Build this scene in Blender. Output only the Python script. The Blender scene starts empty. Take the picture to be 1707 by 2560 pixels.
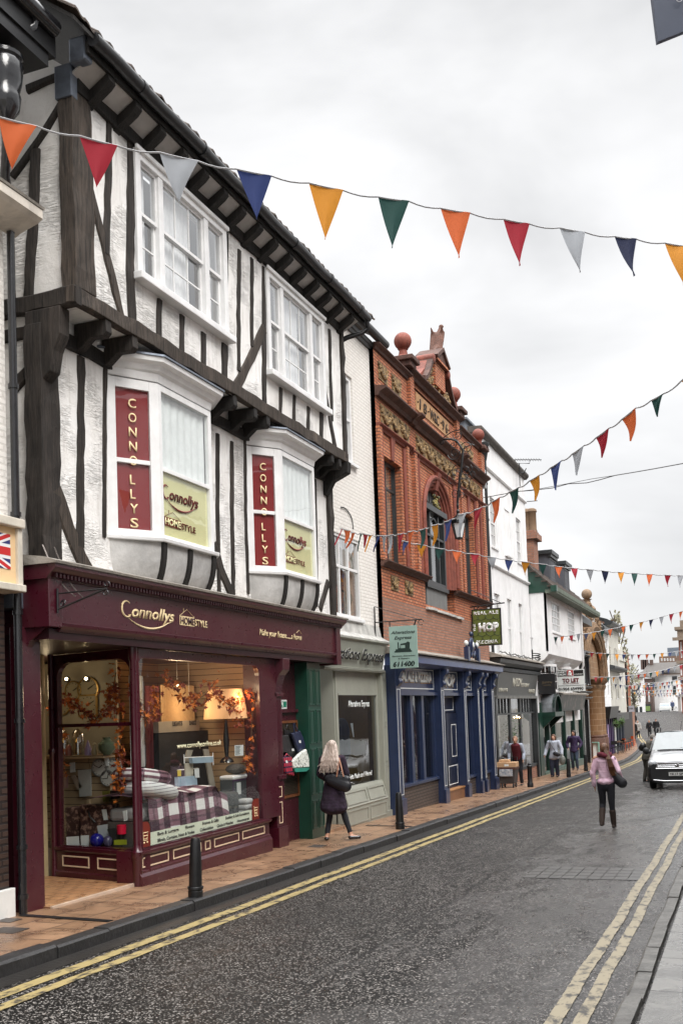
import bpy, bmesh, math, random
import numpy as np
from mathutils import Vector as V, Matrix, noise
random.seed(7)
R = math.radians
sc = bpy.context.scene
col = sc.collection
PI = math.pi
# ---------------------------------------------------------------- camera
FP, IW, IH = 2600.0, 1707.0, 2560.0
YAW, PITCH, ROLL, SY = R(20.8643), R(3.0), R(-2.0), 363.455
CAM = V((0, 0, 2.0))
CM = Matrix.Rotation(YAW, 3, 'Z') @ Matrix.Rotation(R(90) + PITCH, 3, 'X') @ Matrix.Rotation(ROLL, 3, 'Z')
cd = bpy.data.cameras.new('camera')
cd.sensor_fit = 'VERTICAL'
cd.sensor_height = 36.0
cd.lens = 36.0 * FP / IH
cd.shift_y = SY / IH
cd.clip_end = 2000
cd.clip_start = 0.1
cam = bpy.data.objects.new('camera', cd)
cam.matrix_world = Matrix.Translation(CAM) @ CM.to_4x4()
col.objects.link(cam)
sc.camera = cam
# ---------------------------------------------------------------- world, sun
SUN_EL, SUN_AZ = R(44), R(126)
w = bpy.data.worlds.new('World')
sc.world = w
w.use_nodes = True
nt = w.node_tree
nt.nodes.clear()
wo = nt.nodes.new('ShaderNodeOutputWorld')
bg = nt.nodes.new('ShaderNodeBackground')
sky = nt.nodes.new('ShaderNodeTexSky')
sky.sky_type = 'NISHITA'
sky.sun_disc = False
sky.sun_elevation = SUN_EL
sky.sun_rotation = SUN_AZ
tc = nt.nodes.new('ShaderNodeTexCoord')
mp = nt.nodes.new('ShaderNodeMapping')
mp.inputs['Scale'].default_value = (1.0, 1.0, 2.2)
nz = nt.nodes.new('ShaderNodeTexNoise')
nz.inputs['Scale'].default_value = 2.6
nz.inputs['Detail'].default_value = 5
nz.inputs['Roughness'].default_value = 0.52
nz.inputs['Distortion'].default_value = 0.3
cr = nt.nodes.new('ShaderNodeValToRGB')
cr.color_ramp.elements[0].position = 0.36
cr.color_ramp.elements[0].color = (5.2, 5.22, 5.27, 1)
cr.color_ramp.elements[1].position = 0.60
cr.color_ramp.elements[1].color = (7.0, 7.0, 7.04, 1)
sp = nt.nodes.new('ShaderNodeSeparateXYZ')
mr = nt.nodes.new('ShaderNodeMapRange')
mr.inputs['From Min'].default_value = 0.58
mr.inputs['From Max'].default_value = 1.0
mr.inputs['To Min'].default_value = 0.95
mr.inputs['To Max'].default_value = 6.5
mu = nt.nodes.new('ShaderNodeVectorMath')
mu.operation = 'SCALE'
mx = nt.nodes.new('ShaderNodeMix')
mx.data_type = 'RGBA'
mx.inputs[0].default_value = 0.96
L = nt.links.new
L(tc.outputs['Generated'], mp.inputs['Vector'])
L(mp.outputs['Vector'], nz.inputs['Vector'])
L(nz.outputs['Fac'], cr.inputs['Fac'])
L(tc.outputs['Generated'], sp.inputs[0])
L(sp.outputs['Z'], mr.inputs['Value'])
L(cr.outputs['Color'], mu.inputs[0])
L(mr.outputs['Result'], mu.inputs['Scale'])
L(sky.outputs['Color'], mx.inputs[6])
L(mu.outputs['Vector'], mx.inputs[7])
L(mx.outputs[2], bg.inputs['Color'])
bg.inputs['Strength'].default_value = 0.10
L(bg.outputs['Background'], wo.inputs['Surface'])
sl = bpy.data.lights.new('sun', 'SUN')
sl.energy = 1.5
sl.angle = R(25)
sl.color = (1.0, 0.97, 0.93)
so = bpy.data.objects.new('sun', sl)
sd = V((math.sin(SUN_AZ) * math.cos(SUN_EL), math.cos(SUN_AZ) * math.cos(SUN_EL), math.sin(SUN_EL)))
so.rotation_euler = sd.to_track_quat('Z', 'Y').to_euler()
so.location = (20, -10, 30)
col.objects.link(so)
sc.view_settings.view_transform = 'Standard'
sc.view_settings.look = 'None'
sc.view_settings.exposure = 0.70
sc.view_settings.gamma = 1.0
sc.cycles.max_bounces = 6
sc.cycles.transparent_max_bounces = 12
sc.cycles.use_denoising = True
sc.cycles.caustics_reflective = False
sc.cycles.caustics_refractive = False
# ---------------------------------------------------------------- photograph regions -> points on the place's own planes
ZM = {0: (0, 0, 1), 1: (0, 0, .38265), 2: (500, 300, .38256), 3: (0, 700, .34014), 4: (450, 850, .31892), 5: (0, 1400, .34014),
      6: (300, 1400, .35077), 7: (820, 800, .31892), 8: (780, 1500, .31888), 9: (1200, 1000, .32334), 10: (1200, 1500, .32334),
      11: (1450, 1650, .17009), 12: (700, 1900, .64222), 13: (0, 2000, .44643), 14: (1450, 1500, .1639), 15: (0, 0, .19133),
      16: (1400, 0, .19579), 17: (0, 1200, .17007), 18: (120, 1600, .24651), 19: (320, 1620, .22959), 20: (660, 1700, .12759),
      21: (0, 0, 1.08865), 22: (920, 810, .16582), 23: (1050, 1130, .18282), 24: (1220, 1560, .16582), 25: (1150, 1480, .21046)}
def ray(z, x, y):
 a, b, s = ZM[z]
 px, py = a + x * s, b + y * s
 return CM @ V(((px - IW / 2) / FP, -(py - SY - IH / 2) / FP, -1.0))
def onX(z, x, y, X):
 d = ray(z, x, y)
 return CAM + d * (X / d.x)
def onY(z, x, y, Y):
 d = ray(z, x, y)
 return CAM + d * (Y / d.y)
def onD(z, x, y, D):
 return CAM + ray(z, x, y) * D
def zroad(y):
 pts = [(-60, 1.32), (0, 0), (60, -1.32), (75, -1.56), (90, -1.68), (105, -1.62), (125, -1.3), (165, -.55), (200, -.05), (235, -.3), (330, -1)]
 if y <= 60:
  return -0.022 * y
 for (a, b), (c, d) in zip(pts, pts[1:]):
  if a <= y <= c:
   t = (y - a) / (c - a)
   return b + (d - b) * t
 return pts[-1][1]
def xk(y):      # face of the left kerb
 pts = [(-60, -5.98), (50, -5.98), (62, -6.12), (80, -7.1), (95, -8.6), (105, -9.8), (140, -13.6), (200, -20.2), (330, -34)]
 for (a, b), (c, d) in zip(pts, pts[1:]):
  if a <= y <= c:
   return b + (d - b) * (y - a) / (c - a)
 return pts[-1][1]
def xr(y):      # right edge of the road
 pts = [(-60, -.9), (62, -.9), (80, -1.2), (105, -2.6), (140, -5), (200, -10.5), (330, -22)]
 for (a, b), (c, d) in zip(pts, pts[1:]):
  if a <= y <= c:
   return b + (d - b) * (y - a) / (c - a)
 return pts[-1][1]
# ---------------------------------------------------------------- mesh builder
class B:
 def __init__(s):
  s.bm = bmesh.new()
 def face(s, pts):
  vs = [s.bm.verts.new(p) for p in pts]
  return s.bm.faces.new(vs)
 def poly(s, pts, vec):
  vec = V(vec)
  a = [s.bm.verts.new(p) for p in pts]
  b = [s.bm.verts.new(V(p) + vec) for p in pts]
  n = len(a)
  s.bm.faces.new(a)
  s.bm.faces.new(b[::-1])
  for i in range(n):
   s.bm.faces.new((a[i], b[i], b[(i + 1) % n], a[(i + 1) % n]))
  return s
 def box(s, x0, y0, z0, x1, y1, z1):
  return s.poly([(x0, y0, z0), (x1, y0, z0), (x1, y1, z0), (x0, y1, z0)], (0, 0, z1 - z0))
 def obox(s, c, hx, hy, hz, rz=0, rx=0):     # rotated box, centre and half sizes
  m = Matrix.Rotation(rz, 3, 'Z') @ Matrix.Rotation(rx, 3, 'X')
  c = V(c)
  q = [c + m @ V((sx * hx, sy * hy, -hz)) for sx, sy in ((-1, -1), (1, -1), (1, 1), (-1, 1))]
  return s.poly(q, m @ V((0, 0, 2 * hz)))
 def px(s, z, pts, X, d):        # outline traced on plane X, given thickness d inwards
  return s.poly([onX(z, x, y, X) for x, y in pts], (-d, 0, 0))
 def bar(s, a, b, w, t, nrm=(1, 0, 0)):      # square bar a-b: w across (in plane), t along nrm (centred on a-b front)
  a, b, nrm = V(a), V(b), V(nrm)
  d = (b - a).normalized()
  u = nrm.cross(d).normalized() * (w / 2)
  return s.poly([a - u, a + u, b + u, b - u], -nrm * t)
 def tube(s, pts, r, n=8, cap=True, rr=None):
  pts = [V(p) for p in pts]
  rings = []
  up = V((0.0123, 0.0321, 1))
  for i, p in enumerate(pts):
   d = (pts[min(i + 1, len(pts) - 1)] - pts[max(i - 1, 0)]).normalized()
   if abs(d.dot(up)) > .95:
    up = V((1, .02, .03))
   u = d.cross(up).normalized()
   v = d.cross(u).normalized()
   q = rr[i] if rr else r
   rings.append([s.bm.verts.new(p + u * math.cos(2 * PI * k / n) * q + v * math.sin(2 * PI * k / n) * q) for k in range(n)])
  for a, b in zip(rings, rings[1:]):
   for k in range(n):
    s.bm.faces.new((a[k], a[(k + 1) % n], b[(k + 1) % n], b[k]))
  if cap:
   s.bm.faces.new(rings[0][::-1])
   s.bm.faces.new(rings[-1])
  return s
 def lathe(s, prof, c, n=16, axis=None):
  c = V(c)
  m = V(axis).to_track_quat('Z', 'Y').to_matrix() if axis else Matrix.Identity(3)
  rings = []
  for r, z in prof:
   rings.append([s.bm.verts.new(c + m @ V((math.cos(2 * PI * k / n) * r, math.sin(2 * PI * k / n) * r, z))) for k in range(n)])
  for a, b in zip(rings, rings[1:]):
   for k in range(n):
    s.bm.faces.new((a[k], a[(k + 1) % n], b[(k + 1) % n], b[k]))
  s.bm.faces.new(rings[0][::-1])
  s.bm.faces.new(rings[-1])
  return s
 def ball(s, c, r, sc3=(1, 1, 1), n=12, m=8, rot=None):
  c = V(c)
  rot = rot or Matrix.Identity(3)
  rings = []
  for j in range(1, m):
   t = PI * j / m
   rings.append([s.bm.verts.new(c + rot @ V((math.sin(t) * math.cos(2 * PI * k / n) * r * sc3[0], math.sin(t) * math.sin(2 * PI * k / n) * r * sc3[1], math.cos(t) * r * sc3[2]))) for k in range(n)])
  top = s.bm.verts.new(c + rot @ V((0, 0, r * sc3[2])))
  bot = s.bm.verts.new(c + rot @ V((0, 0, -r * sc3[2])))
  for k in range(n):
   s.bm.faces.new((top, rings[0][k], rings[0][(k + 1) % n]))
   s.bm.faces.new((bot, rings[-1][(k + 1) % n], rings[-1][k]))
  for a, b in zip(rings, rings[1:]):
   for k in range(n):
    s.bm.faces.new((a[k], b[k], b[(k + 1) % n], a[(k + 1) % n]))
  return s
 def cap(s, a, b, ra, rb, n=12, fl=1.0, side=(1, 0, 0)):    # tapered capsule; fl flattens across 'side'-normal
  a, b = V(a), V(b)
  d = b - a
  ln = d.length
  d = d / ln if ln > 1e-6 else V((0, 0, 1))
  u = (V(side) - d * V(side).dot(d))
  if u.length < 1e-3:
   u = V((0, 1, 0)) - d * d.y
  u.normalize()
  v = d.cross(u)
  prof = []
  for j in range(4):
   t = PI / 2 * (1 - j / 4)
   prof.append((math.cos(t) * ra + 1e-4, a - d * math.sin(t) * ra))
  prof += [(ra, a), (rb, b)]
  for j in range(1, 5):
   t = PI / 2 * j / 4
   prof.append((math.cos(t) * rb + 1e-4, b + d * math.sin(t) * rb))
  rings = [[s.bm.verts.new(p + u * math.cos(2 * PI * k / n) * r + v * math.sin(2 * PI * k / n) * r * fl) for k in range(n)] for r, p in prof]
  for p, q in zip(rings, rings[1:]):
   for k in range(n):
    s.bm.faces.new((p[k], p[(k + 1) % n], q[(k + 1) % n], q[k]))
  s.bm.faces.new(rings[0][::-1])
  s.bm.faces.new(rings[-1])
  return s
 def loft(s, rings, closed=True, caps=True):
  rr = [[s.bm.verts.new(p) for p in r] for r in rings]
  n = len(rr[0])
  for a, b in zip(rr, rr[1:]):
   for k in range(n if closed else n - 1):
    s.bm.faces.new((a[k], a[(k + 1) % n], b[(k + 1) % n], b[k]))
  if caps and closed:
   s.bm.faces.new(rr[0][::-1])
   s.bm.faces.new(rr[-1])
  return s
 def obj(s, name, mt, parent=None, smooth=False, label=None, cat=None, group=None, kind=None, bevel=0, remesh=0, sub=0, org=None, fold=0):
  bmesh.ops.recalc_face_normals(s.bm, faces=s.bm.faces)
  if smooth:
   for f in s.bm.faces:
    f.smooth = True
  me = bpy.data.meshes.new(name)
  s.bm.to_mesh(me)
  s.bm.free()
  o = bpy.data.objects.new(name, me)
  col.objects.link(o)
  if remesh or bevel or sub:
   if remesh:
    q = o.modifiers.new('r', 'REMESH')
    q.mode = 'VOXEL'
    q.voxel_size = remesh
    q.use_smooth_shade = True
    q = o.modifiers.new('s', 'SMOOTH')
    q.factor = .5
    q.iterations = 4
   if bevel:
    q = o.modifiers.new('b', 'BEVEL')
    q.width = bevel
    q.segments = 2
    q.limit_method = 'ANGLE'
   if sub:
    q = o.modifiers.new('u', 'SUBSURF')
    q.levels = q.render_levels = sub
   dg = bpy.context.evaluated_depsgraph_get()
   m2 = bpy.data.meshes.new_from_object(o.evaluated_get(dg))
   o.modifiers.clear()
   o.data = m2
   m2.name = name
   if remesh or sub:
    for f in m2.polygons:
     f.use_smooth = True
   me = m2
  if fold:
   n_ = len(me.vertices)
   co = np.zeros(n_ * 3); me.vertices.foreach_get('co', co); co = co.reshape(-1, 3)
   no = np.zeros(n_ * 3); me.vertices.foreach_get('normal', no); no = no.reshape(-1, 3)
   rg = np.random.RandomState(n_ % 97)
   q = np.zeros(n_)
   for k in range(9):
    f = rg.normal(size=3) * (9, 9, 6) * (1 + k * .28); ph = rg.rand() * 6
    q += np.sin(co @ f + ph + 1.3 * np.sin(co @ (f[::-1] * .5) + ph)) / (1 + k * .35)
   co += no * (np.abs(q)[:, None] - .9) * fold * .55
   me.vertices.foreach_set('co', co.ravel())
  place(o, parent, org)
  if smooth and not remesh and not sub:
   try:
    me.set_sharp_from_angle(angle=R(42))
   except Exception:
    pass
  me.materials.clear()
  me.materials.append(mt)
  tag(o, label, cat, group, kind)
  return o
def root_loc(o):
 v = V((0, 0, 0))
 while o:
  v = v + o.location
  o = o.parent
 return v
def place(o, parent, org=None):
 if parent:
  o.parent = parent
  off = root_loc(parent)
  o.data.transform(Matrix.Translation(-off))
 elif org is not None:
  org = V(org)
  o.data.transform(Matrix.Translation(-org))
  o.location = org
def tag(o, label=None, cat=None, group=None, kind=None):
 if label: o['label'] = label
 if cat: o['category'] = cat
 if group: o['group'] = group
 if kind: o['kind'] = kind
 return o
def thing(name, label, cat, loc, group=None):
 o = bpy.data.objects.new(name, None)
 o.location = loc
 o.empty_display_size = .2
 col.objects.link(o)
 return tag(o, label, cat, group)
def copy_tree(o, parent=None):
 c = o.copy()
 col.objects.link(c)
 c.parent = parent
 for ch in list(o.children):
  copy_tree(ch, c)
 return c
# ---------------------------------------------------------------- materials
def nn(t, ty, **kw):
 n = t.nodes.new(ty)
 for k, v in kw.items():
  if k in n.inputs:
   n.inputs[k].default_value = v
  else:
   setattr(n, k, v)
 return n
def mathn(t, op, a, b=None):
 n = t.nodes.new('ShaderNodeMath')
 n.operation = op
 for i, q in enumerate((a, b)):
  if q is None: continue
  if isinstance(q, (int, float)): n.inputs[i].default_value = q
  else: t.links.new(q, n.inputs[i])
 return n.outputs[0]
def mixc(t, fac, a, b, blend='MIX'):
 n = t.nodes.new('ShaderNodeMix')
 n.data_type = 'RGBA'
 n.blend_type = blend
 for i, q in ((0, fac), (6, a), (7, b)):
  if isinstance(q, (int, float)): n.inputs[i].default_value = q
  elif isinstance(q, tuple): n.inputs[i].default_value = q if len(q) == 4 else (*q, 1)
  else: t.links.new(q, n.inputs[i])
 return n.outputs[2]
def ramp(t, src, stops):
 n = t.nodes.new('ShaderNodeValToRGB')
 e = n.color_ramp.elements
 while len(e) < len(stops): e.new(.5)
 for i, (p, c) in enumerate(stops):
  e[i].position = p
  e[i].color = (c, c, c, 1) if isinstance(c, (int, float)) else (*c, 1)
 t.links.new(src, n.inputs[0])
 return n.outputs[0]
def newmat(name):
 m = bpy.data.materials.new(name)
 m.use_nodes = True
 t = m.node_tree
 t.nodes.clear()
 o = t.nodes.new('ShaderNodeOutputMaterial')
 b = t.nodes.new('ShaderNodeBsdfPrincipled')
 t.links.new(b.outputs[0], o.inputs[0])
 return m, t, b, o
def wpos(t, scale=(1, 1, 1)):
 g = t.nodes.new('ShaderNodeNewGeometry')
 n = t.nodes.new('ShaderNodeMapping')
 n.inputs['Scale'].default_value = scale
 t.links.new(g.outputs['Position'], n.inputs['Vector'])
 return n.outputs[0]
def wallpos(t):      # (x+y, z) coordinates for courses on upright walls
 g = t.nodes.new('ShaderNodeNewGeometry')
 s = t.nodes.new('ShaderNodeSeparateXYZ')
 t.links.new(g.outputs['Position'], s.inputs[0])
 c = t.nodes.new('ShaderNodeCombineXYZ')
 t.links.new(mathn(t, 'ADD', s.outputs[0], s.outputs[1]), c.inputs[0])
 t.links.new(s.outputs[2], c.inputs[1])
 return c.outputs[0]
def bump(t, b, h, dist, strength=1.0, prev=None):
 n = t.nodes.new('ShaderNodeBump')
 n.inputs['Distance'].default_value = dist
 n.inputs['Strength'].default_value = strength
 t.links.new(h, n.inputs['Height'])
 if prev is not None: t.links.new(prev, n.inputs['Normal'])
 t.links.new(n.outputs[0], b.inputs['Normal'])
 return n.outputs[0]
def noise_(t, vec, scale, detail=4, rough=.55, dist=0.0):
 n = nn(t, 'ShaderNodeTexNoise', Scale=scale, Detail=detail, Roughness=rough, Distortion=dist)
 t.links.new(vec, n.inputs['Vector'])
 return n.outputs['Fac']
MC = {}
def mat(name, c, rough=.6, var=.18, scale=3, bmp=0, bscale=40, metal=0, stretch=(1, 1, 1), dirt=.0, dcol=(.05, .045, .04), spec=.5, coat=0, emit=0):
 if name in MC: return MC[name]
 m, t, b, o = newmat(name)
 v = wpos(t, stretch)
 f = noise_(t, v, scale, 5, .6)
 f2 = noise_(t, v, scale * 7, 3, .6)
 lo = tuple(x * (1 - var) for x in c)
 hi = tuple(min(1, x * (1 + var)) for x in c)
 cc = mixc(t, ramp(t, f, [(.3, 0.0), (.7, 1.0)]), lo, hi)
 cc = mixc(t, mathn(t, 'MULTIPLY', f2, var), cc, tuple(x * .5 for x in c))
 if dirt:
  d = noise_(t, wpos(t, (1.3, 1.3, .5)), 2.2, 8, .7, .4)
  cc = mixc(t, mathn(t, 'MULTIPLY', ramp(t, d, [(.48, 0.0), (.72, 1.0)]), dirt), cc, dcol)
 t.links.new(cc, b.inputs['Base Color'])
 t.links.new(mathn(t, 'ADD', mathn(t, 'MULTIPLY', f2, .18), rough - .09), b.inputs['Roughness'])
 b.inputs['Metallic'].default_value = metal
 b.inputs['Specular IOR Level'].default_value = spec
 if coat:
  b.inputs['Coat Weight'].default_value = coat
  b.inputs['Coat Roughness'].default_value = .12
 if emit:
  b.inputs['Emission Color'].default_value = (*c, 1)
  b.inputs['Emission Strength'].default_value = emit
 if bmp:
  bump(t, b, noise_(t, v, bscale, 4, .6), bmp)
 MC[name] = m
 return m
def m_plaster():
 m, t, b, o = newmat('limewashed_plaster')
 v = wpos(t)
 n1 = noise_(t, v, 1.2, 6, .6)
 cc = mixc(t, ramp(t, n1, [(.3, 0.0), (.7, 1.0)]), (.76, .735, .70), (.90, .885, .865))
 st = noise_(t, wpos(t, (1, 6, .7)), 2.2, 6, .65)
 cc = mixc(t, ramp(t, st, [(.53, 0.0), (.76, .55)]), cc, (.36, .33, .29))
 sm = noise_(t, v, 24, 3, .6)
 cc = mixc(t, ramp(t, sm, [(.66, 0.0), (.78, .5)]), cc, (.42, .40, .37))
 t.links.new(cc, b.inputs['Base Color'])
 b.inputs['Roughness'].default_value = .75
 # slanting trowel strokes
 mp_ = t.nodes.new('ShaderNodeMapping')
 mp_.inputs['Rotation'].default_value = (R(52), 0, 0)
 mp_.inputs['Scale'].default_value = (1, 1.7, 8)
 g = t.nodes.new('ShaderNodeNewGeometry')
 t.links.new(g.outputs['Position'], mp_.inputs['Vector'])
 tr = noise_(t, mp_.outputs[0], 1.9, 6, .62, 2.6)
 patch = noise_(t, v, 1.6, 2, .5)
 h = mathn(t, 'MULTIPLY', ramp(t, tr, [(.42, 0.0), (.56, 1.0)]), ramp(t, patch, [(.44, .0), (.62, 1.0)]))
 n0 = bump(t, b, h, .020, .85)
 bump(t, b, noise_(t, v, 9, 6, .7), .025, .6, n0)
 return m
def m_timber(name, c, c2):
 m, t, b, o = newmat(name)
 v = wpos(t, (3, 3, 1))
 n1 = noise_(t, wpos(t, (26, 26, 1.6)), 1.5, 5, .65, .4)
 n2 = noise_(t, v, 1.4, 5, .6)
 cc = mixc(t, ramp(t, n1, [(.35, 0.0), (.7, 1.0)]), c, c2)
 cc = mixc(t, ramp(t, n2, [(.52, 0.0), (.78, .6)]), cc, tuple(x * 1.9 for x in c2))
 t.links.new(cc, b.inputs['Base Color'])
 b.inputs['Roughness'].default_value = .72
 b.inputs['Specular IOR Level'].default_value = .3
 bump(t, b, n1, .02, .8)
 return m
def m_brick(name, c1, c2, mortar, bw=.235, bh=.075, ms=.014, bmp=.006, rough=.8, dirt=.3, dcol=(.05, .045, .04), big=.15, msm=.2):
 m, t, b, o = newmat(name)
 v = wallpos(t)
 n = nn(t, 'ShaderNodeTexBrick', offset=.5, Color1=(*c1, 1), Color2=(*c2, 1), Mortar=(*mortar, 1), Scale=1.0)
 n.inputs['Mortar Size'].default_value = ms
 n.inputs['Mortar Smooth'].default_value = msm
 n.inputs['Brick Width'].default_value = bw
 n.inputs['Row Height'].default_value = bh
 t.links.new(v, n.inputs['Vector'])
 f = noise_(t, wpos(t), .9, 6, .65)
 cc = mixc(t, mathn(t, 'MULTIPLY', ramp(t, f, [(.35, 0.0), (.7, 1.0)]), big), n.outputs['Color'], tuple(x * .45 for x in c1))
 if dirt:
  d = noise_(t, wpos(t, (1, 2.2, .5)), 1.6, 8, .7, .3)
  cc = mixc(t, mathn(t, 'MULTIPLY', ramp(t, d, [(.52, 0.0), (.72, 1.0)]), dirt), cc, dcol)
 sp_ = noise_(t, wpos(t), 18, 3, .6)
 cc = mixc(t, mathn(t, 'MULTIPLY', sp_, .25), cc, tuple(x * .6 for x in c2))
 t.links.new(cc, b.inputs['Base Color'])
 b.inputs['Roughness'].default_value = rough
 h = mathn(t, 'SUBTRACT', mathn(t, 'MULTIPLY', sp_, .35), n.outputs['Fac'])
 bump(t, b, h, bmp, .9)
 return m
def m_asphalt():
 m, t, b, o = newmat('wet_asphalt')
 v = wpos(t)
 v1 = nn(t, 'ShaderNodeTexVoronoi', Scale=84.0)
 t.links.new(v, v1.inputs['Vector'])
 rnd = t.nodes.new('ShaderNodeSeparateColor')
 t.links.new(v1.outputs['Color'], rnd.inputs[0])
 grain = ramp(t, rnd.outputs[0], [(0.0, (.003, .003, .003)), (.58, (.006, .0055, .005)), (.80, (.016, .015, .014)), (.94, (.42, .39, .36))])
 fine = noise_(t, v, 150, 3, .6)
 cc = mixc(t, mathn(t, 'MULTIPLY', fine, .3), grain, (.014, .013, .012))
 # smoother worn wheel tracks and old patches towards the right-hand side
 g = t.nodes.new('ShaderNodeNewGeometry')
 s = t.nodes.new('ShaderNodeSeparateXYZ')
 t.links.new(g.outputs['Position'], s.inputs[0])
 mr_ = nn(t, 'ShaderNodeMapRange')
 t.links.new(s.outputs[0], mr_.inputs['Value'])
 mr_.inputs['From Min'].default_value = -3.6
 mr_.inputs['From Max'].default_value = -2.2
 pn = noise_(t, wpos(t, (1.4, .55, 1)), 1.0, 7, .68, .5)
 worn = mathn(t, 'ADD', mathn(t, 'MULTIPLY', mr_.outputs[0], .75), mathn(t, 'MULTIPLY', mathn(t, 'SUBTRACT', pn, .5), 2.6))
 worn = ramp(t, worn, [(.30, 0.0), (.75, 1.0)])
 cc = mixc(t, mathn(t, 'MULTIPLY', worn, .35), cc, (.115, .11, .105))
 pud = mathn(t, 'MULTIPLY', ramp(t, noise_(t, wpos(t, (2.2, 1.1, 1)), 3.4, 9, .74, 1.0), [(.60, 0.0), (.635, 1.0)]), mathn(t, 'ADD', mathn(t, 'MULTIPLY', worn, .85), .12))
 # tar seam down the middle
 sn = noise_(t, v, .8, 3, .5)
 sx = mathn(t, 'ABSOLUTE', mathn(t, 'SUBTRACT', mathn(t, 'ADD', s.outputs[0], mathn(t, 'MULTIPLY', sn, .5)), -3.02))
 seam = ramp(t, sx, [(.012, 1.0), (.03, 0.0)])
 cc = mixc(t, mathn(t, 'MULTIPLY', seam, .7), cc, (.008, .008, .008))
 big = noise_(t, v, .35, 5, .6)
 cc = mixc(t, ramp(t, big, [(.45, 0.0), (.7, .5)]), cc, (.022, .021, .02))
 t.links.new(cc, b.inputs['Base Color'])
 wet = noise_(t, wpos(t, (1.8, .7, 1)), 1.7, 6, .7)
 rg = mathn(t, 'SUBTRACT', .50, mathn(t, 'MULTIPLY', worn, .22))
 rg = mathn(t, 'SUBTRACT', rg, mathn(t, 'MULTIPLY', ramp(t, wet, [(.5, 0.0), (.68, 1.0)]), .16))
 rg = mathn(t, 'MULTIPLY', rg, mathn(t, 'SUBTRACT', 1.0, mathn(t, 'MULTIPLY', pud, .75)))
 t.links.new(rg, b.inputs['Roughness'])
 t.links.new(mathn(t, 'ADD', .20, mathn(t, 'MULTIPLY', worn, .50)), b.inputs['Specular IOR Level'])
 h = mathn(t, 'ADD', mathn(t, 'MULTIPLY', rnd.outputs[1], .8), mathn(t, 'MULTIPLY', fine, .4))
 h = mathn(t, 'MULTIPLY', h, mathn(t, 'SUBTRACT', 1.0, mathn(t, 'MULTIPLY', pud, .95)))
 n0 = bump(t, b, h, .010, .8)
 bump(t, b, noise_(t, v, 3.0, 4, .6), .03, .5, n0)
 return m
def m_slabs(name, c1, c2, joint, bw, bh, wetc, rough=.45, rot=0.0):
 m, t, b, o = newmat(name)
 mp_ = t.nodes.new('ShaderNodeMapping')
 mp_.inputs['Rotation'].default_value = (0, 0, rot)
 g = t.nodes.new('ShaderNodeNewGeometry')
 t.links.new(g.outputs['Position'], mp_.inputs['Vector'])
 n = nn(t, 'ShaderNodeTexBrick', offset=.5, Color1=(*c1, 1), Color2=(*c2, 1), Mortar=(*joint, 1), Scale=1.0)
 n.inputs['Mortar Size'].default_value = .011
 n.inputs['Brick Width'].default_value = bw
 n.inputs['Row Height'].default_value = bh
 t.links.new(mp_.outputs[0], n.inputs['Vector'])
 v = wpos(t)
 st = noise_(t, v, 1.9, 9, .72, .9)
 wet = ramp(t, st, [(.44, 0.0), (.60, 1.0)])
 cc = mixc(t, mathn(t, 'MULTIPLY', wet, .62), n.outputs['Color'], wetc)
 sp_ = noise_(t, v, 45, 4, .7)
 cc = mixc(t, ramp(t, sp_, [(.45, 0.0), (.8, .6)]), cc, tuple(x * .45 for x in c1))
 sp2 = noise_(t, v, 6, 4, .7)
 cc = mixc(t, ramp(t, sp2, [(.6, 0.0), (.8, .5)]), cc, tuple(min(1, x * 1.5) for x in c1))
 t.links.new(cc, b.inputs['Base Color'])
 t.links.new(mathn(t, 'SUBTRACT', rough, mathn(t, 'MULTIPLY', wet, .16)), b.inputs['Roughness'])
 h = mathn(t, 'SUBTRACT', mathn(t, 'MULTIPLY', sp_, .3), n.outputs['Fac'])
 bump(t, b, h, .012, .8)
 return m
def m_glass(name='window_glass', tint=(.92, .95, .94), ior=1.55, gain=1.5):
 m = bpy.data.materials.new(name)
 m.use_nodes = True
 t = m.node_tree
 t.nodes.clear()
 o = t.nodes.new('ShaderNodeOutputMaterial')
 tr = t.nodes.new('ShaderNodeBsdfTransparent')
 tr.inputs[0].default_value = (*tint, 1)
 gl = t.nodes.new('ShaderNodeBsdfGlossy')
 gl.inputs['Roughness'].default_value = .012
 gl.inputs['Color'].default_value = (.96, .97, .98, 1)
 fr = nn(t, 'ShaderNodeFresnel', IOR=ior)
 gg = t.nodes.new('ShaderNodeNewGeometry')
 # same reflectance from either side of the sheet
 t.links.new(mathn(t, 'ADD', ior, mathn(t, 'MULTIPLY', gg.outputs['Backfacing'], 1 / ior - ior)), fr.inputs['IOR'])
 h = noise_(t, wpos(t), 1.7, 2, .5)
 bn = t.nodes.new('ShaderNodeBump')
 bn.inputs['Distance'].default_value = .012
 bn.inputs['Strength'].default_value = .25
 t.links.new(h, bn.inputs['Height'])
 t.links.new(bn.outputs[0], gl.inputs['Normal'])
 ms = t.nodes.new('ShaderNodeMixShader')
 f = mathn(t, 'MINIMUM', mathn(t, 'MULTIPLY', fr.outputs[0], gain), 1.0)
 t.links.new(f, ms.inputs[0])
 t.links.new(tr.outputs[0], ms.inputs[1])
 t.links.new(gl.outputs[0], ms.inputs[2])
 t.links.new(ms.outputs[0], o.inputs[0])
 return m
def m_emit(name, c, s):
 if name in MC: return MC[name]
 m = bpy.data.materials.new(name)
 m.use_nodes = True
 t = m.node_tree
 t.nodes.clear()
 o = t.nodes.new('ShaderNodeOutputMaterial')
 e = t.nodes.new('ShaderNodeEmission')
 e.inputs[0].default_value = (*c, 1)
 e.inputs[1].default_value = s
 t.links.new(e.outputs[0], o.inputs[0])
 MC[name] = m
 return m
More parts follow.
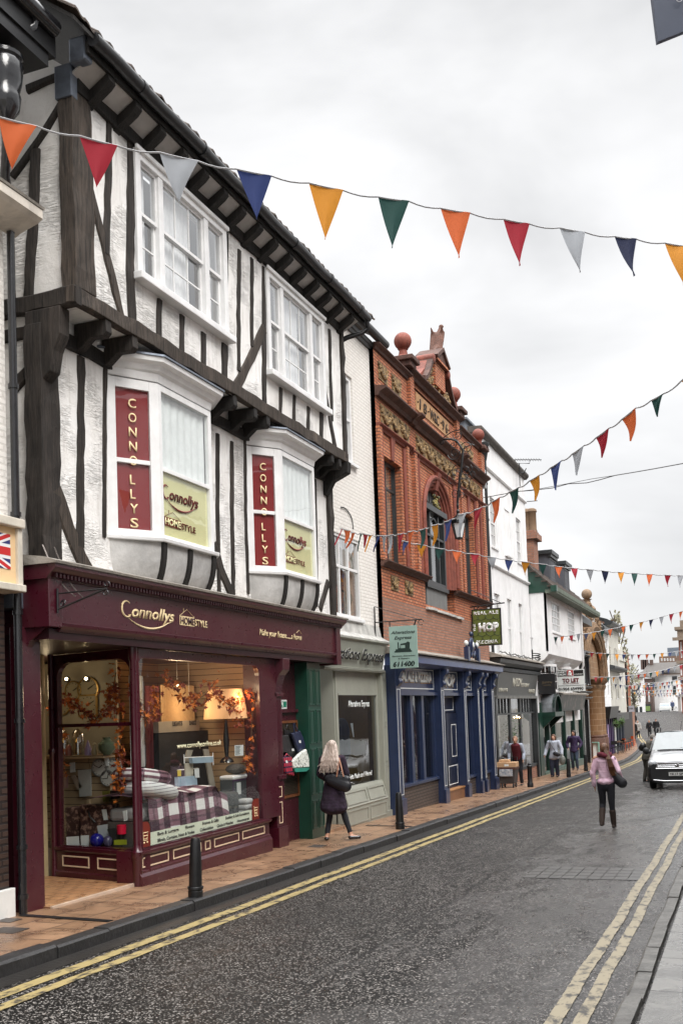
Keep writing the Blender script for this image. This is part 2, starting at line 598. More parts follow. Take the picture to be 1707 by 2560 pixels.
def m_plaid():
 m, t, b, o = newmat('plaid_bedding')
 tcn = t.nodes.new('ShaderNodeTexCoord')
 s = t.nodes.new('ShaderNodeSeparateXYZ')
 t.links.new(tcn.outputs['UV'], s.inputs[0])
 def stripes(src, k):
  f = mathn(t, 'FRACT', mathn(t, 'MULTIPLY', src, k))
  return mathn(t, 'LESS_THAN', f, .5)
 def thin(src, k):
  f = mathn(t, 'FRACT', mathn(t, 'ADD', mathn(t, 'MULTIPLY', src, k), .25))
  return mathn(t, 'LESS_THAN', mathn(t, 'ABSOLUTE', mathn(t, 'SUBTRACT', f, .5)), .05)
 a = stripes(s.outputs[0], 1.0)
 c = stripes(s.outputs[1], 1.0)
 tot = mathn(t, 'MULTIPLY', mathn(t, 'ADD', a, c), .5)
 cc = ramp(t, tot, [(0.0, (.75, .72, .70)), (.5, (.22, .11, .14)), (1.0, (.055, .018, .032))])
 th = mathn(t, 'MAXIMUM', thin(s.outputs[0], 1.0), thin(s.outputs[1], 1.0))
 cc = mixc(t, mathn(t, 'MULTIPLY', th, .5), cc, (.04, .02, .03))
 t.links.new(cc, b.inputs['Base Color'])
 b.inputs['Roughness'].default_value = .9
 bump(t, b, noise_(t, wpos(t), 6, 3), .03, .6)
 return m
def m_two(name, c1, c2, scale, lo, hi, rough=.6, stretch=(1, 1, 1), bmp=0):
 if name in MC: return MC[name]
 m, t, b, o = newmat(name)
 f = noise_(t, wpos(t, stretch), scale, 5, .65, .3)
 t.links.new(mixc(t, ramp(t, f, [(lo, 0.0), (hi, 1.0)]), c1, c2), b.inputs['Base Color'])
 b.inputs['Roughness'].default_value = rough
 if bmp: bump(t, b, f, bmp)
 MC[name] = m
 return m
PL = m_plaster()
TB = m_timber('weathered_oak', (.012, .010, .0085), (.046, .037, .031))
TB2 = m_timber('weathered_oak_light', (.019, .015, .012), (.085, .066, .052))
TD = m_timber('tarred_oak', (.010, .009, .008), (.022, .019, .017))
WH = mat('white_gloss_paint', (.80, .795, .79), .38, .07, 4, .001, 60, dirt=.18, dcol=(.33, .31, .29))
WB = m_brick('white_painted_brick', (.84, .80, .745), (.86, .825, .775), (.72, .68, .63), dirt=.30, dcol=(.55, .52, .48), big=.08, bmp=.006)
WR = mat('white_painted_render', (.84, .84, .84), .7, .06, 1.6, .004, 30, dirt=.25, dcol=(.38, .37, .35))
RB = m_brick('red_brick', (.50, .135, .055), (.64, .26, .13), (.13, .06, .045), dirt=.45, dcol=(.07, .028, .018), big=.3)
RB2 = m_brick('weathered_red_brick', (.33, .135, .080), (.47, .21, .13), (.22, .17, .14), dirt=.4, dcol=(.10, .08, .07), big=.3)
DB = m_brick('dark_glazed_brick', (.045, .028, .022), (.06, .036, .028), (.015, .012, .012), bw=.23, bh=.077, dirt=.1, rough=.4, big=.1)
TCO = mat('terracotta', (.24, .065, .042), .7, .3, 6, .01, 20, dirt=.5, dcol=(.05, .025, .02))
TCD = mat('sooty_terracotta', (.10, .045, .032), .75, .4, 5, .012, 18, dirt=.6, dcol=(.02, .016, .014))
ORN = m_two('carved_buff_terracotta', (.06, .04, .022), (.42, .27, .12), 9, .38, .62, .7, bmp=.05)
OCH = m_brick('ochre_stone', (.23, .125, .058), (.29, .165, .08), (.42, .31, .20), bw=.62, bh=.34, ms=.014, dirt=.45, dcol=(.10, .06, .035), big=.25)
BUR = mat('burgundy_gloss_paint', (.052, .0045, .012), .30, .05, 2, dirt=.22, dcol=(.10, .06, .055), spec=.6, coat=.25)
CRM = mat('cream_paint', (.74, .58, .40), .4, .08, 6)
CRD = mat('cream_door_paint', (.50, .40, .22), .5, .15, 4, dirt=.3)
GRN = mat('dark_green_paint', (.009, .050, .032), .32, .15, 4, coat=.2)
GRY = mat('sage_grey_paint', (.29, .295, .25), .42, .06, 3, dirt=.1)
BLU = mat('navy_blue_paint', (.017, .029, .074), .34, .12, 4, coat=.2)
BLD = mat('blue_black_paint', (.010, .015, .035), .35, .2, 4)
SLT = mat('dark_slate_paint', (.030, .034, .036), .4, .2, 4, dirt=.2)
BLK = mat('black_iron', (.010, .010, .011), .38, .25, 8, .002, 50)
BLG = mat('glossy_black_iron', (.012, .012, .014), .16, .3, 5, .002, 20, spec=.7)
LEAD = mat('lead_flashing', (.135, .155, .19), .42, .25, 6, .004, 15, metal=.4)
STN = mat('worn_stone_coping', (.34, .31, .27), .8, .35, 5, .01, 25, dirt=.6, dcol=(.06, .055, .045))
TIL = mat('mossy_clay_tiles', (.075, .055, .045), .85, .4, 4, .01, 20, dirt=.4, dcol=(.03, .035, .02))
SLA = mat('grey_slate_roof', (.095, .085, .078), .7, .3, 5, .006, 25, dirt=.3)
GLS = m_glass()
GLD = m_glass('dark_shop_glass', (.50, .52, .53), 1.5, 1.1)
GLU = m_glass('old_upper_glass', (.95, .96, .96), 1.55, 2.8)
NET = mat('net_curtain', (.90, .90, .90), .9, .07, 8, .004, 20)
BLI = mat('beige_curtain', (.42, .36, .28), .9, .15, 8)
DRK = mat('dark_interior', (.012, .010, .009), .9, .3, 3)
ASP = m_asphalt()
PAV = m_slabs('orange_paving_slabs', (.37, .22, .13), (.27, .155, .088), (.055, .038, .028), .52, .44, (.115, .064, .040), .40, rot=R(90))
FLG = m_slabs('grey_flagstones', (.19, .186, .175), (.235, .228, .215), (.035, .033, .03), 1.15, .75, (.085, .083, .078), .34, rot=R(90))
KRB = mat('dark_granite_kerb', (.030, .029, .029), .45, .3, 5, .01, 22, dirt=.3, dcol=(.015, .015, .015))
YEL = m_two('worn_yellow_paint', (.35, .275, .12), (.04, .036, .03), 10, .50, .64, .55, (1, .5, 1))
YEW = m_two('faded_yellow_paint', (.28, .24, .165), (.05, .047, .042), 11, .50, .62, .5, (1, .6, 1))
GRA = mat('wet_gutter', (.026, .024, .022), .4, .3, 3, .008, 30)
# ================================================================ ground
def strip(name, fx0, fx1, fz, ys, m, th=0, kind='structure'):
 b = B()
 pa = None
 for y in ys:
  a = b.bm.verts.new((fx0(y), y, fz(y)))
  c = b.bm.verts.new((fx1(y), y, fz(y)))
  if pa: b.bm.faces.new((pa[0], pa[1], c, a))
  pa = (a, c)
 o = b.obj(name, m, kind=kind)
 return o
YS = [-40 + i * 4 for i in range(25)] + [62 + i * 5 for i in range(54)]
strip('ground', lambda y: -400, lambda y: 400, lambda y: zroad(y) - .25, [-60, 0, 60, 75, 90, 105, 125, 165, 200, 235, 330, 900], mat('earth', (.12, .11, .09), .9))
strip('road', lambda y: xk(y) - .05, lambda y: xr(y) + .3, zroad, YS, ASP)
strip('gutter_strip', lambda y: xk(y), lambda y: xk(y) + .24, lambda y: zroad(y) + .004, YS, GRA)
strip('pavement', lambda y: xk(y) - 7.5, lambda y: xk(y) - .17, lambda y: zroad(y) + .12, YS, PAV)
strip('pavement_right', lambda y: xr(y) + .17, lambda y: xr(y) + 6, lambda y: zroad(y) + .05, YS, FLG)
def line(name, x0, x1, y0, y1, m, jit=.0035):
 b = B()
 pa = None
 y = y0
 while y < y1:
  sh = ((xk(y) + 5.98) if x0 < -3 else (xr(y) + .9)) + .008 * math.sin(y * 1.3) + .004 * math.sin(y * 4.1)
  a = b.bm.verts.new((x0 + sh + random.uniform(-jit, jit), y, zroad(y) + .008))
  c = b.bm.verts.new((x1 + sh + random.uniform(-jit, jit), y, zroad(y) + .008))
  if pa: b.bm.faces.new((pa[0], pa[1], c, a))
  pa = (a, c)
  y += .09 if y < 30 else .8
 return b.obj(name, m, kind='structure')
line('yellow_line', -5.645, -5.505, -3, 150, YEL)
line('yellow_line', -5.395, -5.275, -3, 150, YEL)
line('yellow_line', -1.35, -1.24, 2, 150, YEW)
line('yellow_line', -1.17, -1.07, 2, 150, YEW)
def kerb(name, fx, side, h, y0, y1, m, w=.19):
 b = B()
 y = y0
 while y < y1:
  ln = random.uniform(.82, 1.0) if y < 60 else 4
  yb = y + ln - (.012 if y < 60 else 0)
  j = random.uniform(-.008, .008)
  jz = random.uniform(-.008, .006)
  x0, x1 = fx(y) + j, fx(yb) + j
  za, zb = zroad(y) + h + jz, zroad(yb) + h + jz + random.uniform(-.004, .004)
  s = side
  r = .022
  prof = [(0, -.3), (0, -r), (r * s, 0), (w * s, 0), (w * s, -.3)]
  r1 = [(x0 + a, y, za + c) for a, c in prof]
  r2 = [(x1 + a, yb, zb + c) for a, c in prof]
  ym = (y + yb) / 2
  rm = [((x0 + x1) / 2 + a + random.uniform(-.004, .004), ym, (za + zb) / 2 + c + random.uniform(-.004, .004)) for a, c in prof]
  b.loft([r1, rm, r2])
  y += ln
 return b.obj(name, m, kind='structure')
kerb('kerb', xk, -1, .125, -2, 300, KRB)
kerb('kerb', lambda y: xr(y) + .008 * math.sin(y * 1.7), 1, .055, -2, 300, mat('pale_stone_kerb', (.13, .125, .115), .5, .4, 5, .02, 12, dirt=.5, dcol=(.04, .04, .038)), .13)
# drainage channels across the pavement, small covers, the stone patch in the road
b = B()
b.poly([onX(13, 150, 660, -7.4) * 0 + V((-7.4, 9.35, zroad(9.35) + .125)), V((-7.4, 9.45, zroad(9.4) + .125)), V((-6.2, 9.35, zroad(9.3) + .125)), V((-6.2, 9.25, zroad(9.3) + .125))], (0, 0, .004))
b.poly([V((-7.2, 19.9, zroad(19.9) + .125)), V((-7.2, 20.0, zroad(19.9) + .125)), V((-6.2, 19.9, zroad(19.8) + .125)), V((-6.2, 19.8, zroad(19.8) + .125))], (0, 0, .004))
b.obj('drain_channel', BLK, kind='structure')
for (cx, cy, sx, sy) in ((-6.95, 8.62, .16, .13), (-7.35, 9.1, .12, .1), (-6.75, 16.25, .12, .16)):
 z = zroad(cy) + .122
 B().poly([(cx - sx, cy - sy, z), (cx + sx, cy - sy, z), (cx + sx, cy + sy, z), (cx - sx, cy + sy, z)], (0, 0, .005)).obj('drain_cover', mat('cast_iron_cover', (.06, .05, .045), .5, .3, 8, .004, 60), kind='structure')
b = B()
for i in range(4):
 for j in range(9):
  y = 14.0 + i * .30
  x = -2.85 + j * .17
  z = zroad(y) + .004
  b.poly([(x, y, z), (x + .155, y, z), (x + .155, y + .28, z - .0062), (x, y + .28, z - .0062)], (0, 0, .003))
b.obj('stone_setts', mat('pale_setts', (.075, .072, .068), .34, .25, 7, .004, 40), kind='structure')
b = B()
for (cx, cy) in ((-3.15, 43.5),):
 z = zroad(cy) + .010
 b.face([(cx - .12, cy - 2, z + .04), (cx + .12, cy - 2, z + .04), (cx + .12, cy + .2, z), (cx - .12, cy + .2, z)])
 b.face([(cx - .4, cy + .2, z), (cx + .4, cy + .2, z), (cx, cy + 1.6, z - .03)])
b.obj('road_arrow', mat('worn_white_paint', (.6, .6, .58), .5, .3, 6), kind='structure')
# ================================================================ building helpers
def wobble_bar(b, pts, w, t, nrm=(1, 0, 0), amp=.014, step=.16):
 """hewn timber along a polyline, uneven edges"""
 nrm = V(nrm)
 P = [V(p) for p in pts]
 out = []
 for a, c in zip(P, P[1:]):
  n = max(1, int((c - a).length / step))
  for i in range(n):
   out.append(a.lerp(c, i / n))
 out.append(P[-1])
 rings = []
 for i, p in enumerate(out):
  d = (out[min(i + 1, len(out) - 1)] - out[max(i - 1, 0)]).normalized()
  u = nrm.cross(d).normalized()
  wl = w / 2 + random.uniform(-amp, amp)
  wr = w / 2 + random.uniform(-amp, amp)
  e = min(.02, t * .3)
  f = random.uniform(-.004, .004)
  rings.append([p - u * wl - nrm * t, p - u * wl - nrm * e, p - u * (wl - e) + nrm * f, p + u * (wr - e) + nrm * f, p + u * wr - nrm * e, p + u * wr - nrm * t])
 b.loft(rings)
 return b
def timber(parent, name, z, pts, w, X, t=.07, m=None, axis='X', proud=.0):
 b = B()
 P = [onX(z, x, y, X) for x, y in pts] if axis == 'X' else [onY(z, x, y, X) for x, y in pts]
 wobble_bar(b, P, w, t, (1, 0, 0) if axis == 'X' else (0, -1, 0), amp=min(.014, w * .1))
 return b.obj(name, m or TB, parent)
def holed_wall(b, X, y0, y1, z0, z1, holes, d, nx=1):
 ys = sorted(set([y0, y1] + [h[0] for h in holes] + [h[1] for h in holes]))
 zs = sorted(set([z0, z1] + [h[2] for h in holes] + [h[3] for h in holes]))
 ys = [y for y in ys if y0 <= y <= y1]
 zs = [q for q in zs if z0 <= q <= z1]
 def hole(i, j):
  if i < 0 or j < 0 or i >= len(ys) - 1 or j >= len(zs) - 1: return None
  cy, cz = (ys[i] + ys[i + 1]) / 2, (zs[j] + zs[j + 1]) / 2
  return any(h[0] < cy < h[1] and h[2] < cz < h[3] for h in holes)
 for i in range(len(ys) - 1):
  for j in range(len(zs) - 1):
   if hole(i, j): continue
   a, c, e, f = ys[i], ys[i + 1], zs[j], zs[j + 1]
   b.face([(X, a, e), (X, c, e), (X, c, f), (X, a, f)])
   for (ii, jj, p, q) in ((i - 1, j, (a, e), (a, f)), (i + 1, j, (c, e), (c, f)), (i, j - 1, (a, e), (c, e)), (i, j + 1, (a, f), (c, f))):
    h = hole(ii, jj)
    if h is None or h:
     b.face([(X, *p), (X, *q), (X - d * nx, *q), (X - d * nx, *p)])
 return b
def curtain_mesh(X, y0, y1, z0, z1, folds=.06, amp=.012):
 b = B()
 n = max(4, int((y1 - y0) / .02))
 pa = None
 for i in range(n + 1):
  y = y0 + (y1 - y0) * i / n
  x = X + math.sin(y / folds * PI) * amp + math.sin(y * 9) * amp * .5
  a = b.bm.verts.new((x, y, z0))
  c = b.bm.verts.new((x, y, z1))
  if pa: b.bm.faces.new((pa[0], a, c, pa[1]))
  pa = (a, c)
 return b
def window(parent, X, y0, y1, z0, z1, cols=(), rows=(), fw=.06, mw=.025, fm=None, glass=None, curtain='net', sill=True, sash=False, dep=.06, sillp=.06, sillm=None, back=True, lab=None):
 """recessed glazed window whose frame front is at X; cols/rows: glazing bar positions 0..1"""
 fm = fm or WH
 b = B()
 for (a, c, e, f) in ((y0, y0 + fw, z0, z1), (y1 - fw, y1, z0, z1), (y0 + fw, y1 - fw, z1 - fw, z1), (y0 + fw, y1 - fw, z0, z0 + fw)):
  b.box(X - dep, a, e, X, c, f)
 fr = b.obj('window', fm, parent, label=lab)
 iy0, iy1, iz0, iz1 = y0 + fw, y1 - fw, z0 + fw, z1 - fw
 b = B()
 for c in cols:
  y = iy0 + (iy1 - iy0) * c
  b.box(X - dep * .8, y - mw / 2, iz0, X - dep * .25, y + mw / 2, iz1)
 for r in rows:
  z = iz0 + (iz1 - iz0) * r
  b.box(X - dep * .82, iy0, z - mw / 2, X - dep * .22, iy1, z + mw / 2)
 if sash:
  z = (iz0 + iz1) / 2
  b.box(X - dep * .9, iy0, z - .025, X - dep * .12, iy1, z + .025)
 if cols or rows or sash: b.obj('glazing_bar', fm, fr)
 else: b.bm.free()
 b = B()
 b.face([(X - dep * .6, iy0, iz0), (X - dep * .6, iy1, iz0), (X - dep * .6, iy1, iz1), (X - dep * .6, iy0, iz1)])
 b.obj('pane', glass or (GLU if z0 > 3.6 else GLS), fr)
 if curtain:
  if curtain == 'net':
   curtain_mesh(X - dep - .06, iy0, iy1, iz0, iz1).obj('curtain', NET, fr)
  elif curtain == 'half':
   k = (iy1 - iy0)
   curtain_mesh(X - dep - .06, iy0, iy0 + k * .3, iz0, iz1).obj('curtain', BLI, fr)
   curtain_mesh(X - dep - .06, iy1 - k * .34, iy1, iz0, iz1).obj('curtain', BLI, fr)
 if back:
  b = B()
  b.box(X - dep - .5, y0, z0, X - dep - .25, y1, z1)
  b.obj('dark_room_backing', DRK, fr)  # near-black slab: shade of the unlit room put into its colour
 if sill:
  b = B()
  b.box(X - dep, y0 - .06, z0 - .07, X + sillp, y1 + .06, z0)
  b.obj('sill', sillm or fm, fr, bevel=.008)
 return fr
def moulding(b, X, y0, y1, prof, ends=True):
 """profile [(dx,z)...] swept along Y in front of plane X"""
 r1 = [(X + dx, y0, z) for dx, z in prof]
 r2 = [(X + dx, y1, z) for dx, z in prof]
 b.loft([r1, r2])
 return b
def text(s, p0, p1, h, m, parent=None, name='lettering', shear=0.0, ext=.004, up=(0, 0, 1), label=None, off=.018, spacing=1.0, nrm_off=.003, org=None):
 """flat raised lettering whose baseline runs p0->p1 and whose capitals are about h high"""
 cu = bpy.data.curves.new(name, 'FONT')
 cu.body = s
 cu.shear = shear
 cu.offset = off
 cu.space_character = spacing
 cu.resolution_u = 3
 to = bpy.data.objects.new('t', cu)
 col.objects.link(to)
 dg = bpy.context.evaluated_depsgraph_get()
 me = bpy.data.meshes.new_from_object(to.evaluated_get(dg))
 bpy.data.objects.remove(to)
 if not me.vertices: return None
 xs = [v.co.x for v in me.vertices]
 x0, x1 = min(xs), max(xs)
 p0, p1 = V(p0), V(p1)
 r = (p1 - p0)
 wd = r.length
 r.normalize()
 u = V(up)
 u = (u - r * u.dot(r)).normalized()
 n = r.cross(u)
 k = wd / max(x1 - x0, 1e-6)
 hh = h / .70
 for v in me.vertices:
  v.co = p0 + r * ((v.co.x - x0) * k) + u * (v.co.y * hh) + n * nrm_off
 bm = bmesh.new()
 bm.from_mesh(me)
 g = bmesh.ops.extrude_face_region(bm, geom=bm.faces[:])
 for v in g['geom']:
  if isinstance(v, bmesh.types.BMVert): v.co += n * ext
 bmesh.ops.recalc_face_normals(bm, faces=bm.faces)
 bm.to_mesh(me)
 bm.free()
 o = bpy.data.objects.new(name, me)
 col.objects.link(o)
 me.materials.clear()
 me.materials.append(m)
 place(o, parent, org)
 tag(o, label)
 return o
def strokes(lines, r, m, parent, name, X=None, z=None):
 b = B()
 for ln in lines:
  b.tube(ln, r, 5)
 return b.obj(name, m, parent, smooth=True)
# ================================================================ 1 neighbour on the far left
nb = thing('shop_building', 'white painted brick upper floor over dark brick shopfront at the left edge', 'building', (-7.5, 6, -.1))
b = B(); b.box(-12, 2, 3.46, -7.5, 9.42, 9.45); b.obj('upper_wall', WB, nb)
b = B(); b.box(-12, 2, -.4, -7.5, 9.33, 3.45); b.obj('lower_wall', DB, nb)
b = B(); b.box(-7.5, 9.02, -.4, -7.44, 9.36, .22); b.obj('plinth_block', mat('white_tile', (.75, .75, .72), .3, .08), nb, bevel=.006)
b = B(); moulding(b, -7.5, 3, 9.62, [(0, 7.55), (.12, 7.60), (.34, 7.66), (.40, 7.70), (.40, 7.80), (.0, 7.92)]); b.obj('cornice', mat('cream_moulding', (.66, .60, .52), .6, .1, dirt=.4), nb)
b = B(); moulding(b, -7.5, 3, 9.64, [(0, 7.925), (.41, 7.803), (.42, 7.83), (0, 7.96)]); b.obj('lead_capping', STN, nb)
b = B(); b.box(-7.52, 2, 9.45, -6.98, 9.62, 9.60); b.box(-7.6, 2, 9.60, -6.95, 9.72, 9.9); b.obj('eaves', BLK, nb)
b = B(); b.tube([(-6.92, 2, 9.93), (-6.92, 9.66, 9.90)], .10, 10); b.obj('gutter', BLG, nb, smooth=True)
b = B(); b.poly([(-6.95, 2, 9.95), (-6.95, 9.78, 9.95), (-10.5, 9.78, 12.2), (-10.5, 2, 12.2)], (0, 0, .1)); b.obj('roof', TIL, nb)
rh = thing('rainwater_hopper', 'glossy black rainwater hopper and downpipe at the top left corner', 'rainwater hopper', (-7.2, 9.15, 8.4))
b = B(); c = (-7.2, 9.1, 0)
b.lathe([(.05, 8.55), (.10, 8.62), (.17, 8.72), (.19, 8.86), (.17, 8.9), (.20, 9.02), (.22, 9.22), (.20, 9.26), (.22, 9.28), (.22, 9.32), (.14, 9.36)], c, 20)
b.obj('hopper', BLG, rh, smooth=True)
b = B(); b.tube([(-6.95, 9.36, 9.88), (-6.96, 9.33, 9.74), (-7.06, 9.22, 9.60), (-7.16, 9.13, 9.50), (-7.2, 9.1, 9.3)], .05, 10); b.obj('swan_neck', BLG, rh, smooth=True)
b = B(); b.tube([(-7.2, 9.1, 8.6), (-7.2, 9.15, 8.4), (-7.36, 9.3, 8.1), (-7.42, 9.43, 7.97)], .055, 10); b.obj('bend', BLG, rh, smooth=True)
dp = thing('downpipe', 'long black downpipe between the white brick wall and the timber framed shop', 'downpipe', (-7.44, 9.46, 0))
b = B(); b.tube([(-7.43, 9.47, 7.55), (-7.43, 9.47, -.08)], .045, 12); b.obj('pipe', BLG, dp, smooth=True)
b = B()
for z in (5.75, 4.3, 3.2, 2.0, .62, .08): b.tube([(-7.43, 9.47, z), (-7.43, 9.47, z + .05)], .06, 12)
b.obj('pipe_collar', BLG, dp, smooth=True)
fs = thing('flag_sign', 'framed box sign with a union flag on the neighbouring shop at the left edge', 'shop sign', (-7.45, 8.9, 3.4))
CF = mat('sign_frame_cream', (.62, .57, .48), .5, .12, dirt=.4)
b = B(); b.box(-7.5, 7.2, 3.50, -7.28, 9.26, 4.12); b.obj('board', mat('sign_buff', (.80, .56, .31), .6, .05), fs)
b = B(); b.box(-7.5, 7.1, 4.12, -7.2, 9.34, 4.22); b.box(-7.5, 9.26, 3.45, -7.24, 9.34, 4.12); b.box(-7.5, 7.1, 3.42, -7.2, 9.34, 3.50); b.obj('frame', CF, fs, bevel=.012)
fw_ = B(); y0, y1, z0, z1 = 8.2, 9.17, 3.66, 4.04
X = -7.276
fw_.face([(X, y0, z0), (X, y1, z0), (X, y1, z1), (X, y0, z1)]); fl = fw_.obj('flag', mat('flag_blue', (.02, .03, .16), .5, .03), fs)
b = B(); X += .002; yc, zc = (y0 + y1) / 2, (z0 + z1) / 2
def band(b, X, pts): b.face([(X, a, c) for a, c in pts])
def clipdiag(b, X, wd):
 for s in (1, -1):
  h = wd
  band(b, X, [(y0, zc - s * (z1 - zc) ), (y0, zc - s * (z1 - zc) + s * h), (y1 - h * 1.9, zc + s * (z1 - zc)), (y1, zc + s * (z1 - zc)), (y1, zc + s * (z1 - zc) - s * h), (y0 + h * 1.9, zc - s * (z1 - zc))])
clipdiag(b, X, .055)
band(b, X + .001, [(y0, zc - .08), (y1, zc - .08), (y1, zc + .08), (y0, zc + .08)])
band(b, X + .001, [(yc - .08, z0), (yc + .08, z0), (yc + .08, z1), (yc - .08, z1)])
b.obj('flag_white', mat('flag_white', (.8, .8, .8), .5, .03), fl)
b = B(); clipdiag(b, X + .0005, .026)
band(b, X + .002, [(y0, zc - .045), (y1, zc - .045), (y1, zc + .045), (y0, zc + .045)])
band(b, X + .002, [(yc - .045, z0), (yc + .045, z0), (yc + .045, z1), (yc - .045, z1)])
b.obj('flag_red', mat('flag_red', (.55, .02, .02), .5, .03), fl)
# ================================================================ 2 timber framed shop
tf = thing('timber_framed_shop', 'black and white timber framed building with burgundy shopfront reading Connollys Homestyle', 'building', (-7.5, 10.4, -.15))
X1, X2 = -7.50, -7.05          # wall planes of first and second floor
WIN1 = (11.48, 14.02, 7.78, 9.46)
WIN2 = (15.50, 18.03, 7.70, 9.44)
b = B(); holed_wall(b, X2, 10.42, 19.06, 6.95, 9.75, [WIN1, WIN2], .25)
b.face([(X2, 10.17, 6.95), (X2, 10.17, 9.75), (-9.5, 10.17, 11.6), (-9.5, 10.17, 6.95)]); b.face([(X2, 10.17, 6.95), (X2, 10.42, 6.95), (X2, 10.42, 9.75), (X2, 10.17, 9.75)])
b.face([(X2, 19.06, 6.95), (X2, 19.06, 9.75), (-9.5, 19.06, 10.6), (-9.5, 19.06, 6.95)])
b.obj('upper_wall', PL, tf)
b = B(); holed_wall(b, X1, 10.42, 19.35, 3.7, 6.95, [(11.9, 13.4, 4.5, 6.4), (15.9, 17.4, 4.5, 6.4)], .2)
b.face([(X1, 10.17, 3.1), (X1, 10.17, 6.95), (-9.5, 10.17, 6.95), (-9.5, 10.17, 3.1)]); b.face([(X1, 10.17, 3.1), (X1, 10.42, 3.1), (X1, 10.42, 6.95), (X1, 10.17, 6.95)])
b.face([(X1, 19.35, 3.1), (X1, 19.35, 6.95), (-9.5, 19.35, 6.95), (-9.5, 19.35, 3.1)])
b.obj('wall', PL, tf)
b = B(); b.box(-7.5, 10.12, 6.93, -7.06, 19.1, 6.955); b.obj('jetty_soffit', PL, tf)
# heavy members
def tbox(name, x0, y0, z0, x1, y1, z1, m=TB):
 b = B()
 a, c = V(((x0 + x1) / 2, (y0 + y1) / 2, z0)), V(((x0 + x1) / 2, (y0 + y1) / 2, z1))
 n = max(2, int((z1 - z0) / .22))
 rs = []
 for i in range(n + 1):
  p = a.lerp(c, i / n)
  hx, hy = (x1 - x0) / 2, (y1 - y0) / 2
  rs.append([p + V((sx * hx + random.uniform(-.014, .014), sy * hy + random.uniform(-.014, .014), 0)) for sx, sy in ((-1, -1), (1, -1), (1, 1), (-1, 1))])
 b.loft(rs)
 return b.obj(name, m, tf, bevel=.012)
tbox('corner_post', -7.21, 10.10, 7.10, -7.01, 10.52, 9.72, TB2)
tbox('corner_post', -7.72, 10.03, 3.72, -7.47, 10.38, 6.72, TB)
b = B(); b.poly([(-7.70, 10.04, 6.88), (-7.20, 10.04, 6.88), (-7.21, 10.04, 6.55), (-7.30, 10.04, 6.36), (-7.35, 10.04, 6.12), (-7.48, 10.04, 6.02), (-7.70, 10.04, 6.02)], (0, .2, 0)); b.obj('dragon_bracket', TB, tf, bevel=.015)
def longbeam(name, X, y0, y1, z0, z1, t, m, step=.35, sag=.0):
 b = B(); rs = []
 n = int((y1 - y0) / step)
 for i in range(n + 1):
  y = y0 + (y1 - y0) * i / n
  dz = random.uniform(-.018, .018) + sag * math.sin(PI * i / n)
  rs.append([V((X - t, y, z0 + dz)), V((X + random.uniform(-.01, .01), y, z0 + dz + random.uniform(-.01, .01))), V((X + random.uniform(-.01, .01), y, z1 + dz + random.uniform(-.012, .012))), V((X - t, y, z1 + dz))])
 b.loft(rs)
 return b.obj(name, m, tf, bevel=.01)
longbeam('jetty_beam', -7.00, 10.04, 19.15, 6.91, 7.11, .12, TB2)
longbeam('wall_plate', -6.99, 10.2, 19.1, 9.50, 9.70, .12, TD)
longbeam('first_floor_plate', -7.44, 10.3, 19.4, 6.58, 6.76, .1, TD)
b = B(); wobble_bar(b, [(-8.8, 10.09, 6.98), (-7.9, 10.07, 6.99), (-6.98, 10.05, 6.98)], .22, .12, (0, -1, 0)); b.obj('side_beam', TB, tf)
b = B(); wobble_bar(b, [(-8.8, 10.14, 6.66), (-7.5, 10.13, 6.68)], .16, .1, (0, -1, 0)); b.obj('side_beam', TB, tf)
tbox('end_post', -7.15, 18.98, 7.0, -6.99, 19.12, 9.7, TB)
tbox('end_post', -7.62, 19.12, 3.75, -7.43, 19.36, 6.6, TB)
b = B(); b.poly([(-7.5, 18.98, 6.92), (-6.96, 18.98, 6.92), (-6.98, 18.98, 6.7), (-7.3, 18.98, 6.56), (-7.45, 18.98, 6.3), (-7.5, 18.98, 6.3)], (0, .2, 0)); b.obj('jetty_bracket', TD, tf, bevel=.01)
for y in (10.78, 11.38, 14.22, 14.94, 15.42, 18.32, 18.72):
 b = B(); b.poly([(-7.48, y - .065, 6.92), (-7.02, y - .065, 6.915), (-7.01, y - .065, 6.76), (-7.06, y - .065, 6.71), (-7.25, y - .065, 6.72), (-7.40, y - .065, 6.60), (-7.48, y - .065, 6.58)], (0, .13, 0))
 b.obj('joist_end', TD if y > 13 else TB, tf, bevel=.01)
# studs and braces of the second floor
XT = X2 + .025
for z, pts, wd, m in ((1, [(722, 785), (716, 1200), (703, 1660)], .135, TB), (1, [(588, 1190), (690, 1600), (810, 2095)], .15, TB2), (1, [(868, 940), (858, 1700), (875, 2130)], .19, TB),
                      (1, [(1050, 1955), (1046, 2235)], .13, TB), (1, [(1197, 2060), (1196, 2340)], .13, TB),
                      (2, [(30, 1390), (32, 1665)], .13, TB), (2, [(168, 1465), (168, 1745)], .19, TB),
                      (2, [(264, 850), (258, 1280), (262, 1640)], .115, TB), (2, [(347, 905), (345, 1300), (347, 1480)], .11, TB), (2, [(426, 965), (425, 1500), (427, 1925)], .15, TB),
                      (2, [(424, 1360), (330, 1580), (222, 1790)], .20, TB2), (2, [(533, 1750), (532, 1975)], .11, TB), (2, [(623, 1800), (618, 2055)], .12, TB),
                      (2, [(713, 1875), (711, 2115)], .12, TB), (2, [(798, 1915), (798, 2160)], .15, TB), (2, [(850, 1370), (858, 1700), (869, 1965)], .12, TB),
                      (2, [(812, 1740), (850, 1930), (896, 2190)], .16, TB), (2, [(183, 745), (184, 1400)], .07, TD), (2, [(806, 1340), (808, 1880)], .05, TD)):
 nm = 'brace' if abs(pts[0][0] - pts[-1][0]) > 50 else 'stud'
 timber(tf, nm, z, pts, wd, XT, m=m)
XF = X1 + .03
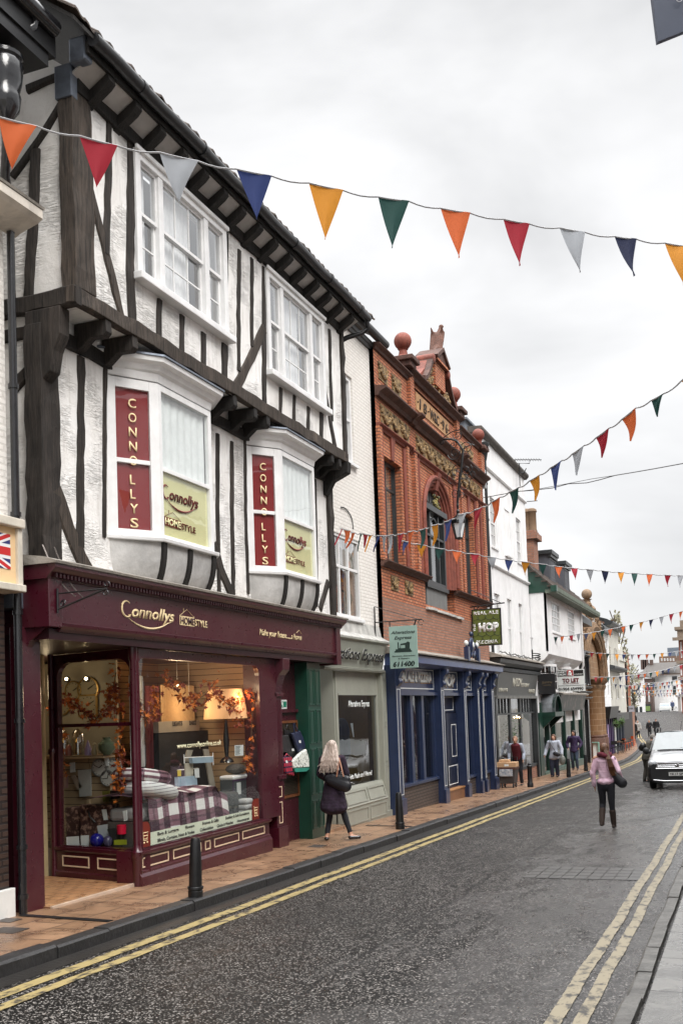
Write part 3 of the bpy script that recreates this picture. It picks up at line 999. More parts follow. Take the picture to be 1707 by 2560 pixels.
for z, pts, wd, m in ((3, [(610, 565), (605, 1200), (603, 1960)], .145, TB), (3, [(786, 600), (782, 1250), (780, 1890)], .075, TB), (3, [(418, 1540), (520, 1830), (655, 2140)], .25, TB2),
                      (4, [(305, 735), (303, 1300), (318, 2010)], .10, TB), (4, [(415, 795), (417, 1400), (428, 1995)], .11, TB), (4, [(519, 790), (524, 1400), (545, 1990)], .08, TB),
                      (4, [(270, 1600), (330, 1800), (425, 2030)], .20, TB), (4, [(1066, 1090), (1078, 1700), (1080, 2090)], .075, TB), (4, [(1168, 1900), (1105, 2110)], .16, TB)):
 nm = 'brace' if abs(pts[0][0] - pts[-1][0]) > 50 else 'stud'
 timber(tf, nm, z, pts, wd, XF, m=m)
# timbers of the end wall
for z, pts, wd in ((1, [(217, 970), (208, 1400), (172, 2015)], .13), (1, [(412, 635), (250, 900), (70, 1150)], .09), (1, [(170, 575), (300, 520), (415, 475)], .10)):
 timber(tf, 'side_stud', z, pts, wd, 10.12, axis='Y')
timber(tf, 'side_brace', 3, [(85, 780), (215, 650)], .17, 10.12, axis='Y')
# eaves: rafter feet, soffit, tiles, gutter
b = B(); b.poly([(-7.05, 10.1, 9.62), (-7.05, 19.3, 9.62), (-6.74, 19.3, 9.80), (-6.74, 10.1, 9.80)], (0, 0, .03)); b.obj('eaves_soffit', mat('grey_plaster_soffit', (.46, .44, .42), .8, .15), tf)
y = 10.5
while y < 19.2:
 b = B(); b.poly([(-7.05, y - .07, 9.60), (-6.72, y - .07, 9.79), (-6.70, y - .07, 9.70), (-6.76, y - .07, 9.64), (-7.05, y - .07, 9.46)], (0, .14, 0)); b.obj('rafter_foot', TD, tf)
 y += .60
b = B(); b.box(-6.74, 10.0, 9.78, -6.70, 19.6, 9.92); b.obj('fascia_board', TD, tf)
gb = B()
gb.tube([(-6.63, 10.0 + .5 * i, 9.92 + .012 * math.sin(i * 1.7)) for i in range(16)] + [(-6.63, 18.2, 9.93), (-6.63, 19.55, 9.91)], .085, 12)
for i in range(6): gb.tube([(-6.63, 11 + 1.6 * i, 9.92), (-6.63, 11.09 + 1.6 * i, 9.92)], .096, 12)
gb.obj('gutter', BLK, tf, smooth=True)
gb = B(); gb.tube([(-6.63, 19.5, 9.86), (-6.64, 19.55, 9.70), (-6.75, 19.5, 9.62), (-7.0, 19.3, 9.50), (-7.15, 19.25, 9.42)], .05, 10); gb.obj('downpipe', BLK, tf, smooth=True)
b = B()
for r in range(9):
 x0, z0 = -6.60 - r * .27, 10.0 + r * .20
 y = 9.55
 while y < 19.7:
  wd = .235
  jz = random.uniform(-.012, .012)
  jx = random.uniform(-.015, .015)
  n = 5
  ring = []
  for k in range(n + 1):
   yy = y + (wd + .01) * k / n
   hz = .028 * math.sin(2 * PI * k / n)
   ring.append((yy, hz))
  for (ya, ha), (yb, hb) in zip(ring, ring[1:]):
   b.poly([(x0 + jx, ya, z0 + ha + jz), (x0 + jx, yb, z0 + hb + jz), (x0 - .31, yb, z0 + .22 + hb), (x0 - .31, ya, z0 + .22 + ha)], (0, 0, .03))
  y += wd
b.obj('roof_tiles', TIL, tf)
b = B(); b.poly([(-6.62, 9.6, 9.96), (-6.62, 19.6, 9.96), (-9.2, 19.6, 11.85), (-9.2, 9.6, 11.85)], (0, 0, -.05)); b.obj('roof_boarding', TD, tf)
b = B(); b.box(-6.98, 10.0, 9.72, -6.74, 10.16, 10.02); b.obj('lead_flashing', LEAD, tf, bevel=.03)
b = B(); b.box(-7.23, 10.07, 9.38, -6.995, 10.2, 9.78); b.obj('lead_flashing', LEAD, tf, bevel=.01)
# second-floor windows
for (y0, y1, z0, z1) in (WIN1, WIN2):
 wd, hh = y1 - y0, z1 - z0
 X = X2 + .06
 b = B()
 for (a, c, e, f) in ((y0 - .02, y0 + .10, z0, z1), (y1 - .10, y1 + .02, z0, z1), (y0 + .10, y1 - .10, z1 - .12, z1), (y0 + .10, y1 - .10, z0, z0 + .05)):
  b.box(X - .16, a, e, X, c, f)
 m1, m2 = y0 + wd * .245, y1 - wd * .245
 b.box(X - .15, m1 - .06, z0 + .05, X - .01, m1 + .06, z1 - .12)
 b.box(X - .15, m2 - .06, z0 + .05, X - .01, m2 + .06, z1 - .12)
 b.box(X, y0 - .04, z1 - .03, X + .04, y1 + .04, z1 + .03)
 fr = b.obj('window', WH, tf, bevel=.008)
 b = B(); b.box(X - .1, y0 - .08, z0 - .10, X + .09, y1 + .08, z0); b.obj('sill', WH, fr, bevel=.012)
 zm = z0 + hh * .52
 for (a, c, nc) in ((y0 + .10, m1 - .06, 1), (m1 + .06, m2 - .06, 3), (m2 + .06, y1 - .10, 1)):
  b = B()
  for (e, f, dx) in ((zm - .02, z1 - .12, .05), (z0 + .05, zm + .02, .09)):
   b.box(X - dx - .035, a, e, X - dx, a + .035, f); b.box(X - dx - .035, c - .035, e, X - dx, c, f)
   b.box(X - dx - .035, a + .035, e, X - dx, c - .035, e + .045); b.box(X - dx - .035, a + .035, f - .04, X - dx, c - .035, f)
   for k in range(1, nc):
    yy = a + (c - a) * k / nc
    b.box(X - dx - .03, yy - .011, e + .045, X - dx - .008, yy + .011, f - .04)
   if dx > .06:
    zz = (e + f) / 2
    b.box(X - dx - .03, a + .035, zz - .011, X - dx - .0075, c - .035, zz + .011)
  b.obj('sash', WH, fr)
  b = B()
  b.face([(X - .068, a, zm), (X - .068, c, zm), (X - .068, c, z1 - .12), (X - .068, a, z1 - .12)])
  b.face([(X - .108, a, z0 + .05), (X - .108, c, z0 + .05), (X - .108, c, zm), (X - .108, a, zm)])
  b.obj('pane', GLU, fr)
  e = c - (.16 if nc == 3 else .07)
  curtain_mesh(X - .20, a, e, z0, z1 - .05, .05, .01).obj('curtain', NET, fr)
 b = B(); b.box(X - .6, y0, z0, X - .35, y1, z1); b.obj('dark_room_backing', DRK, fr)  # dark slab painted in place of the unlit upper room
# ---- the two bay windows with signs
YBD = mat('sign_yellow', (.86, .80, .44), .4, .03, 4)
RSD = mat('sign_red', (.24, .010, .014), .5, .03, 2)
LCR = mat('cream_lettering', (.80, .63, .36), .5, .03)
LBR = mat('brown_lettering', (.20, .025, .015), .5, .03)
SCR = .30
def homestyle(parent, X, y0, y1, z0, z1, mt, mbox):
 """HOME in a filled box under a roof line, then STYLE"""
 ym = y0 + (y1 - y0) * .52
 b = B(); b.box(X, y0, z0, X + .004, ym, z1); bx = b.obj('logo_box', mt, parent)
 text('HOME', (X + .005, y0 + .012, z0 + (z1 - z0) * .14), (X + .005, ym - .012, z0 + (z1 - z0) * .14), (z1 - z0) * .74, mbox, parent)
 text('STYLE', (X, ym + .015, z0 + (z1 - z0) * .10), (X, y1, z0 + (z1 - z0) * .06), (z1 - z0) * .72, mt, parent)
 r = (z1 - z0) * .028
 strokes([[(X + .003, y0, z1), (X + .003, (y0 + ym) / 2, z1 + (z1 - z0) * .75), (X + .003, ym, z1 + .0)], [(X + .003, y0 + (ym - y0) * .27, z1 + (z1 - z0) * .42), (X + .003, y0 + (ym - y0) * .27, z1 + (z1 - z0) * .85)]], r, mt, parent, 'logo_roof')
def connollys(parent, X, y0, y1, zb, ch, mt):
 wd = y1 - y0
 c = []
 for k in range(15):
  a = R(50 + k * 19.5)
  c.append((X + .004, y0 + wd * .10 + math.cos(a) * wd * .085, zb + ch * .50 + math.sin(a) * ch * .56))
 b = B(); b.tube(c + [(X + .004, y0 + wd * .15, zb - ch * .05), (X + .004, y0 + wd * .125, zb + ch * .12), (X + .004, y0 + wd * .16, zb + ch * .10)], .01, 5, rr=[ch * (.03 + .05 * math.sin(PI * k / 14)) for k in range(15)] + [ch * .03] * 3); b.obj('logo_initial', mt, parent, smooth=True)
 text('onnollys', (X, y0 + wd * .19, zb), (X, y1, zb), ch * .86, mt, parent, shear=.25, off=.025)
 sw = []
 for k in range(14):
  t = k / 13
  sw.append((X + .004, y0 + wd * (.13 + .80 * t), zb - ch * .12 - ch * .62 * math.sin(PI * min(1, t * 1.06)) ** .8 + ch * .06 * t))
 b = B(); b.tube(sw, .01, 5, rr=[ch * (.02 + .06 * math.sin(PI * k / 13)) for k in range(14)]); b.obj('logo_swash', mt, parent, smooth=True)
for bi, (yl, ym_, yr_, ye) in enumerate(((11.42, 12.05, 13.55, 14.15), (15.50, 16.05, 17.55, 18.12))):
 XB = -7.10
 z0, z1 = 4.40, 6.52
 # plan of the bay: splayed left cheek, front, splayed right cheek
 plan = [(X1, yl), (XB, ym_), (XB, yr_), (X1, ye)]
 bay = B()
 def lerp2(a, c, t): return (a[0] + (c[0] - a[0]) * t, a[1] + (c[1] - a[1]) * t)
 def offs(d):        # plan pushed outward
  return [(X1, yl - d), (XB + d, ym_ - d * .6), (XB + d, yr_ + d * .6), (X1, ye + d)]
 def frame_side(b, a, c, z0, z1, fw, t, rail=None):
  A, C = V((a[0], a[1], 0)), V((c[0], c[1], 0))
  d = (C - A).normalized(); n = V((d.y, -d.x, 0))
  if n.x < 0: n = -n
  ln = (C - A).length
  def pan(s0, s1, e, f, off=0, tt=None):
   p = [A + d * s0 + n * off, A + d * s1 + n * off]
   b.poly([V((p[0].x, p[0].y, e)), V((p[1].x, p[1].y, e)), V((p[1].x, p[1].y, f)), V((p[0].x, p[0].y, f))], -n * (tt or t))
  pan(0, fw, z0, z1); pan(ln - fw, ln, z0, z1); pan(fw, ln - fw, z1 - fw, z1); pan(fw, ln - fw, z0, z0 + fw * .7)
  if rail: pan(fw, ln - fw, rail - .03, rail + .03, -.012, t * .8)
  return A, d, n, ln
 # cheeks & front
 for k, (a, c) in enumerate(((plan[0], plan[1]), (plan[1], plan[2]), (plan[2], plan[3]))):
  b = B()
  rail = 5.40 if k != 1 else 5.36
  A, d, n, ln = frame_side(b, a, c, z0, z1 - .02, .13 if k != 1 else .085, .07, rail)
  fr = b.obj('bay_window_frame', WH, tf, bevel=.006)
  f_ = .13 if k != 1 else .085
  for (e, f, off) in ((rail, z1 - .02 - f_, -.03), (z0 + f_ * .7, rail, -.045)):
   s = [A + d * f_ + n * off, A + d * (ln - f_) + n * off]
   q = [V((s[0].x, s[0].y, e)), V((s[1].x, s[1].y, e)), V((s[1].x, s[1].y, f)), V((s[0].x, s[0].y, f))]
   b = B(); b.face(q); b.obj('pane', GLS, fr)
   back = [p - n * .015 for p in q]
   if k == 0:
    b = B(); b.face(back); b.obj('sign_panel', RSD, fr)
   elif k == 1 and e < 5:
    b = B(); b.face(back); b.obj('sign_panel', YBD, fr)
   else:
    b = B()
    nn_ = 40
    pr = None
    for i in range(nn_ + 1):
     p = back[0].lerp(back[1], i / nn_) - n * (.04 + .008 * math.sin(i * 1.1))
     v0 = b.bm.verts.new((p.x, p.y, e)); v1 = b.bm.verts.new((p.x, p.y, f))
     if pr: b.bm.faces.new((pr[0], v0, v1, pr[1]))
     pr = (v0, v1)
    b.obj('curtain', NET, fr)
  if k == 0:
   zz = 6.24
   for i, ch in enumerate('CONNOLLYS'):
    hc = .125
    cy = A + d * (ln * .5) + n * (-.02 if i < 5 else -.036)
    wch = .115 if ch != 'L' else .075
    zq = zz - i * (.192) - (.06 if i >= 5 else 0)
    dl = -d * wch / 2 if ch != 'L' else -d * .05
    p = V((cy.x, cy.y, zq - hc))
    text(ch, p + dl, p + dl + d * wch, hc, LCR, fr, nrm_off=.002, off=.012)
 # inside of bay and yellow board logos
 fr1 = tf
 lg = B(); lg.box(XB - .053, ym_ + .1, 4.46, XB - .050, yr_ - .1, 4.47); lg = lg.obj('sign_lettering_strip', YBD, tf)
 connollys(lg, XB - .052, ym_ + .13, ym_ + 1.13, 4.99, .17, LBR)
 homestyle(lg, XB - .052, ym_ + .17, ym_ + 1.03, 4.61, 4.73, LBR, YBD)
 # head: frieze + cornice + lead cap ; sill board
 b = B()
 o1, o2, o3 = offs(0.0), offs(.10), offs(.16)
 b.loft([[(x, y, z1) for x, y in plan], [(x, y, z1 + .10) for x, y in offs(.02)]])
 b.obj('bay_frieze', WH, tf)
 b = B()
 b.loft([[(x, y, z1 + .10) for x, y in offs(.02)], [(x, y, z1 + .13) for x, y in offs(.06)], [(x, y, z1 + .19) for x, y in offs(.09)], [(x, y, z1 + .22) for x, y in offs(.16)], [(x, y, z1 + .28) for x, y in offs(.17)]])
 b.obj('bay_cornice', WH, tf)
 b = B(); b.loft([[(x, y, z1 + .283) for x, y in offs(.19)], [(x, y, z1 + .31) for x, y in offs(.185)], [(x - .0, y, z1 + .42) for x, y in [(X1, yl + .1), (XB - .2, ym_), (XB - .2, yr_), (X1, ye - .1)]]]); b.obj('bay_lead_roof', LEAD, tf)
 b = B(); b.loft([[(x, y, z0 - .055) for x, y in offs(.06)], [(x, y, z0) for x, y in offs(.07)]]); b.obj('bay_sill', WH, tf, bevel=.01)
 # coved plaster base with dark ribs
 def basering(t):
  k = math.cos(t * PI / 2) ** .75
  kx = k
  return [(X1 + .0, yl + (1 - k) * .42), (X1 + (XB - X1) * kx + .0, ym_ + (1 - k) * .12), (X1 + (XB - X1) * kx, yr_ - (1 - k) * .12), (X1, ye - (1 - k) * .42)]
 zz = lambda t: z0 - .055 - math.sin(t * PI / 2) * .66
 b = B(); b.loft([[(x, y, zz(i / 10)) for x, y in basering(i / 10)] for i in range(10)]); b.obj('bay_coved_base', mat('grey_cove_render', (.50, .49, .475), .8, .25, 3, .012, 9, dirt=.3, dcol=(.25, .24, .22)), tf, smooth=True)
 for j, fy in enumerate((0.0, .5, 1.0)):
  b = B(); pts = []
  for i in range(10):
   r_ = basering(i / 10)
   p = lerp2(r_[1], r_[2], .03 + fy * .94)
   pts.append(V((p[0] + .012, p[1], zz(i / 10))))
  rs = []
  for i, p in enumerate(pts):
   dd = (pts[min(i + 1, 9)] - pts[max(0, i - 1)]).normalized()
   nr = V((1, 0, 0)); nr = (nr - dd * nr.dot(dd)).normalized()
   yv = V((0, .052, 0))
   rs.append([p - yv - nr * .05, p - yv + nr * .02, p + yv + nr * .02, p + yv - nr * .05])
  b.loft(rs); b.obj('bay_rib', TD, tf)
 b = B(); b.box(-8.3, yl + .2, z0, -8.25, ye - .2, z1); b.obj('dark_room_backing', DRK, tf)  # dark sheet standing in for the shade inside the bay room
# dark reflections: patterned vertical blinds behind the first bay
# ---- shop fascia
FX = -7.15
b = B(); b.box(-7.5, 9.66, 3.10, FX, 18.62, 3.60); b.obj('fascia', BUR, tf)
for (a, c, e) in ((9.62, 9.86, 3.06), (18.45, 18.66, 2.90)): b = B(); b.box(-7.5, a, e, FX + .035, c, 3.64); b.obj('fascia_end_block', BUR, tf, bevel=.012)
b = B(); moulding(b, FX, 9.86, 18.45, [(-.3, 3.02), (-.02, 3.02), (.0, 3.05), (.035, 3.08), (.04, 3.115), (.012, 3.125), (-.3, 3.13)]); b.obj('fascia_lip', BUR, tf)
b = B(); moulding(b, FX, 9.58, 18.72, [(-.3, 3.60), (.03, 3.60), (.06, 3.64), (.13, 3.70), (.15, 3.72), (.15, 3.76), (-.35, 3.76)]); b.obj('fascia_cornice', BUR, tf)
b = B(); y = 9.66
while y < 18.6: b.box(FX, y, 3.612, FX + .10, y + .035, 3.66); y += .07
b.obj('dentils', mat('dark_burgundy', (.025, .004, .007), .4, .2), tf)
b = B(); moulding(b, FX, 9.55, 18.75, [(-.36, 3.762), (.17, 3.762), (.18, 3.79), (.02, 3.84), (-.36, 3.90)]); b.obj('fascia_coping', STN, tf)
b = B(); b.poly([(-7.15, 9.655, 3.6), (-7.9, 9.655, 3.6), (-7.9, 9.655, 3.1), (-7.15, 9.655, 3.1)], (0, .05, 0)); b.poly([(-7.15, 9.66, 3.1), (-7.25, 9.66, 3.02), (-7.42, 9.66, 2.92), (-7.52, 9.66, 2.75), (-7.9, 9.66, 2.75), (-7.9, 9.66, 3.1)], (0, .1, 0)); b.obj('canopy_side', BUR, tf)
b = B(); b.box(-8.2, 9.45, 3.28, -7.47, 9.68, 3.46); b.obj('lead_flashing', LEAD, tf, bevel=.01)
b = B(); b.box(-8.0, 9.5, 3.46, -7.5, 10.4, 3.8); b.obj('canopy_top', TD, tf)
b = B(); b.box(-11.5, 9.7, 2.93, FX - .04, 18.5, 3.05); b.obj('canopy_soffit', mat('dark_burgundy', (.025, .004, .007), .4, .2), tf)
fas = B(); fas.box(FX, 11.55, 3.15, FX + .002, 11.56, 3.16); fas = fas.obj('fascia_lettering', BUR, tf)
p0, p1 = onX(6, 8, 430, FX), onX(6, 388, 460, FX)
connollys(fas, FX, 11.10, 12.41, 3.30, .18, LCR)
p0, p1 = onX(6, 427, 470, FX), onX(6, 622, 480, FX)
homestyle(fas, FX, p0.y, p1.y, 3.275, 3.405, LCR, BUR)
p0, p1 = onX(6, 993, 540, FX), onX(6, 1243, 556, FX)
ys, ye_ = p0.y, onX(6, 1293, 556, FX).y
text('Make your house......a home', (FX, ys, 3.28), (FX, ye_, 3.28), .10, LCR, fas, shear=.3)
ym2 = onX(6, 1260, 500, FX).y; ye2 = ye_
strokes([[(FX + .003, ym2 - .03, 3.40), (FX + .003, (ym2 + ye2) / 2, 3.455), (FX + .003, ye2, 3.395)]], .005, LCR, fas, 'logo_roof')
# iron sign bracket with chains
br = thing('sign_bracket', 'empty wrought iron sign bracket hung by two chains on the burgundy fascia', 'bracket', (-7.1, 9.8, 3.2))
q0, q1, q2 = onX(17, 795, 1600, FX), onX(17, 800, 1960, FX), V((-6.72, 9.9, 3.62))
b = B(); b.tube([q0 + V((.05, 0, 0)), q1 + V((.05, 0, 0))], .013, 6); e = q0 + V((.62, .12, -.03)); b.tube([q0 + V((.05, 0, -.06)), e], .010, 6); b.tube([q1 + V((.05, 0, .04)), e], .012, 6)
b.obj('arm', BLK, br, smooth=True)
b = B()
for c_ in (q0 + V((.10, .03, -.16)), q1 + V((.10, .02, .10)), e + V((0, .0, .05)), e + V((-.02, 0, -.05))):
 b.tube([c_ + V((math.cos(k * .7) * .035 * (1 - k * .05), 0, math.sin(k * .7) * .035 * (1 - k * .05))) for k in range(11)], .007, 5)
b.obj('scroll', BLG, br, smooth=True)
for (s_, t_) in (((17, 632, 950), q0 + V((.25, .05, -.1))), ((17, 805, 985), q0 + V((.36, .07, -.13)))):
 a_ = onX(*s_, -7.42)
 b = B(); pts = [a_.lerp(t_, k / 30) + V((0, 0, -.10 * math.sin(PI * k / 30))) for k in range(31)]
 for k in range(30):
  o_ = V((.006, 0, 0)) if k % 2 else V((0, .006, 0))
  b.tube([pts[k] - o_, pts[k + 1] - o_], .0035, 4); b.tube([pts[k] + o_, pts[k + 1] + o_], .0035, 4)
 b.obj('chain', mat('steel_chain', (.25, .22, .2), .4, .2, metal=.7), br)
# ================================================================ Connollys shopfront
GX = -7.30
C0, C1 = V((-8.86, 12.02, 0)), V((GX, 11.62, 0))      # side glass (facing the lobby)
C2 = V((GX, 15.42, 0))
ZG0, ZG1 = .28, 2.92
def wall_frame(b, A, C, z0, z1, fs, ft, fb, rad, t, n):
 """upright frame with a round-shouldered opening, between ground points A and C"""
 d = (C - A); ln = d.length; d.normalize()
 def P(s, z): return V((A.x + d.x * s, A.y + d.y * s, z))
 inner, outer = [], []
 i0, i1, j0, j1 = fs, ln - fs, z0 + fb, z1 - ft
 def add(s, z, so, zo): inner.append((s, z)); outer.append((so, zo))
 add(i0, j0, 0, z0); add(i0, j1 - rad, 0, j1 - rad)
 for k in range(1, 6):
  a = PI / 2 * k / 6
  add(i0 + rad - rad * math.cos(a), j1 - rad + rad * math.sin(a), 0 + (i0 + rad) * (k / 6) if k > 3 else 0, j1 - rad + (ft + rad) * min(1, k / 3))
 add(i0 + rad, j1, i0 + rad, z1); add(i1 - rad, j1, i1 - rad, z1)
 for k in range(5, 0, -1):
  a = PI / 2 * k / 6
  add(i1 - rad + rad * math.cos(a), j1 - rad + rad * math.sin(a), ln - (fs + rad) * (k / 6) if k > 3 else ln, j1 - rad + (ft + rad) * min(1, k / 3))
 add(i1, j1 - rad, ln, j1 - rad); add(i1, j0, ln, z0)
 m = len(inner)
 for k in range(m):
  q = (k + 1) % m
  b.poly([P(*outer[k]), P(*outer[q]), P(*inner[q]), P(*inner[k])], -n * t)
nF = V((1, 0, 0))
dS = (C1 - C0).normalized(); nS = V((dS.y, -dS.x, 0)); nS = nS if nS.y < 0 else -nS
b = B(); wall_frame(b, C1, C2, ZG0, ZG1, .07, .12, .04, .16, .08, nF); sf = b.obj('shop_window', BUR, tf, label='large burgundy shop window with bedding display')
b = B(); b.face([(GX - .03, 11.66, .3), (GX - .03, 15.38, .3), (GX - .03, 15.38, 2.85), (GX - .03, 11.66, 2.85)]); b.obj('pane', GLS, sf)
b = B(); wall_frame(b, C0, C1, ZG0, ZG1, .085, .12, .04, .22, .08, nS)
ln = (C1 - C0).length
P_ = lambda s, z: V((C0.x + dS.x * s, C0.y + dS.y * s, z))
b.poly([P_(.08, 1.92), P_(ln - .08, 1.92), P_(ln - .08, 1.965), P_(.08, 1.965)], -nS * .05)
sg = b.obj('side_window', BUR, tf)
b = B(); q = [P_(.05, .3) - nS * .03, P_(ln - .05, .3) - nS * .03, P_(ln - .05, 2.88) - nS * .03, P_(.05, 2.88) - nS * .03]; b.face(q); b.obj('pane', GLS, sg)
b = B(); b.lathe([(.062, -.2), (.062, .20), (.075, .22), (.075, .30), (.055, .32), (.045, .40), (.042, 1.5), (.042, 2.75), (.055, 2.78), (.06, 2.95)], (GX - .01, 11.60, 0), 14); b.obj('corner_mullion', BUR, tf, smooth=True)
b = B(); b.lathe([(.05, -.1), (.04, .1), (.04, 1.55), (.058, 1.57), (.058, 1.62), (.04, 1.64), (.04, 2.95)], (C0.x - .02, C0.y - .02, 0), 12); b.obj('back_mullion', BUR, tf, smooth=True)
# stall riser: front and lobby side
b = B()
moulding(b, GX, 11.56, 15.52, [(-.3, -.30), (.075, -.30), (.075, -.02), (.06, .0), (.045, .02), (.045, .045), (.02, .06), (.02, .235), (.05, .25), (.075, .275), (.075, .30), (-.3, .315)])
b.obj('stall_riser', BUR, tf)
b = B()
def side_poly(prof):
 r1 = [V((C0.x, C0.y, z)) + nS * dx for dx, z in prof]; r2 = [V((C1.x, C1.y, z)) + nS * dx for dx, z in prof]
 b.loft([r1, r2])
side_poly([(-.2, -.2), (.05, -.2), (.05, -.04), (.03, -.02), (.03, .235), (.055, .26), (.055, .30), (-.2, .31)])
b.obj('lobby_stall_riser', BUR, tf)
def rect_trim(b, f, s0, s1, z0, z1, w=.018, t=.006):
 for a, c, e, g in ((s0, s1, z0, z0 + w), (s0, s1, z1 - w, z1), (s0, s0 + w, z0 + w, z1 - w), (s1 - w, s1, z0 + w, z1 - w)):
  b.poly([f(a, e), f(c, e), f(c, g), f(a, g)], f.n * t)
class FX_:
 def __init__(s, o, d, n): s.o, s.d, s.n = V(o), V(d), V(n)
 def __call__(s, a, z): return V((s.o.x + s.d.x * a, s.o.y + s.d.y * a, z))
fF = FX_((GX + .0205, 0, 0), (0, 1, 0), nF)
for (a, c) in ((11.66, 12.32), (12.44, 13.22), (13.34, 13.50), (13.62, 14.42), (14.54, 15.34)):
 b = B(); rect_trim(b, fF, a, c, .085, .215); b.obj('cream_panel_trim', CRM, tf)
fS = FX_(C0 + nS * .031, dS, nS)
for (a, c) in ((.16, .70), (.86, 1.42)):
 b = B(); rect_trim(b, fS, a, c, .04, .19); b.obj('cream_panel_trim', CRM, tf)
# pilasters, consoles
b = B(); b.box(-7.62, 9.56, -.2, -7.46, 9.90, 3.08); b.obj('pilaster', BUR, tf, bevel=.01)
b = B(); b.box(-7.5, 15.95, -.35, -7.30, 16.34, .10); b.box(-7.5, 15.98, .10, -7.34, 16.30, 2.3); b.box(-7.5, 15.95, .9, -7.30, 16.33, .97); b.box(-7.5, 15.95, 2.3, -7.30, 16.33, 2.36)
for k in range(5): b.box(-7.34, 16.01 + k * .055, 1.0, -7.332, 16.035 + k * .055, 2.25)
b.obj('pilaster', BUR, tf, bevel=.006)
b = B(); b.poly([(-7.5, 16.0, 2.36), (-7.32, 16.0, 2.36), (-7.30, 16.0, 2.5), (-7.24, 16.0, 2.66), (-7.16, 16.0, 2.75), (-7.15, 16.0, 2.94), (-7.5, 16.0, 2.94)], (0, .28, 0)); b.obj('console', BUR, tf, bevel=.01)
fP = FX_((-7.34, 0, 0), (0, 1, 0), nF)
b = B(); rect_trim(b, fP, 16.06, 16.2, .60, .78, .014); b.obj('cream_panel_trim', CRM, tf)
b = B(); rect_trim(b, fP, 16.06, 16.2, .16, .52, .014); b.obj('cream_panel_trim', CRM, tf)
b = B(); b.box(-7.62, 15.42, .3, -7.30, 16.0, 2.94); b.obj('pier', BUR, tf)
# recessed panel with mesh where bags hang
b = B(); b.box(-7.66, 16.3, -.35, -7.55, 17.45, 2.94); b.box(-7.55, 16.3, 2.02, -7.50, 17.45, 2.08); b.obj('door_panel', BUR, tf, bevel=.004)
b = B(); fM = FX_((-7.55, 0, 0), (0, 1, 0), nF); rect_trim(b, fM, 16.36, 17.4, .52, 1.88, .045, .03); b.obj('grille_frame', mat('brown_varnish', (.16, .055, .02), .4, .3), tf)
b = B(); z = .58
while z < 1.84: b.box(-7.55, 16.4, z, -7.535, 17.36, z + .012); z += .028
b.obj('grille', mat('grille_bronze', (.10, .075, .05), .4, .2, metal=.4), tf)
b = B(); b.box(-7.55, 16.56, 2.09, -7.545, 16.98, 2.25); ex = b.obj('fire_exit_sign', mat('sign_white', (.75, .77, .75), .4, .04), tf)
b = B(); b.box(-7.545, 16.57, 2.10, -7.542, 16.72, 2.24); b.box(-7.545, 16.83, 2.12, -7.542, 16.96, 2.22); b.obj('sign_green', mat('exit_green', (.01, .20, .12), .4, .04), ex)
SW = mat('sign_white', (.75, .77, .75), .4, .04)
text('Fire', (-7.541, 16.59, 2.18), (-7.541, 16.70, 2.18), .045, SW, ex, ext=.001); text('exit', (-7.541, 16.59, 2.115), (-7.541, 16.70, 2.115), .04, SW, ex, ext=.001)
b = B(); y = 16.77
b.tube([(-7.541, y + .02, 2.21), (-7.541, y, 2.17), (-7.541, y + .03, 2.11)], .006, 5); b.tube([(-7.541, y, 2.17), (-7.541, y - .025, 2.11)], .006, 5); b.ball((-7.541, y + .025, 2.225), .010, n=6, m=4); b.obj('running_figure', mat('exit_green', (), 0) if 0 else MC['exit_green'], ex)
# green panelled shutter
b = B(); b.box(-7.62, 17.38, -.32, -7.30, 18.00, 2.92)
gs = b.obj('green_panelled_shutter', GRN, tf, bevel=.006)
for (a, c) in ((17.42, 17.66), (17.72, 17.96)):
 for (e, f) in ((-.1, .42), (.52, 1.36), (1.44, 2.06), (2.14, 2.8)):
  b = B(); rect_trim(b, FX_((-7.30, 0, 0), (0, 1, 0), nF), a, c, e, f, .028, .012)
  b.box(-7.30, a + .06, e + .05, -7.294, c - .06, f - .05)
  b.obj('raised_panel', GRN, gs, bevel=.003)
# lobby: floor, step, cream door, back
b = B(); b.poly([(-7.36, 9.86, zroad(9.9) + .14), (-7.36, 11.60, zroad(11.6) + .16), (-9.2, 12.0, .0 - .10), (-9.2, 9.9, -.10)], (0, 0, -.2)); b.obj('lobby_floor', m_slabs('lobby_tiles', (.50, .27, .13), (.44, .22, .10), (.16, .08, .05), .21, .21, (.34, .17, .08), .4), tf)
b = B(); b.poly([(-7.33, 9.86, zroad(9.9) + .142), (-7.33, 11.60, zroad(11.6) + .162), (-7.365, 11.60, zroad(11.6) + .165), (-7.365, 9.86, zroad(9.9) + .145)], (0, 0, -.1)); b.obj('step_edge', mat('pale_step_edge', (.55, .42, .32), .4, .2), tf)
b = B(); b.box(-9.14, 11.86, -.14, -8.96, 11.98, 2.93); b.box(-9.10, 11.80, -.14, -9.02, 11.86, .25); b.box(-9.9, 11.9, 1.95, -9.14, 11.98, 2.05); b.box(-9.9, 11.92, 2.05, -9.14, 11.96, 2.93)
b.obj('door_frame', CRD, tf, bevel=.012)
b = B(); b.box(-9.7, 11.90, -.1, -9.16, 11.94, 1.94); b.obj('shop_door', mat('dark_red_door', (.05, .006, .01), .3, .2), tf)
b = B(); b.box(-12, 9.6, -.3, -9.7, 9.7, 3); b.box(-9.2, 9.62, -.3, -7.62, 9.70, 3.0); b.obj('lobby_wall', mat('dark_burgundy', (.025, .004, .007), .4, .2), tf)
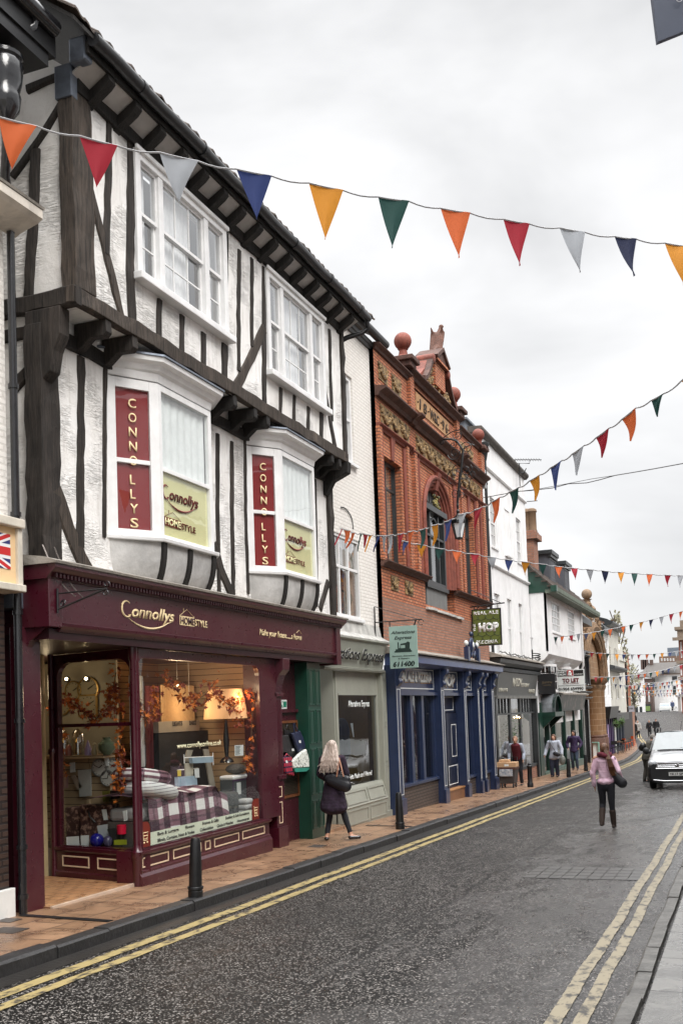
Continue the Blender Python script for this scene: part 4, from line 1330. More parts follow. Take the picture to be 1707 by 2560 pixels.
# shop interior shell
WOOD = m_brick('slatwall_boards', (.46, .33, .20), (.50, .36, .215), (.08, .05, .03), bw=9, bh=.10, ms=.006, dirt=0, big=.1, bmp=.01, rough=.5)
WDO = m_brick('slatwall_orange', (.42, .235, .11), (.46, .26, .125), (.07, .04, .02), bw=9, bh=.10, ms=.006, dirt=0, big=.1, bmp=.01, rough=.5)
b = B()
b.face([(-11.4, 9.7, -.3), (-11.4, 17.6, -.3), (-11.4, 17.6, 2.93), (-11.4, 9.7, 2.93)])
b.face([(-11.4, 16.2, -.3), (-7.66, 16.2, -.3), (-7.66, 16.2, 2.93), (-11.4, 16.2, 2.93)])
b.obj('interior_wall', mat('interior_cream', (.42, .36, .25), .8, .1), tf)
b = B(); b.box(-11.4, 12.0, -.3, GX - .09, 15.6, .27); b.obj('display_floor', mat('display_boards', (.16, .12, .09), .5, .2), tf)
b = B(); b.box(-9.36, 13.55, .27, -9.30, 15.62, 2.93); b.obj('slatwall', WDO, tf)
b = B(); b.box(-9.3, 15.56, .27, -7.42, 15.62, 2.93); b.obj('slatwall', WOOD, tf)
b = B(); b.box(-10.4, 12.72, .27, -8.44, 12.78, 1.50); b.box(-8.82, 12.68, .27, -8.77, 12.72, 1.50); b.box(-10.4, 12.50, 1.47, -8.40, 12.80, 1.51); b.obj('slatwall', WOOD, tf)
b = B(); b.box(-11.0, 13.42, 1.5, -8.75, 13.46, 2.9); b.obj('display_panel', mat('interior_panel', (.36, .33, .26), .7, .1), tf)
# lit lamps
BULB = m_emit('lit_bulb', (1.0, .72, .38), 22)
def lampobj(name, label, p, drop, r, power, grp=None):
 t = thing(name, label, 'lamp', p, grp)
 b = B(); b.tube([V(p) + V((0, 0, drop)), V(p) + V((0, 0, .03))], .004, 5); b.obj('cord', NET if 0 else mat('white_flex', (.6, .6, .55), .5, .1), t)
 b = B(); b.lathe([(.012, .05), (.018, .03), (.018, .0)], p, 8); b.obj('lamp_holder', mat('brass', (.5, .33, .12), .3, .1, metal=.8), t)
 b = B(); b.ball(p, r, (1, 1, 1.2), 10, 8); b.obj('bulb', BULB, t, smooth=True)
 if power:
  l = bpy.data.lights.new('lamp_light', 'POINT'); l.energy = power; l.color = (1.0, .70, .42); l.shadow_soft_size = .12
  o = bpy.data.objects.new('lamp_light', l); o.location = V(p) + V((0, 0, -.10)); col.objects.link(o)
p = onX(19, 537, 395, -8.0); lampobj('pendant_bulb', 'bare lit bulb hanging above the bed behind the large shop window', p, .55, .022, 12)
p = onX(19, 668, 560, -8.2); lampobj('pendant_bulb', 'lit bulb on a long white flex between the hanging bulb and the lampshade', p, .8, .018, 6)
for i, (x, y, lb) in enumerate(((190, 395, 'left of the two lit spotlights in the lobby side window'), (388, 392, 'right of the two lit spotlights in the lobby side window'))):
 p = onY(18, x, y, 13.0)
 t = thing('spotlight', lb, 'lamp', p, 'spotlights in the side window')
 b = B(); b.lathe([(.02, .08), (.045, .05), (.05, 0)], p, 12, axis=(-.1, .9, -.2)); b.obj('lamp_body', BLK, t)
 b = B(); b.ball(p, .022, n=10, m=8); b.obj('bulb', BULB, t, smooth=True)
l = bpy.data.lights.new('lamp_light', 'POINT'); l.energy = 8; l.color = (1.0, .76, .46); l.shadow_soft_size = .2
o = bpy.data.objects.new('lamp_light', l); o.location = (-9.2, 12.35, 2.5); col.objects.link(o)
# lampshade
p = onX(19, 1060, 610, -7.84)
t = thing('table_lamp', 'large glowing cream lampshade in the shop window', 'lamp', p + V((0, 0, -.5)))
b = B(); b.lathe([(.36, -.24), (.34, -.05), (.28, .24), (.27, .24), (.33, -.06), (.35, -.24)], p, 20);
m_, t_, b_, o_ = newmat('glowing_shade'); b_.inputs['Base Color'].default_value = (.7, .45, .25, 1); b_.inputs['Emission Color'].default_value = (1, .42, .14, 1); b_.inputs['Emission Strength'].default_value = .2; b_.inputs['Roughness'].default_value = .8
b.obj('lamp_shade', m_, t, smooth=True)
b = B(); b.lathe([(.12, -.95), (.10, -.9), (.03, -.85), (.05, -.6), (.03, -.35), (.02, -.2)], p, 14); b.obj('lamp_base', BLG, t, smooth=True)
b = B(); b.ball(p + V((.05, -.1, -.02)), .04, n=8, m=6); b.obj('bulb', BULB, t)
l = bpy.data.lights.new('lamp_light', 'POINT'); l.energy = 8; l.color = (1.0, .55, .26); l.shadow_soft_size = .1
o = bpy.data.objects.new('lamp_light', l); o.location = p + V((.35, -.1, .1)); col.objects.link(o)
# curtains on display
def hangcloth(label, z, pts, X, m, folds):
 (xa, ya), (xb, yb) = pts
 a, c = onX(z, xa, ya, X), onX(z, xb, yb, X)
 o = curtain_mesh(X, a.y, c.y, min(a.z, c.z), max(a.z, c.z), folds, .02).obj('curtain', m, org=(X, a.y, c.z))
 tag(o, label, 'curtain', 'curtains in the shop window')
VC = mat('white_voile', (.50, .50, .47), .9, .1)
hangcloth('white voile curtain hanging at the left end of the large shop window', 19, ((20, 300), (180, 1290)), -8.42, VC, .05)
hangcloth('dark red curtain hanging beside the white voile', 19, ((183, 410), (345, 1300)), -8.46, mat('red_velvet', (.09, .008, .014), .9, .2), .05)
hangcloth('beige striped curtain lit by the hanging bulb', 19, ((345, 400), (720, 790)), -8.50, mat('beige_linen', (.50, .33, .17), .9, .12, 20), .03)
# laundry hamper behind
b = B(); a, c = onX(19, 338, 925, -8.36), onX(19, 780, 785, -8.36); b.box(-8.7, a.y, a.z, -8.36, c.y, c.z); t = thing('laundry_hamper', 'dark laundry hamper with a cream lettered band behind the bed', 'hamper', (-8.5, a.y, .6))
b.obj('band', mat('hamper_cream', (.30, .27, .22), .9, .1), t)
b = B(); b.box(-8.7, a.y + .01, .75, -8.37, c.y + .3, a.z - .002); b.obj('basket', mat('hamper_dark', (.018, .018, .019), .8, .2), t)
HT = mat('hamper_print', (.05, .04, .04), .8, .1)
text('LIGHTS', (-8.359, a.y + .42, a.z + .10), (-8.359, a.y + .72, a.z + .10), .07, HT, t); text('DARKS', (-8.359, a.y + .95, a.z + .10), (-8.359, a.y + 1.17, a.z + .10), .07, HT, t)
# bed
bed = thing('bed', 'low display bed in the large shop window', 'bed', (-8.0, 13.4, .27))
b = B(); b.box(-8.08, 12.10, .27, -7.56, 14.30, .62); b.obj('bed_base', mat('bed_divan', (.09, .075, .065), .8, .2), bed)
b = B(); b.box(-8.07, 12.12, .62, -7.57, 14.28, .80); b.obj('mattress', mat('mattress_ticking', (.30, .28, .27), .9, .1), bed, bevel=.05)
PLD = m_plaid()
def softgrid(name, label, cat, m, nu, nv, f, uvs, parent=None):
 b = B(); g = [[b.bm.verts.new(f(i / nu, j / nv)) for j in range(nv + 1)] for i in range(nu + 1)]
 uv = b.bm.loops.layers.uv.new('UVMap')
 for i in range(nu):
  for j in range(nv):
   fc = b.bm.faces.new((g[i][j], g[i + 1][j], g[i + 1][j + 1], g[i][j + 1]))
   for lp, (a, c) in zip(fc.loops, ((i, j), (i + 1, j), (i + 1, j + 1), (i, j + 1))): lp[uv].uv = (a / nu * uvs[0], c / nv * uvs[1])
 org = f(.5, .5)
 return b.obj(name, m, parent, smooth=True, label=label, cat=cat, org=None if parent else org)
def duvet(u, v):
 # v: across the bed from the back edge, over, down the street side; u along +Y
 y = 12.16 + u * 2.26 - (.16 if v < .5 else 0) * (1 - u)
 s = v * 1.55
 if s < .95: x, z = -8.42 + s, .93 + .05 * math.sin(PI * min(1, s / .95)) + .02 * math.sin(u * 14) * math.sin(s * 5)
 else: x, z = -7.49 + .03 * math.sin(u * 21) + (s - .95) * .10, .93 - (s - .95)
 if u > .86: z -= (u - .86) * 2.6 * (1 if s < .95 else .3)
 z += .02 * noise.noise(V((u * 5, v * 6, 1)))
 return V((min(x, GX - .10), y, max(z, .32)))
softgrid('duvet', 'burgundy and white checked duvet lying on the display bed', 'duvet', PLD, 40, 36, duvet, (6, 5))
def pillow(cx, cy, cz, lx, ly, h, tilt):
 def f(u, v):
  a = u * 2 * PI
  r = math.sin(v * PI) ** .45
  ca, sa = math.cos(a), math.sin(a)
  sx = abs(ca) ** .5 * (1 if ca > 0 else -1); sy = abs(sa) ** .5 * (1 if sa > 0 else -1)
  p = V((sx * lx * r, sy * ly * r, -math.cos(v * PI) * h * (1 - .5 * (1 - r))))
  return V((cx, cy, cz)) + Matrix.Rotation(tilt, 3, 'X') @ p
 return f
softgrid('pillow', 'burgundy checked pillow propped at the head of the display bed', 'pillow', PLD, 32, 16, pillow(-7.80, 12.55, 1.20, .28, .46, .13, R(-8)), (5, 5))
STP = m_brick('striped_sheet', (.68, .66, .65), (.72, .70, .69), (.16, .12, .14), bw=9, bh=.045, ms=.005, dirt=0, big=.05, bmp=0, rough=.9)
softgrid('pillow', 'white pinstriped pillow in front of the checked pillow', 'pillow', STP, 32, 16, pillow(-7.72, 12.58, 1.00, .30, .46, .14, R(-10)), (4, 3))
# ottoman, rolled bag, towels, boxed display
t = onX(19, 1020, 1600, -7.75)
b = B(); b.box(-8.05, t.y - .28, .30, -7.52, t.y + .18, .80); tag(b.obj('ottoman', mat('grey_velvet', (.09, .095, .095), .7, .4, 6, .03, 12), bevel=.05, org=(-7.8, t.y, .3)), 'grey crushed velvet ottoman at the foot of the display bed', 'ottoman')
b = B(); a = onX(19, 1140, 1440, -7.62); c = onX(19, 1350, 1770, -7.62); b.box(-7.85, a.y, .30, -7.62, c.y, a.z); t = thing('duvet_pack', 'tall clear pack with white top and purple trim at the right of the shop window', 'bedding pack', (-7.7, a.y, .3)); b.obj('pack', mat('pack_grey', (.10, .11, .115), .25, .3), t, bevel=.01)
b = B(); rect_trim(b, FX_((-7.619, 0, 0), (0, 1, 0), nF), a.y, c.y, .32, a.z, .022, .004); b.obj('trim', mat('pack_purple', (.07, .02, .08), .4), t)
b = B(); b.box(-7.86, a.y - .01, a.z, -7.60, c.y + .01, a.z + .07); b.obj('quilt_top', NET, t, bevel=.03)
b = B(); b.box(-7.614, a.y + .13, a.z - .24, -7.611, a.y + .27, a.z - .05); b.obj('price_card', SW, t)
b = B(); b.ball((-7.72, (a.y + c.y) / 2, a.z + .16), .17, (1, 1.1, .5)); tag(b.obj('fluffy_cushion', mat('grey_fluff', (.14, .13, .12), .95, .4, 30, .05, 60), smooth=True, org=(-7.72, a.y, a.z + .1)), 'small grey fluffy cushion on top of the tall duvet pack', 'cushion')
for k in range(4):
 b = B(); b.box(-7.60, 15.02, .31 + k * .09, -7.42, 15.26, .395 + k * .09); tag(b.obj('towel', mat('white_towel', (.55, .54, .53), .95, .1, 20, .01, 80), bevel=.03, org=(-7.5, 15.1, .31 + k * .09)), ['bottom', 'second lowest', 'second highest', 'top'][k] + ' folded white towel in the small stack before the duvet pack', 'towel', 'folded towels in the shop window')
# clothes airer with boxes
t = thing('clothes_airer', 'folding clothes airer with pale straps and hanging cloths behind the bed', 'airer', (-7.9, 14, .8))
b = B()
for pts in ([(610, 1160), (615, 1260)], [(612, 1195), (925, 1180)], [(925, 1140), (930, 1275)], [(540, 1330), (760, 1310)]): b.tube([onX(19, x, y, -7.95) for x, y in pts], .008, 6)
b.obj('rail', NET, t)
b = B()
for pts in ([(650, 1110), (710, 1110), (670, 1240), (620, 1240)], [(825, 1100), (880, 1100), (965, 1560), (905, 1560)]): b.px(19, pts, -8.0, .02)
b.obj('strap', mat('strap_linen', (.34, .30, .24), .9), t)
b = B(); b.px(19, [(625, 1255), (712, 1245), (715, 1400), (632, 1405)], -7.92, .02); b.obj('towel', mat('towel_cream', (.52, .46, .36), .95), t)
b = B(); b.px(19, [(545, 1405), (750, 1390), (762, 1540), (555, 1555)], -7.85, .06); o = b.obj('boxed_duvet', mat('pale_blue_box', (.36, .47, .56), .4, .1), org=(-7.85, 13.5, 1)); tag(o, 'pale blue boxed duvet standing behind the checked duvet', 'box')
b = B(); b.px(19, [(700, 1195), (928, 1182), (930, 1245), (708, 1255)], -7.85, .06); o = b.obj('boxed_duvet', mat('pale_blue_box', (), 0) if 0 else MC['pale_blue_box'], org=(-7.85, 14, 1.3)); tag(o, 'narrow pale blue box resting across the airer rail', 'box')
for i, (pts, lb) in enumerate((([(1163, 1060), (1258, 1055), (1258, 1170), (1165, 1175)], 'white printed notice stuck low on the right of the large window'), ([(725, 1318), (775, 1310), (780, 1410), (733, 1412)], 'small white price ticket hanging from the airer'), ([(540, 1330), (580, 1326), (580, 1395), (543, 1398)], 'yellow ticket hanging from the airer'))):
 b = B(); b.px(19, pts, GX - .05 if i == 0 else -7.84, .003); o = b.obj('notice', [SW, SW, mat('ticket_yellow', (.65, .50, .04), .5)][i], org=(-7.4, 14, 1.2)); tag(o, lb, 'notice')
 if i == 0:
  b = B()
  for k in range(7): q = onX(19, 1175, 1075 + k * 14, GX - .045); b.box(GX - .049, q.y, q.z, GX - .047, q.y + .17 - .02 * (k % 3), q.z + .006)
  b.obj('print_line', DRK, o)
# window graphics
t = thing('window_lettering', 'cream web address lettered on the large shop window', 'lettering', (GX, 12.6, 1.5))
text('www.connollysonline.co.uk', (GX - .026, 12.70, 1.57), (GX - .026, 14.02, 1.57), .075, mat('pale_lettering', (.80, .76, .50), .5, .03), t, ext=.001, off=.012)
t = thing('window_banner', 'pale green strip listing goods along the foot of the shop window', 'banner', (GX, 12, .35))
b = B(); b.face([(GX - .024, 11.95, .335), (GX - .024, 14.98, .335), (GX - .024, 14.98, .505), (GX - .024, 11.95, .505)]); b.obj('strip', mat('strip_green', (.50, .56, .44), .4, .04), t)
BKL = mat('black_lettering', (.02, .02, .02), .5)
for s, a, c, z in (('Bags & Luggage', 12.12, 12.68, .445), ('Flowers', 12.86, 13.12, .445), ('Frames & Gifts', 13.36, 13.86, .445), ('Bedding & Soft Furnishings', 14.08, 14.88, .445), ('Blinds, Curtains, Nets & Voiles', 12.12, 13.12, .36), ('Collectables', 13.28, 13.68, .36), ('Clocks & Watches', 13.80, 14.32, .36), ('Housewares', 14.46, 14.88, .36)):
 text(s, (GX - .022, a, z), (GX - .022, c, z), .042, BKL, t, ext=.001)
DRD = mat('sticker_red', (.16, .018, .010), .4, .05)
for (a, c, lb) in ((11.68, 11.94, 'dark red trolley sticker at the left end of the goods strip'), (14.99, 15.25, 'dark red trolley sticker at the right end of the goods strip')):
 b = B(); pts = [(a, .33), (c, .33), (c, .56)] + [(c - .10 + .10 * math.cos(k * PI / 10), .56 + .10 * math.sin(k * PI / 10)) for k in range(6)] + [(a, .66)]
 if a > 14: pts = [((a + c) - y_, z_) for y_, z_ in pts]
 b.face([(GX - .022, y_, z_) for y_, z_ in pts]); t = b.obj('sticker', DRD, org=(GX, a, .33)); tag(t, lb, 'sticker', 'trolley stickers on the shop window')
 m0 = (a + c) / 2; k = .001
 X = GX - .019
 strokes([[(X, m0 - .075, .545), (X, m0 - .055, .54), (X, m0 - .04, .42), (X, m0 + .05, .42)], [(X, m0 - .05, .52), (X, m0 + .07, .52), (X, m0 + .05, .44), (X, m0 - .04, .44)], [(X, m0 - .045, .48), (X, m0 + .06, .48)]], .006, LCR, t, 'trolley_symbol')
 for q in (-.03, .045): b = B(); b.ball((X, m0 + q, .39), .014, n=8, m=5); b.obj('trolley_wheel', LCR, t)
# clocks
def clock(label, p, r, nrm, face=None, rim=None, square=False, grp='wall clocks in the side window', hr=2, mi=10):
 t = thing('wall_clock', label, 'clock', p, grp)
 n = V(nrm).normalized(); q = n.to_track_quat('Z', 'Y').to_matrix()
 b = B()
 if square: b.poly([p + q @ V((sx * r, sy * r, 0)) for sx, sy in ((-1, -1), (1, -1), (1, 1), (-1, 1))], n * .03)
 else: b.lathe([(r, 0), (r * 1.02, .012), (r, .03), (r * .9, .032), (r * .88, .02)], p, 24, axis=n)
 b.obj('rim', rim or mat('clock_steel', (.35, .35, .34), .3, .1, metal=.6), t, smooth=not square)
 b = B(); b.lathe([(r * .9, .018), (r * .9, .021)], p, 24, axis=n) if not square else b.poly([p + n * .031 + q @ V((sx * r * .85, sy * r * .85, 0)) for sx, sy in ((-1, -1), (1, -1), (1, 1), (-1, 1))], n * .002)
 b.obj('dial', face or mat('clock_dial', (.62, .60, .55), .5, .04), t)
 side = V((0, 0, 1)).cross(n).normalized()
 o = p + n * (.036 if square else .026)
 b = B()
 for ang, ll, ww in ((hr / 12, .5, .012), (mi / 60, .75, .008)):
  d = V((0, 0, 1)) * math.cos(ang * 2 * PI) + side * math.sin(ang * 2 * PI)
  b.bar(o, o + d * r * ll, ww * r / .12, .002, n)
 for k in range(12):
  d = V((0, 0, 1)) * math.cos(k * PI / 6) + side * math.sin(k * PI / 6)
  b.bar(o + d * r * .70, o + d * r * .82, .008 * r / .12, .002, n)
 b.obj('hands', BKL, t)
for x, y, r, lb, hr, mi in ((530, 1295, .125, 'round white clock on the slatted board, nearest the wooden post', 1.8, 49), (680, 1285, .125, 'round white clock half hidden by leaves beside the window corner', 1.7, 50), (615, 1400, .118, 'lowest of the three round white clocks on the slatted board', .6, 44)):
 clock(lb, onY(18, x, y, 12.70), r, (0, -1, 0), hr=hr, mi=mi)
GCK = mat('dim_dial', (.30, .27, .19), .4, .1); BRS = MC['brass']
for x, y, r, sq, lb in ((265, 515, .15, 0, 'dim round clock at the top left of the side window display'), (415, 500, .19, 0, 'large brass rimmed clock under the right spotlight'), (415, 665, .17, 1, 'square white clock above the glass shelf'), (145, 655, .17, 0, 'brass rimmed clock behind the glass jars')):
 clock(lb, onY(18, x, y, 13.40), r, (0, -1, 0), GCK, BRS, bool(sq), 'wall clocks in the side window')
# glass domes and small goods on the shelf
for x, lb in ((160, 'left glass dome on the shelf of the side window'), (300, 'right glass dome on the shelf of the side window')):
 p = onY(18, x, 860, 12.62); p.z = 1.52
 b = B(); b.lathe([(.10, 0), (.10, .2), (.085, .3), (.04, .36), (.01, .375)], p, 14); o = b.obj('glass_dome', m_glass('dome_glass', (.80, .78, .70), 1.9, 2.2) if x == 160 else bpy.data.materials['dome_glass'], smooth=True, org=p); tag(o, lb, 'glass dome')
 b = B(); b.lathe([(.02, 0), (.05, .03), (.03, .12), (.055, .18), (.01, .24)], p, 10); b.obj('ornament', BRS, o, smooth=True)
cols_ = [(.30, .10, .08), (.28, .22, .40), (.35, .30, .18), (.12, .16, .10), (.40, .25, .20), (.2, .2, .22)]
for k, (x, nm, lb) in enumerate(((215, 'ornament', 'small dark ornament beneath the glass domes'), (410, 'gnome', 'small pointed hat ornament on the side window shelf'), (475, 'figurine', 'little cream figurine next to the pointed hat ornament'), (600, 'vase', 'violet round vase at the right end of the side window shelf'))):
 p = onY(18, x, 1150, 12.58); p.z = 1.51
 b = B(); b.lathe([[(.05, 0), (.06, .06), (.03, .14), (.01, .16)], [(.05, 0), (.05, .08), (.045, .1), (.004, .22)], [(.04, 0), (.05, .05), (.02, .12), (.03, .15), (.01, .18)], [(.05, 0), (.12, .08), (.12, .16), (.05, .22), (.06, .25)]][k], p, 12)
 tag(b.obj(nm, mat('ornament_paint' + '_' + nm, cols_[k], .3, .3), smooth=True, org=p), lb, 'ornament', 'ornaments on the side window shelf')
# suitcase & small things on the floor of the side window
sc_ = thing('floral_case', 'dark floral patterned hamper with open lid on the side window floor', 'case', (-8.5, 12.2, .3))
FLW = m_two('floral_print', (.055, .022, .020), (.34, .20, .15), 16, .50, .60, .6)
a, c = onY(18, 160, 1700, 12.24), onY(18, 668, 1960, 12.24)
ym3 = onY(18, 335, 1700, 12.24)
b = B(); b.box(ym3.x, 12.20, .30, c.x, 12.42, a.z + .04); b.obj('case_body', FLW, sc_, bevel=.02)
b = B(); b.box(a.x, 12.26, .30, ym3.x - .005, 12.5, a.z); b.obj('lid', FLW, sc_, bevel=.02)
b = B(); hp = onY(18, 450, 1790, 12.19); b.tube([hp + V((-.06, 0, .08)), hp + V((-.02, -.03, 0)), hp + V((.05, 0, -.08))], .012, 6); b.obj('handle', BLK, sc_, smooth=True)
def card(z, pts, Y, nm, m, lb, d=.01, cat='card', fr=None):
 b = B(); b.poly([onY(z, x, y, Y) for x, y in pts], (0, d, 0)); o = b.obj(nm, m, org=onY(z, *pts[0], Y)); tag(o, lb, cat); return o
card(18, [(545, 1720), (590, 1715), (608, 1825), (568, 1828)], 12.185, 'price_card', SW, 'white price card on the floral hamper', cat='price card')
card(18, [(760, 1735), (800, 1725), (806, 1830), (772, 1838)], 12.0, 'price_card', SW, 'white price card at the corner of the side window', cat='price card')
card(18, [(500, 1885), (615, 1865), (635, 1990), (520, 2010)], 12.1, 'photo_frame', mat('frame_white', (.50, .52, .52), .4), 'white photo frame leaning before the floral hamper', cat='photo frame')
card(18, [(600, 1920), (680, 1905), (725, 2030), (650, 2045)], 12.05, 'photo_frame', mat('frame_dark', (.035, .035, .033), .3), 'dark photo frame leaning beside the white one', cat='photo frame')
card(18, [(190, 1998), (312, 1990), (318, 2095), (195, 2100)], 12.0, 'card', SW, 'wide white printed card low in the side window', cat='card')
card(18, [(333, 1985), (413, 1980), (415, 2098), (338, 2098)], 12.0, 'card', SW, 'narrow white printed card beside the wide one', cat='card')
card(18, [(670, 2030), (795, 2025), (797, 2075), (672, 2078)], 11.98, 'ticket', mat('ticket_lime', (.42, .45, .03), .5), 'lime green ticket at the corner of the side window', cat='ticket')
p = onY(18, 748, 1920, 12.05); b = B(); b.lathe([(.06, -.06), (.065, .06), (.02, .065)], p, 12); t = thing('candle_cup', 'bright red cup candle on a stem near the window corner', 'candle', p); b.obj('cup', mat('bright_red', (.75, .01, .05), .4, .05), t, smooth=True)
b = B(); b.tube([p + V((0, 0, -.06)), V((p.x, p.y, .3))], .008, 6); b.obj('stem', BLK, t)
p = onY(18, 497, 2030, 12.0); b = B(); b.ball(p, .095, n=16, m=12); tag(b.obj('glass_ball', mat('cobalt_glass', (.012, .012, .20), .12, .1), smooth=True, org=p), 'cobalt blue glass ball on the side window floor', 'ornament')
p = onY(18, 610, 2045, 11.99); b = B(); b.ball(p, .065, (1, 1, 1.2), n=16, m=12); tag(b.obj('vase', mat('smoky_violet_glass', (.07, .06, .11), .15, .1), smooth=True, org=p), 'small smoky violet vase next to the cobalt ball', 'ornament')
for pts, lb, cc in (([(222, 1245), (270, 1240), (275, 1340), (228, 1345)], 'tall price ticket on the left of the slatted board', SW), ([(305, 1320), (435, 1310), (438, 1580), (322, 1590)], 'grey and white packaged blind on the slatted board', mat('pack_white', (.50, .50, .47), .4)), ([(235, 1380), (270, 1370), (350, 1490), (300, 1520)], 'beige rolled cloth pinned to the slatted board', mat('cloth_beige', (.40, .32, .25), .9)), ([(568, 1190), (612, 1190), (612, 1275), (590, 1280)], 'white price ticket above the round clocks', SW), ([(80, 1375), (200, 1370), (200, 1500), (90, 1520)], 'pink wrapped gift bag on the slatted board', mat('gift_pink', (.45, .25, .25), .5))):
 card(18, pts, 12.66, 'ticket' if 'ticket' in lb else 'pack', cc, lb, .02, cat='ticket' if 'ticket' in lb else 'pack')
card(18, [(552, 1535), (620, 1530), (620, 1640), (560, 1640)], 12.6, 'boxed_clock', mat('olive_box', (.18, .16, .03), .5), 'olive boxed travel clock under the round clocks', .08, 'box')
card(18, [(630, 1530), (700, 1530), (700, 1610), (640, 1615)], 12.6, 'boxed_clock', BLK, 'black boxed clock beside the olive box', .08, 'box')
# autumn leaf garlands
LF = [mat('maple_orange', (.62, .16, .015), .7, .4, 9), mat('maple_red', (.26, .045, .018), .7, .4, 9)]
def leaf(b, c, r, q):
 pts = []
 for k in range(14):
  a = 2 * PI * k / 14
  rr_ = r * (1.0 if k % 2 == 0 else .5) * (1.15 if k in (0, 4, 10) else .85)
  pts.append(V(c) + q @ V((math.cos(a) * rr_, math.sin(a) * rr_, .15 * r * math.sin(a * 3))))
 m = b.bm.verts.new(c); vs = [b.bm.verts.new(p) for p in pts]
 for k in range(14): b.bm.faces.new((m, vs[k], vs[(k + 1) % 14]))
from mathutils import Euler
def garland(label, pts, n, mi, spread=.09, r=(.035, .065)):
 P = [V(p) for p in pts]
 t = thing('leaf_garland', label, 'garland', P[0], 'autumn leaf garlands')
 b = B(); b.tube(P, .006, 5); b.obj('stem', mat('vine', (.10, .05, .02), .8), t)
 for mi_ in (0, 1):
  b = B()
  for i in range(n // 2):
   s = random.random() * (len(P) - 1); k = min(int(s), len(P) - 2)
   c = P[k].lerp(P[k + 1], s - k) + V((random.gauss(0, spread * .5), random.gauss(0, spread), random.gauss(0, spread)))
   c.x = min(c.x, GX - .07); c.y = min(c.y, 15.5)
   leaf(b, c, random.uniform(*r), Euler((random.gauss(0, .7), PI / 2 + random.gauss(0, .7), random.uniform(0, 6))).to_matrix())
  b.obj('leaf_cluster', LF[mi_], t)
g = lambda pts, X: [onX(19, x, y, X) for x, y in pts]
garland('maple leaf garland trailing down the left of the large window', g([(20, 450), (90, 520), (120, 660), (200, 760), (215, 870)], -7.48), 34, 0, .05)
garland('maple leaf garland over the red and beige curtains', g([(300, 440), (330, 600), (260, 690)], -7.6), 40, 0, .08)
garland('maple leaf garland draped along the top of the large window', g([(400, 300), (500, 430), (620, 560), (700, 600), (850, 500), (980, 330)], -7.5), 110, 1, .08)
garland('maple leaf garland hanging in front of the lampshade', g([(1000, 540), (1120, 640), (1230, 620), (1200, 790)], -7.55), 80, 1, .08)
garland('maple leaf garland down the right edge of the large window', g([(1290, 470), (1360, 560), (1340, 1040), (1310, 1210), (1350, 1320)], -7.42), 60, 0, .05)
h = lambda pts, Y: [onY(18, x, y, Y) for x, y in pts]
garland('maple leaf garland down the corner of the side window', h([(690, 330), (660, 520), (620, 640), (720, 720), (740, 1000), (720, 1250), (720, 1420), (760, 1540)], 12.05), 150, 0, .07)
garland('maple leaf garland sagging across the side window', h([(80, 600), (240, 640), (360, 720), (450, 840), (560, 740), (640, 660)], 12.3), 90, 1, .06)
garland('maple leaf spray at the left edge of the side window', h([(70, 480), (90, 700), (110, 1080), (140, 1260), (170, 1340)], 12.35), 60, 1, .07)
# bags hanging on the grille
def bag(label, z, body, X, m, d, handle=None, extra=None, hm=None):
 P = [onX(z, x, y, X) for x, y in body]
 t = thing('tote_bag', label, 'bag', P[0], 'bags hanging beside the shop window')
 b = B()
 c = sum((p for p in P), V()) / len(P)
 rings = []
 for off, k in ((-d, .86), (-d * .6, .98), (0, 1.0), (d * .35, .93)):
  rings.append([c + (p - c) * k + V((off, 0, 0)) for p in P])
 b.loft(rings); b.obj('bag_body', m, t, bevel=.008)
 if handle:
  b = B(); b.tube([onX(z, x, y, X + .01) for x, y in handle], .012, 6); b.obj('handle', hm or m, t, smooth=True)
 if extra:
  b = B(); b.px(z, extra[0], X + d * .35 + .004, .003); b.obj(extra[1], extra[2], t)
 return t
BLT = mat('black_leather', (.018, .017, .018), .35, .3, 5, .006, 12); NVL = mat('navy_leather', (.018, .024, .06), .4, .3, 5, .006, 12)
bag('black handbag with zip and white tag hanging at the left of the grille', 20, [(215, 1090), (470, 1075), (540, 1400), (330, 1430), (240, 1250)], -7.42, BLT, .06, [(240, 1090), (262, 850), (280, 850), (370, 1090)], ([(283, 1175), (355, 1172), (358, 1225), (292, 1228)], 'price_tag', SW))
bag('navy handbag with white tag hanging at the right of the grille', 20, [(530, 1045), (700, 990), (770, 1150), (820, 1330), (670, 1420), (600, 1220)], -7.40, NVL, .05, [(600, 1070), (575, 850), (590, 850), (680, 1030)], ([(683, 1185), (720, 1180), (728, 1228), (693, 1235)], 'price_tag', SW))
bag('dark flat bag behind the black and navy handbags', 20, [(400, 950), (520, 1000), (660, 1440), (540, 1540), (430, 1440)], -7.47, BLT, .03, [(430, 950), (450, 880), (490, 980)], ([(543, 1345), (590, 1340), (598, 1390), (553, 1395)], 'price_tag', SW))
bag('small black bag with grey tag low at the left of the grille', 20, [(180, 1290), (240, 1270), (300, 1440), (170, 1460)], -7.46, BLT, .03, None, ([(180, 1275), (225, 1272), (228, 1330), (184, 1333)], 'price_tag', SW))
m, t, b_, o = newmat('red_tartan'); wv = wallpos(t); n1 = nn(t, 'ShaderNodeTexBrick', offset=0, Color1=(.50, .03, .05, 1), Color2=(.40, .02, .05, 1), Mortar=(.02, .012, .04, 1), Scale=1.0); n1.inputs['Brick Width'].default_value = .09; n1.inputs['Row Height'].default_value = .09; n1.inputs['Mortar Size'].default_value = .014; t.links.new(wv, n1.inputs['Vector']); t.links.new(n1.outputs[0], b_.inputs['Base Color']); TART = m
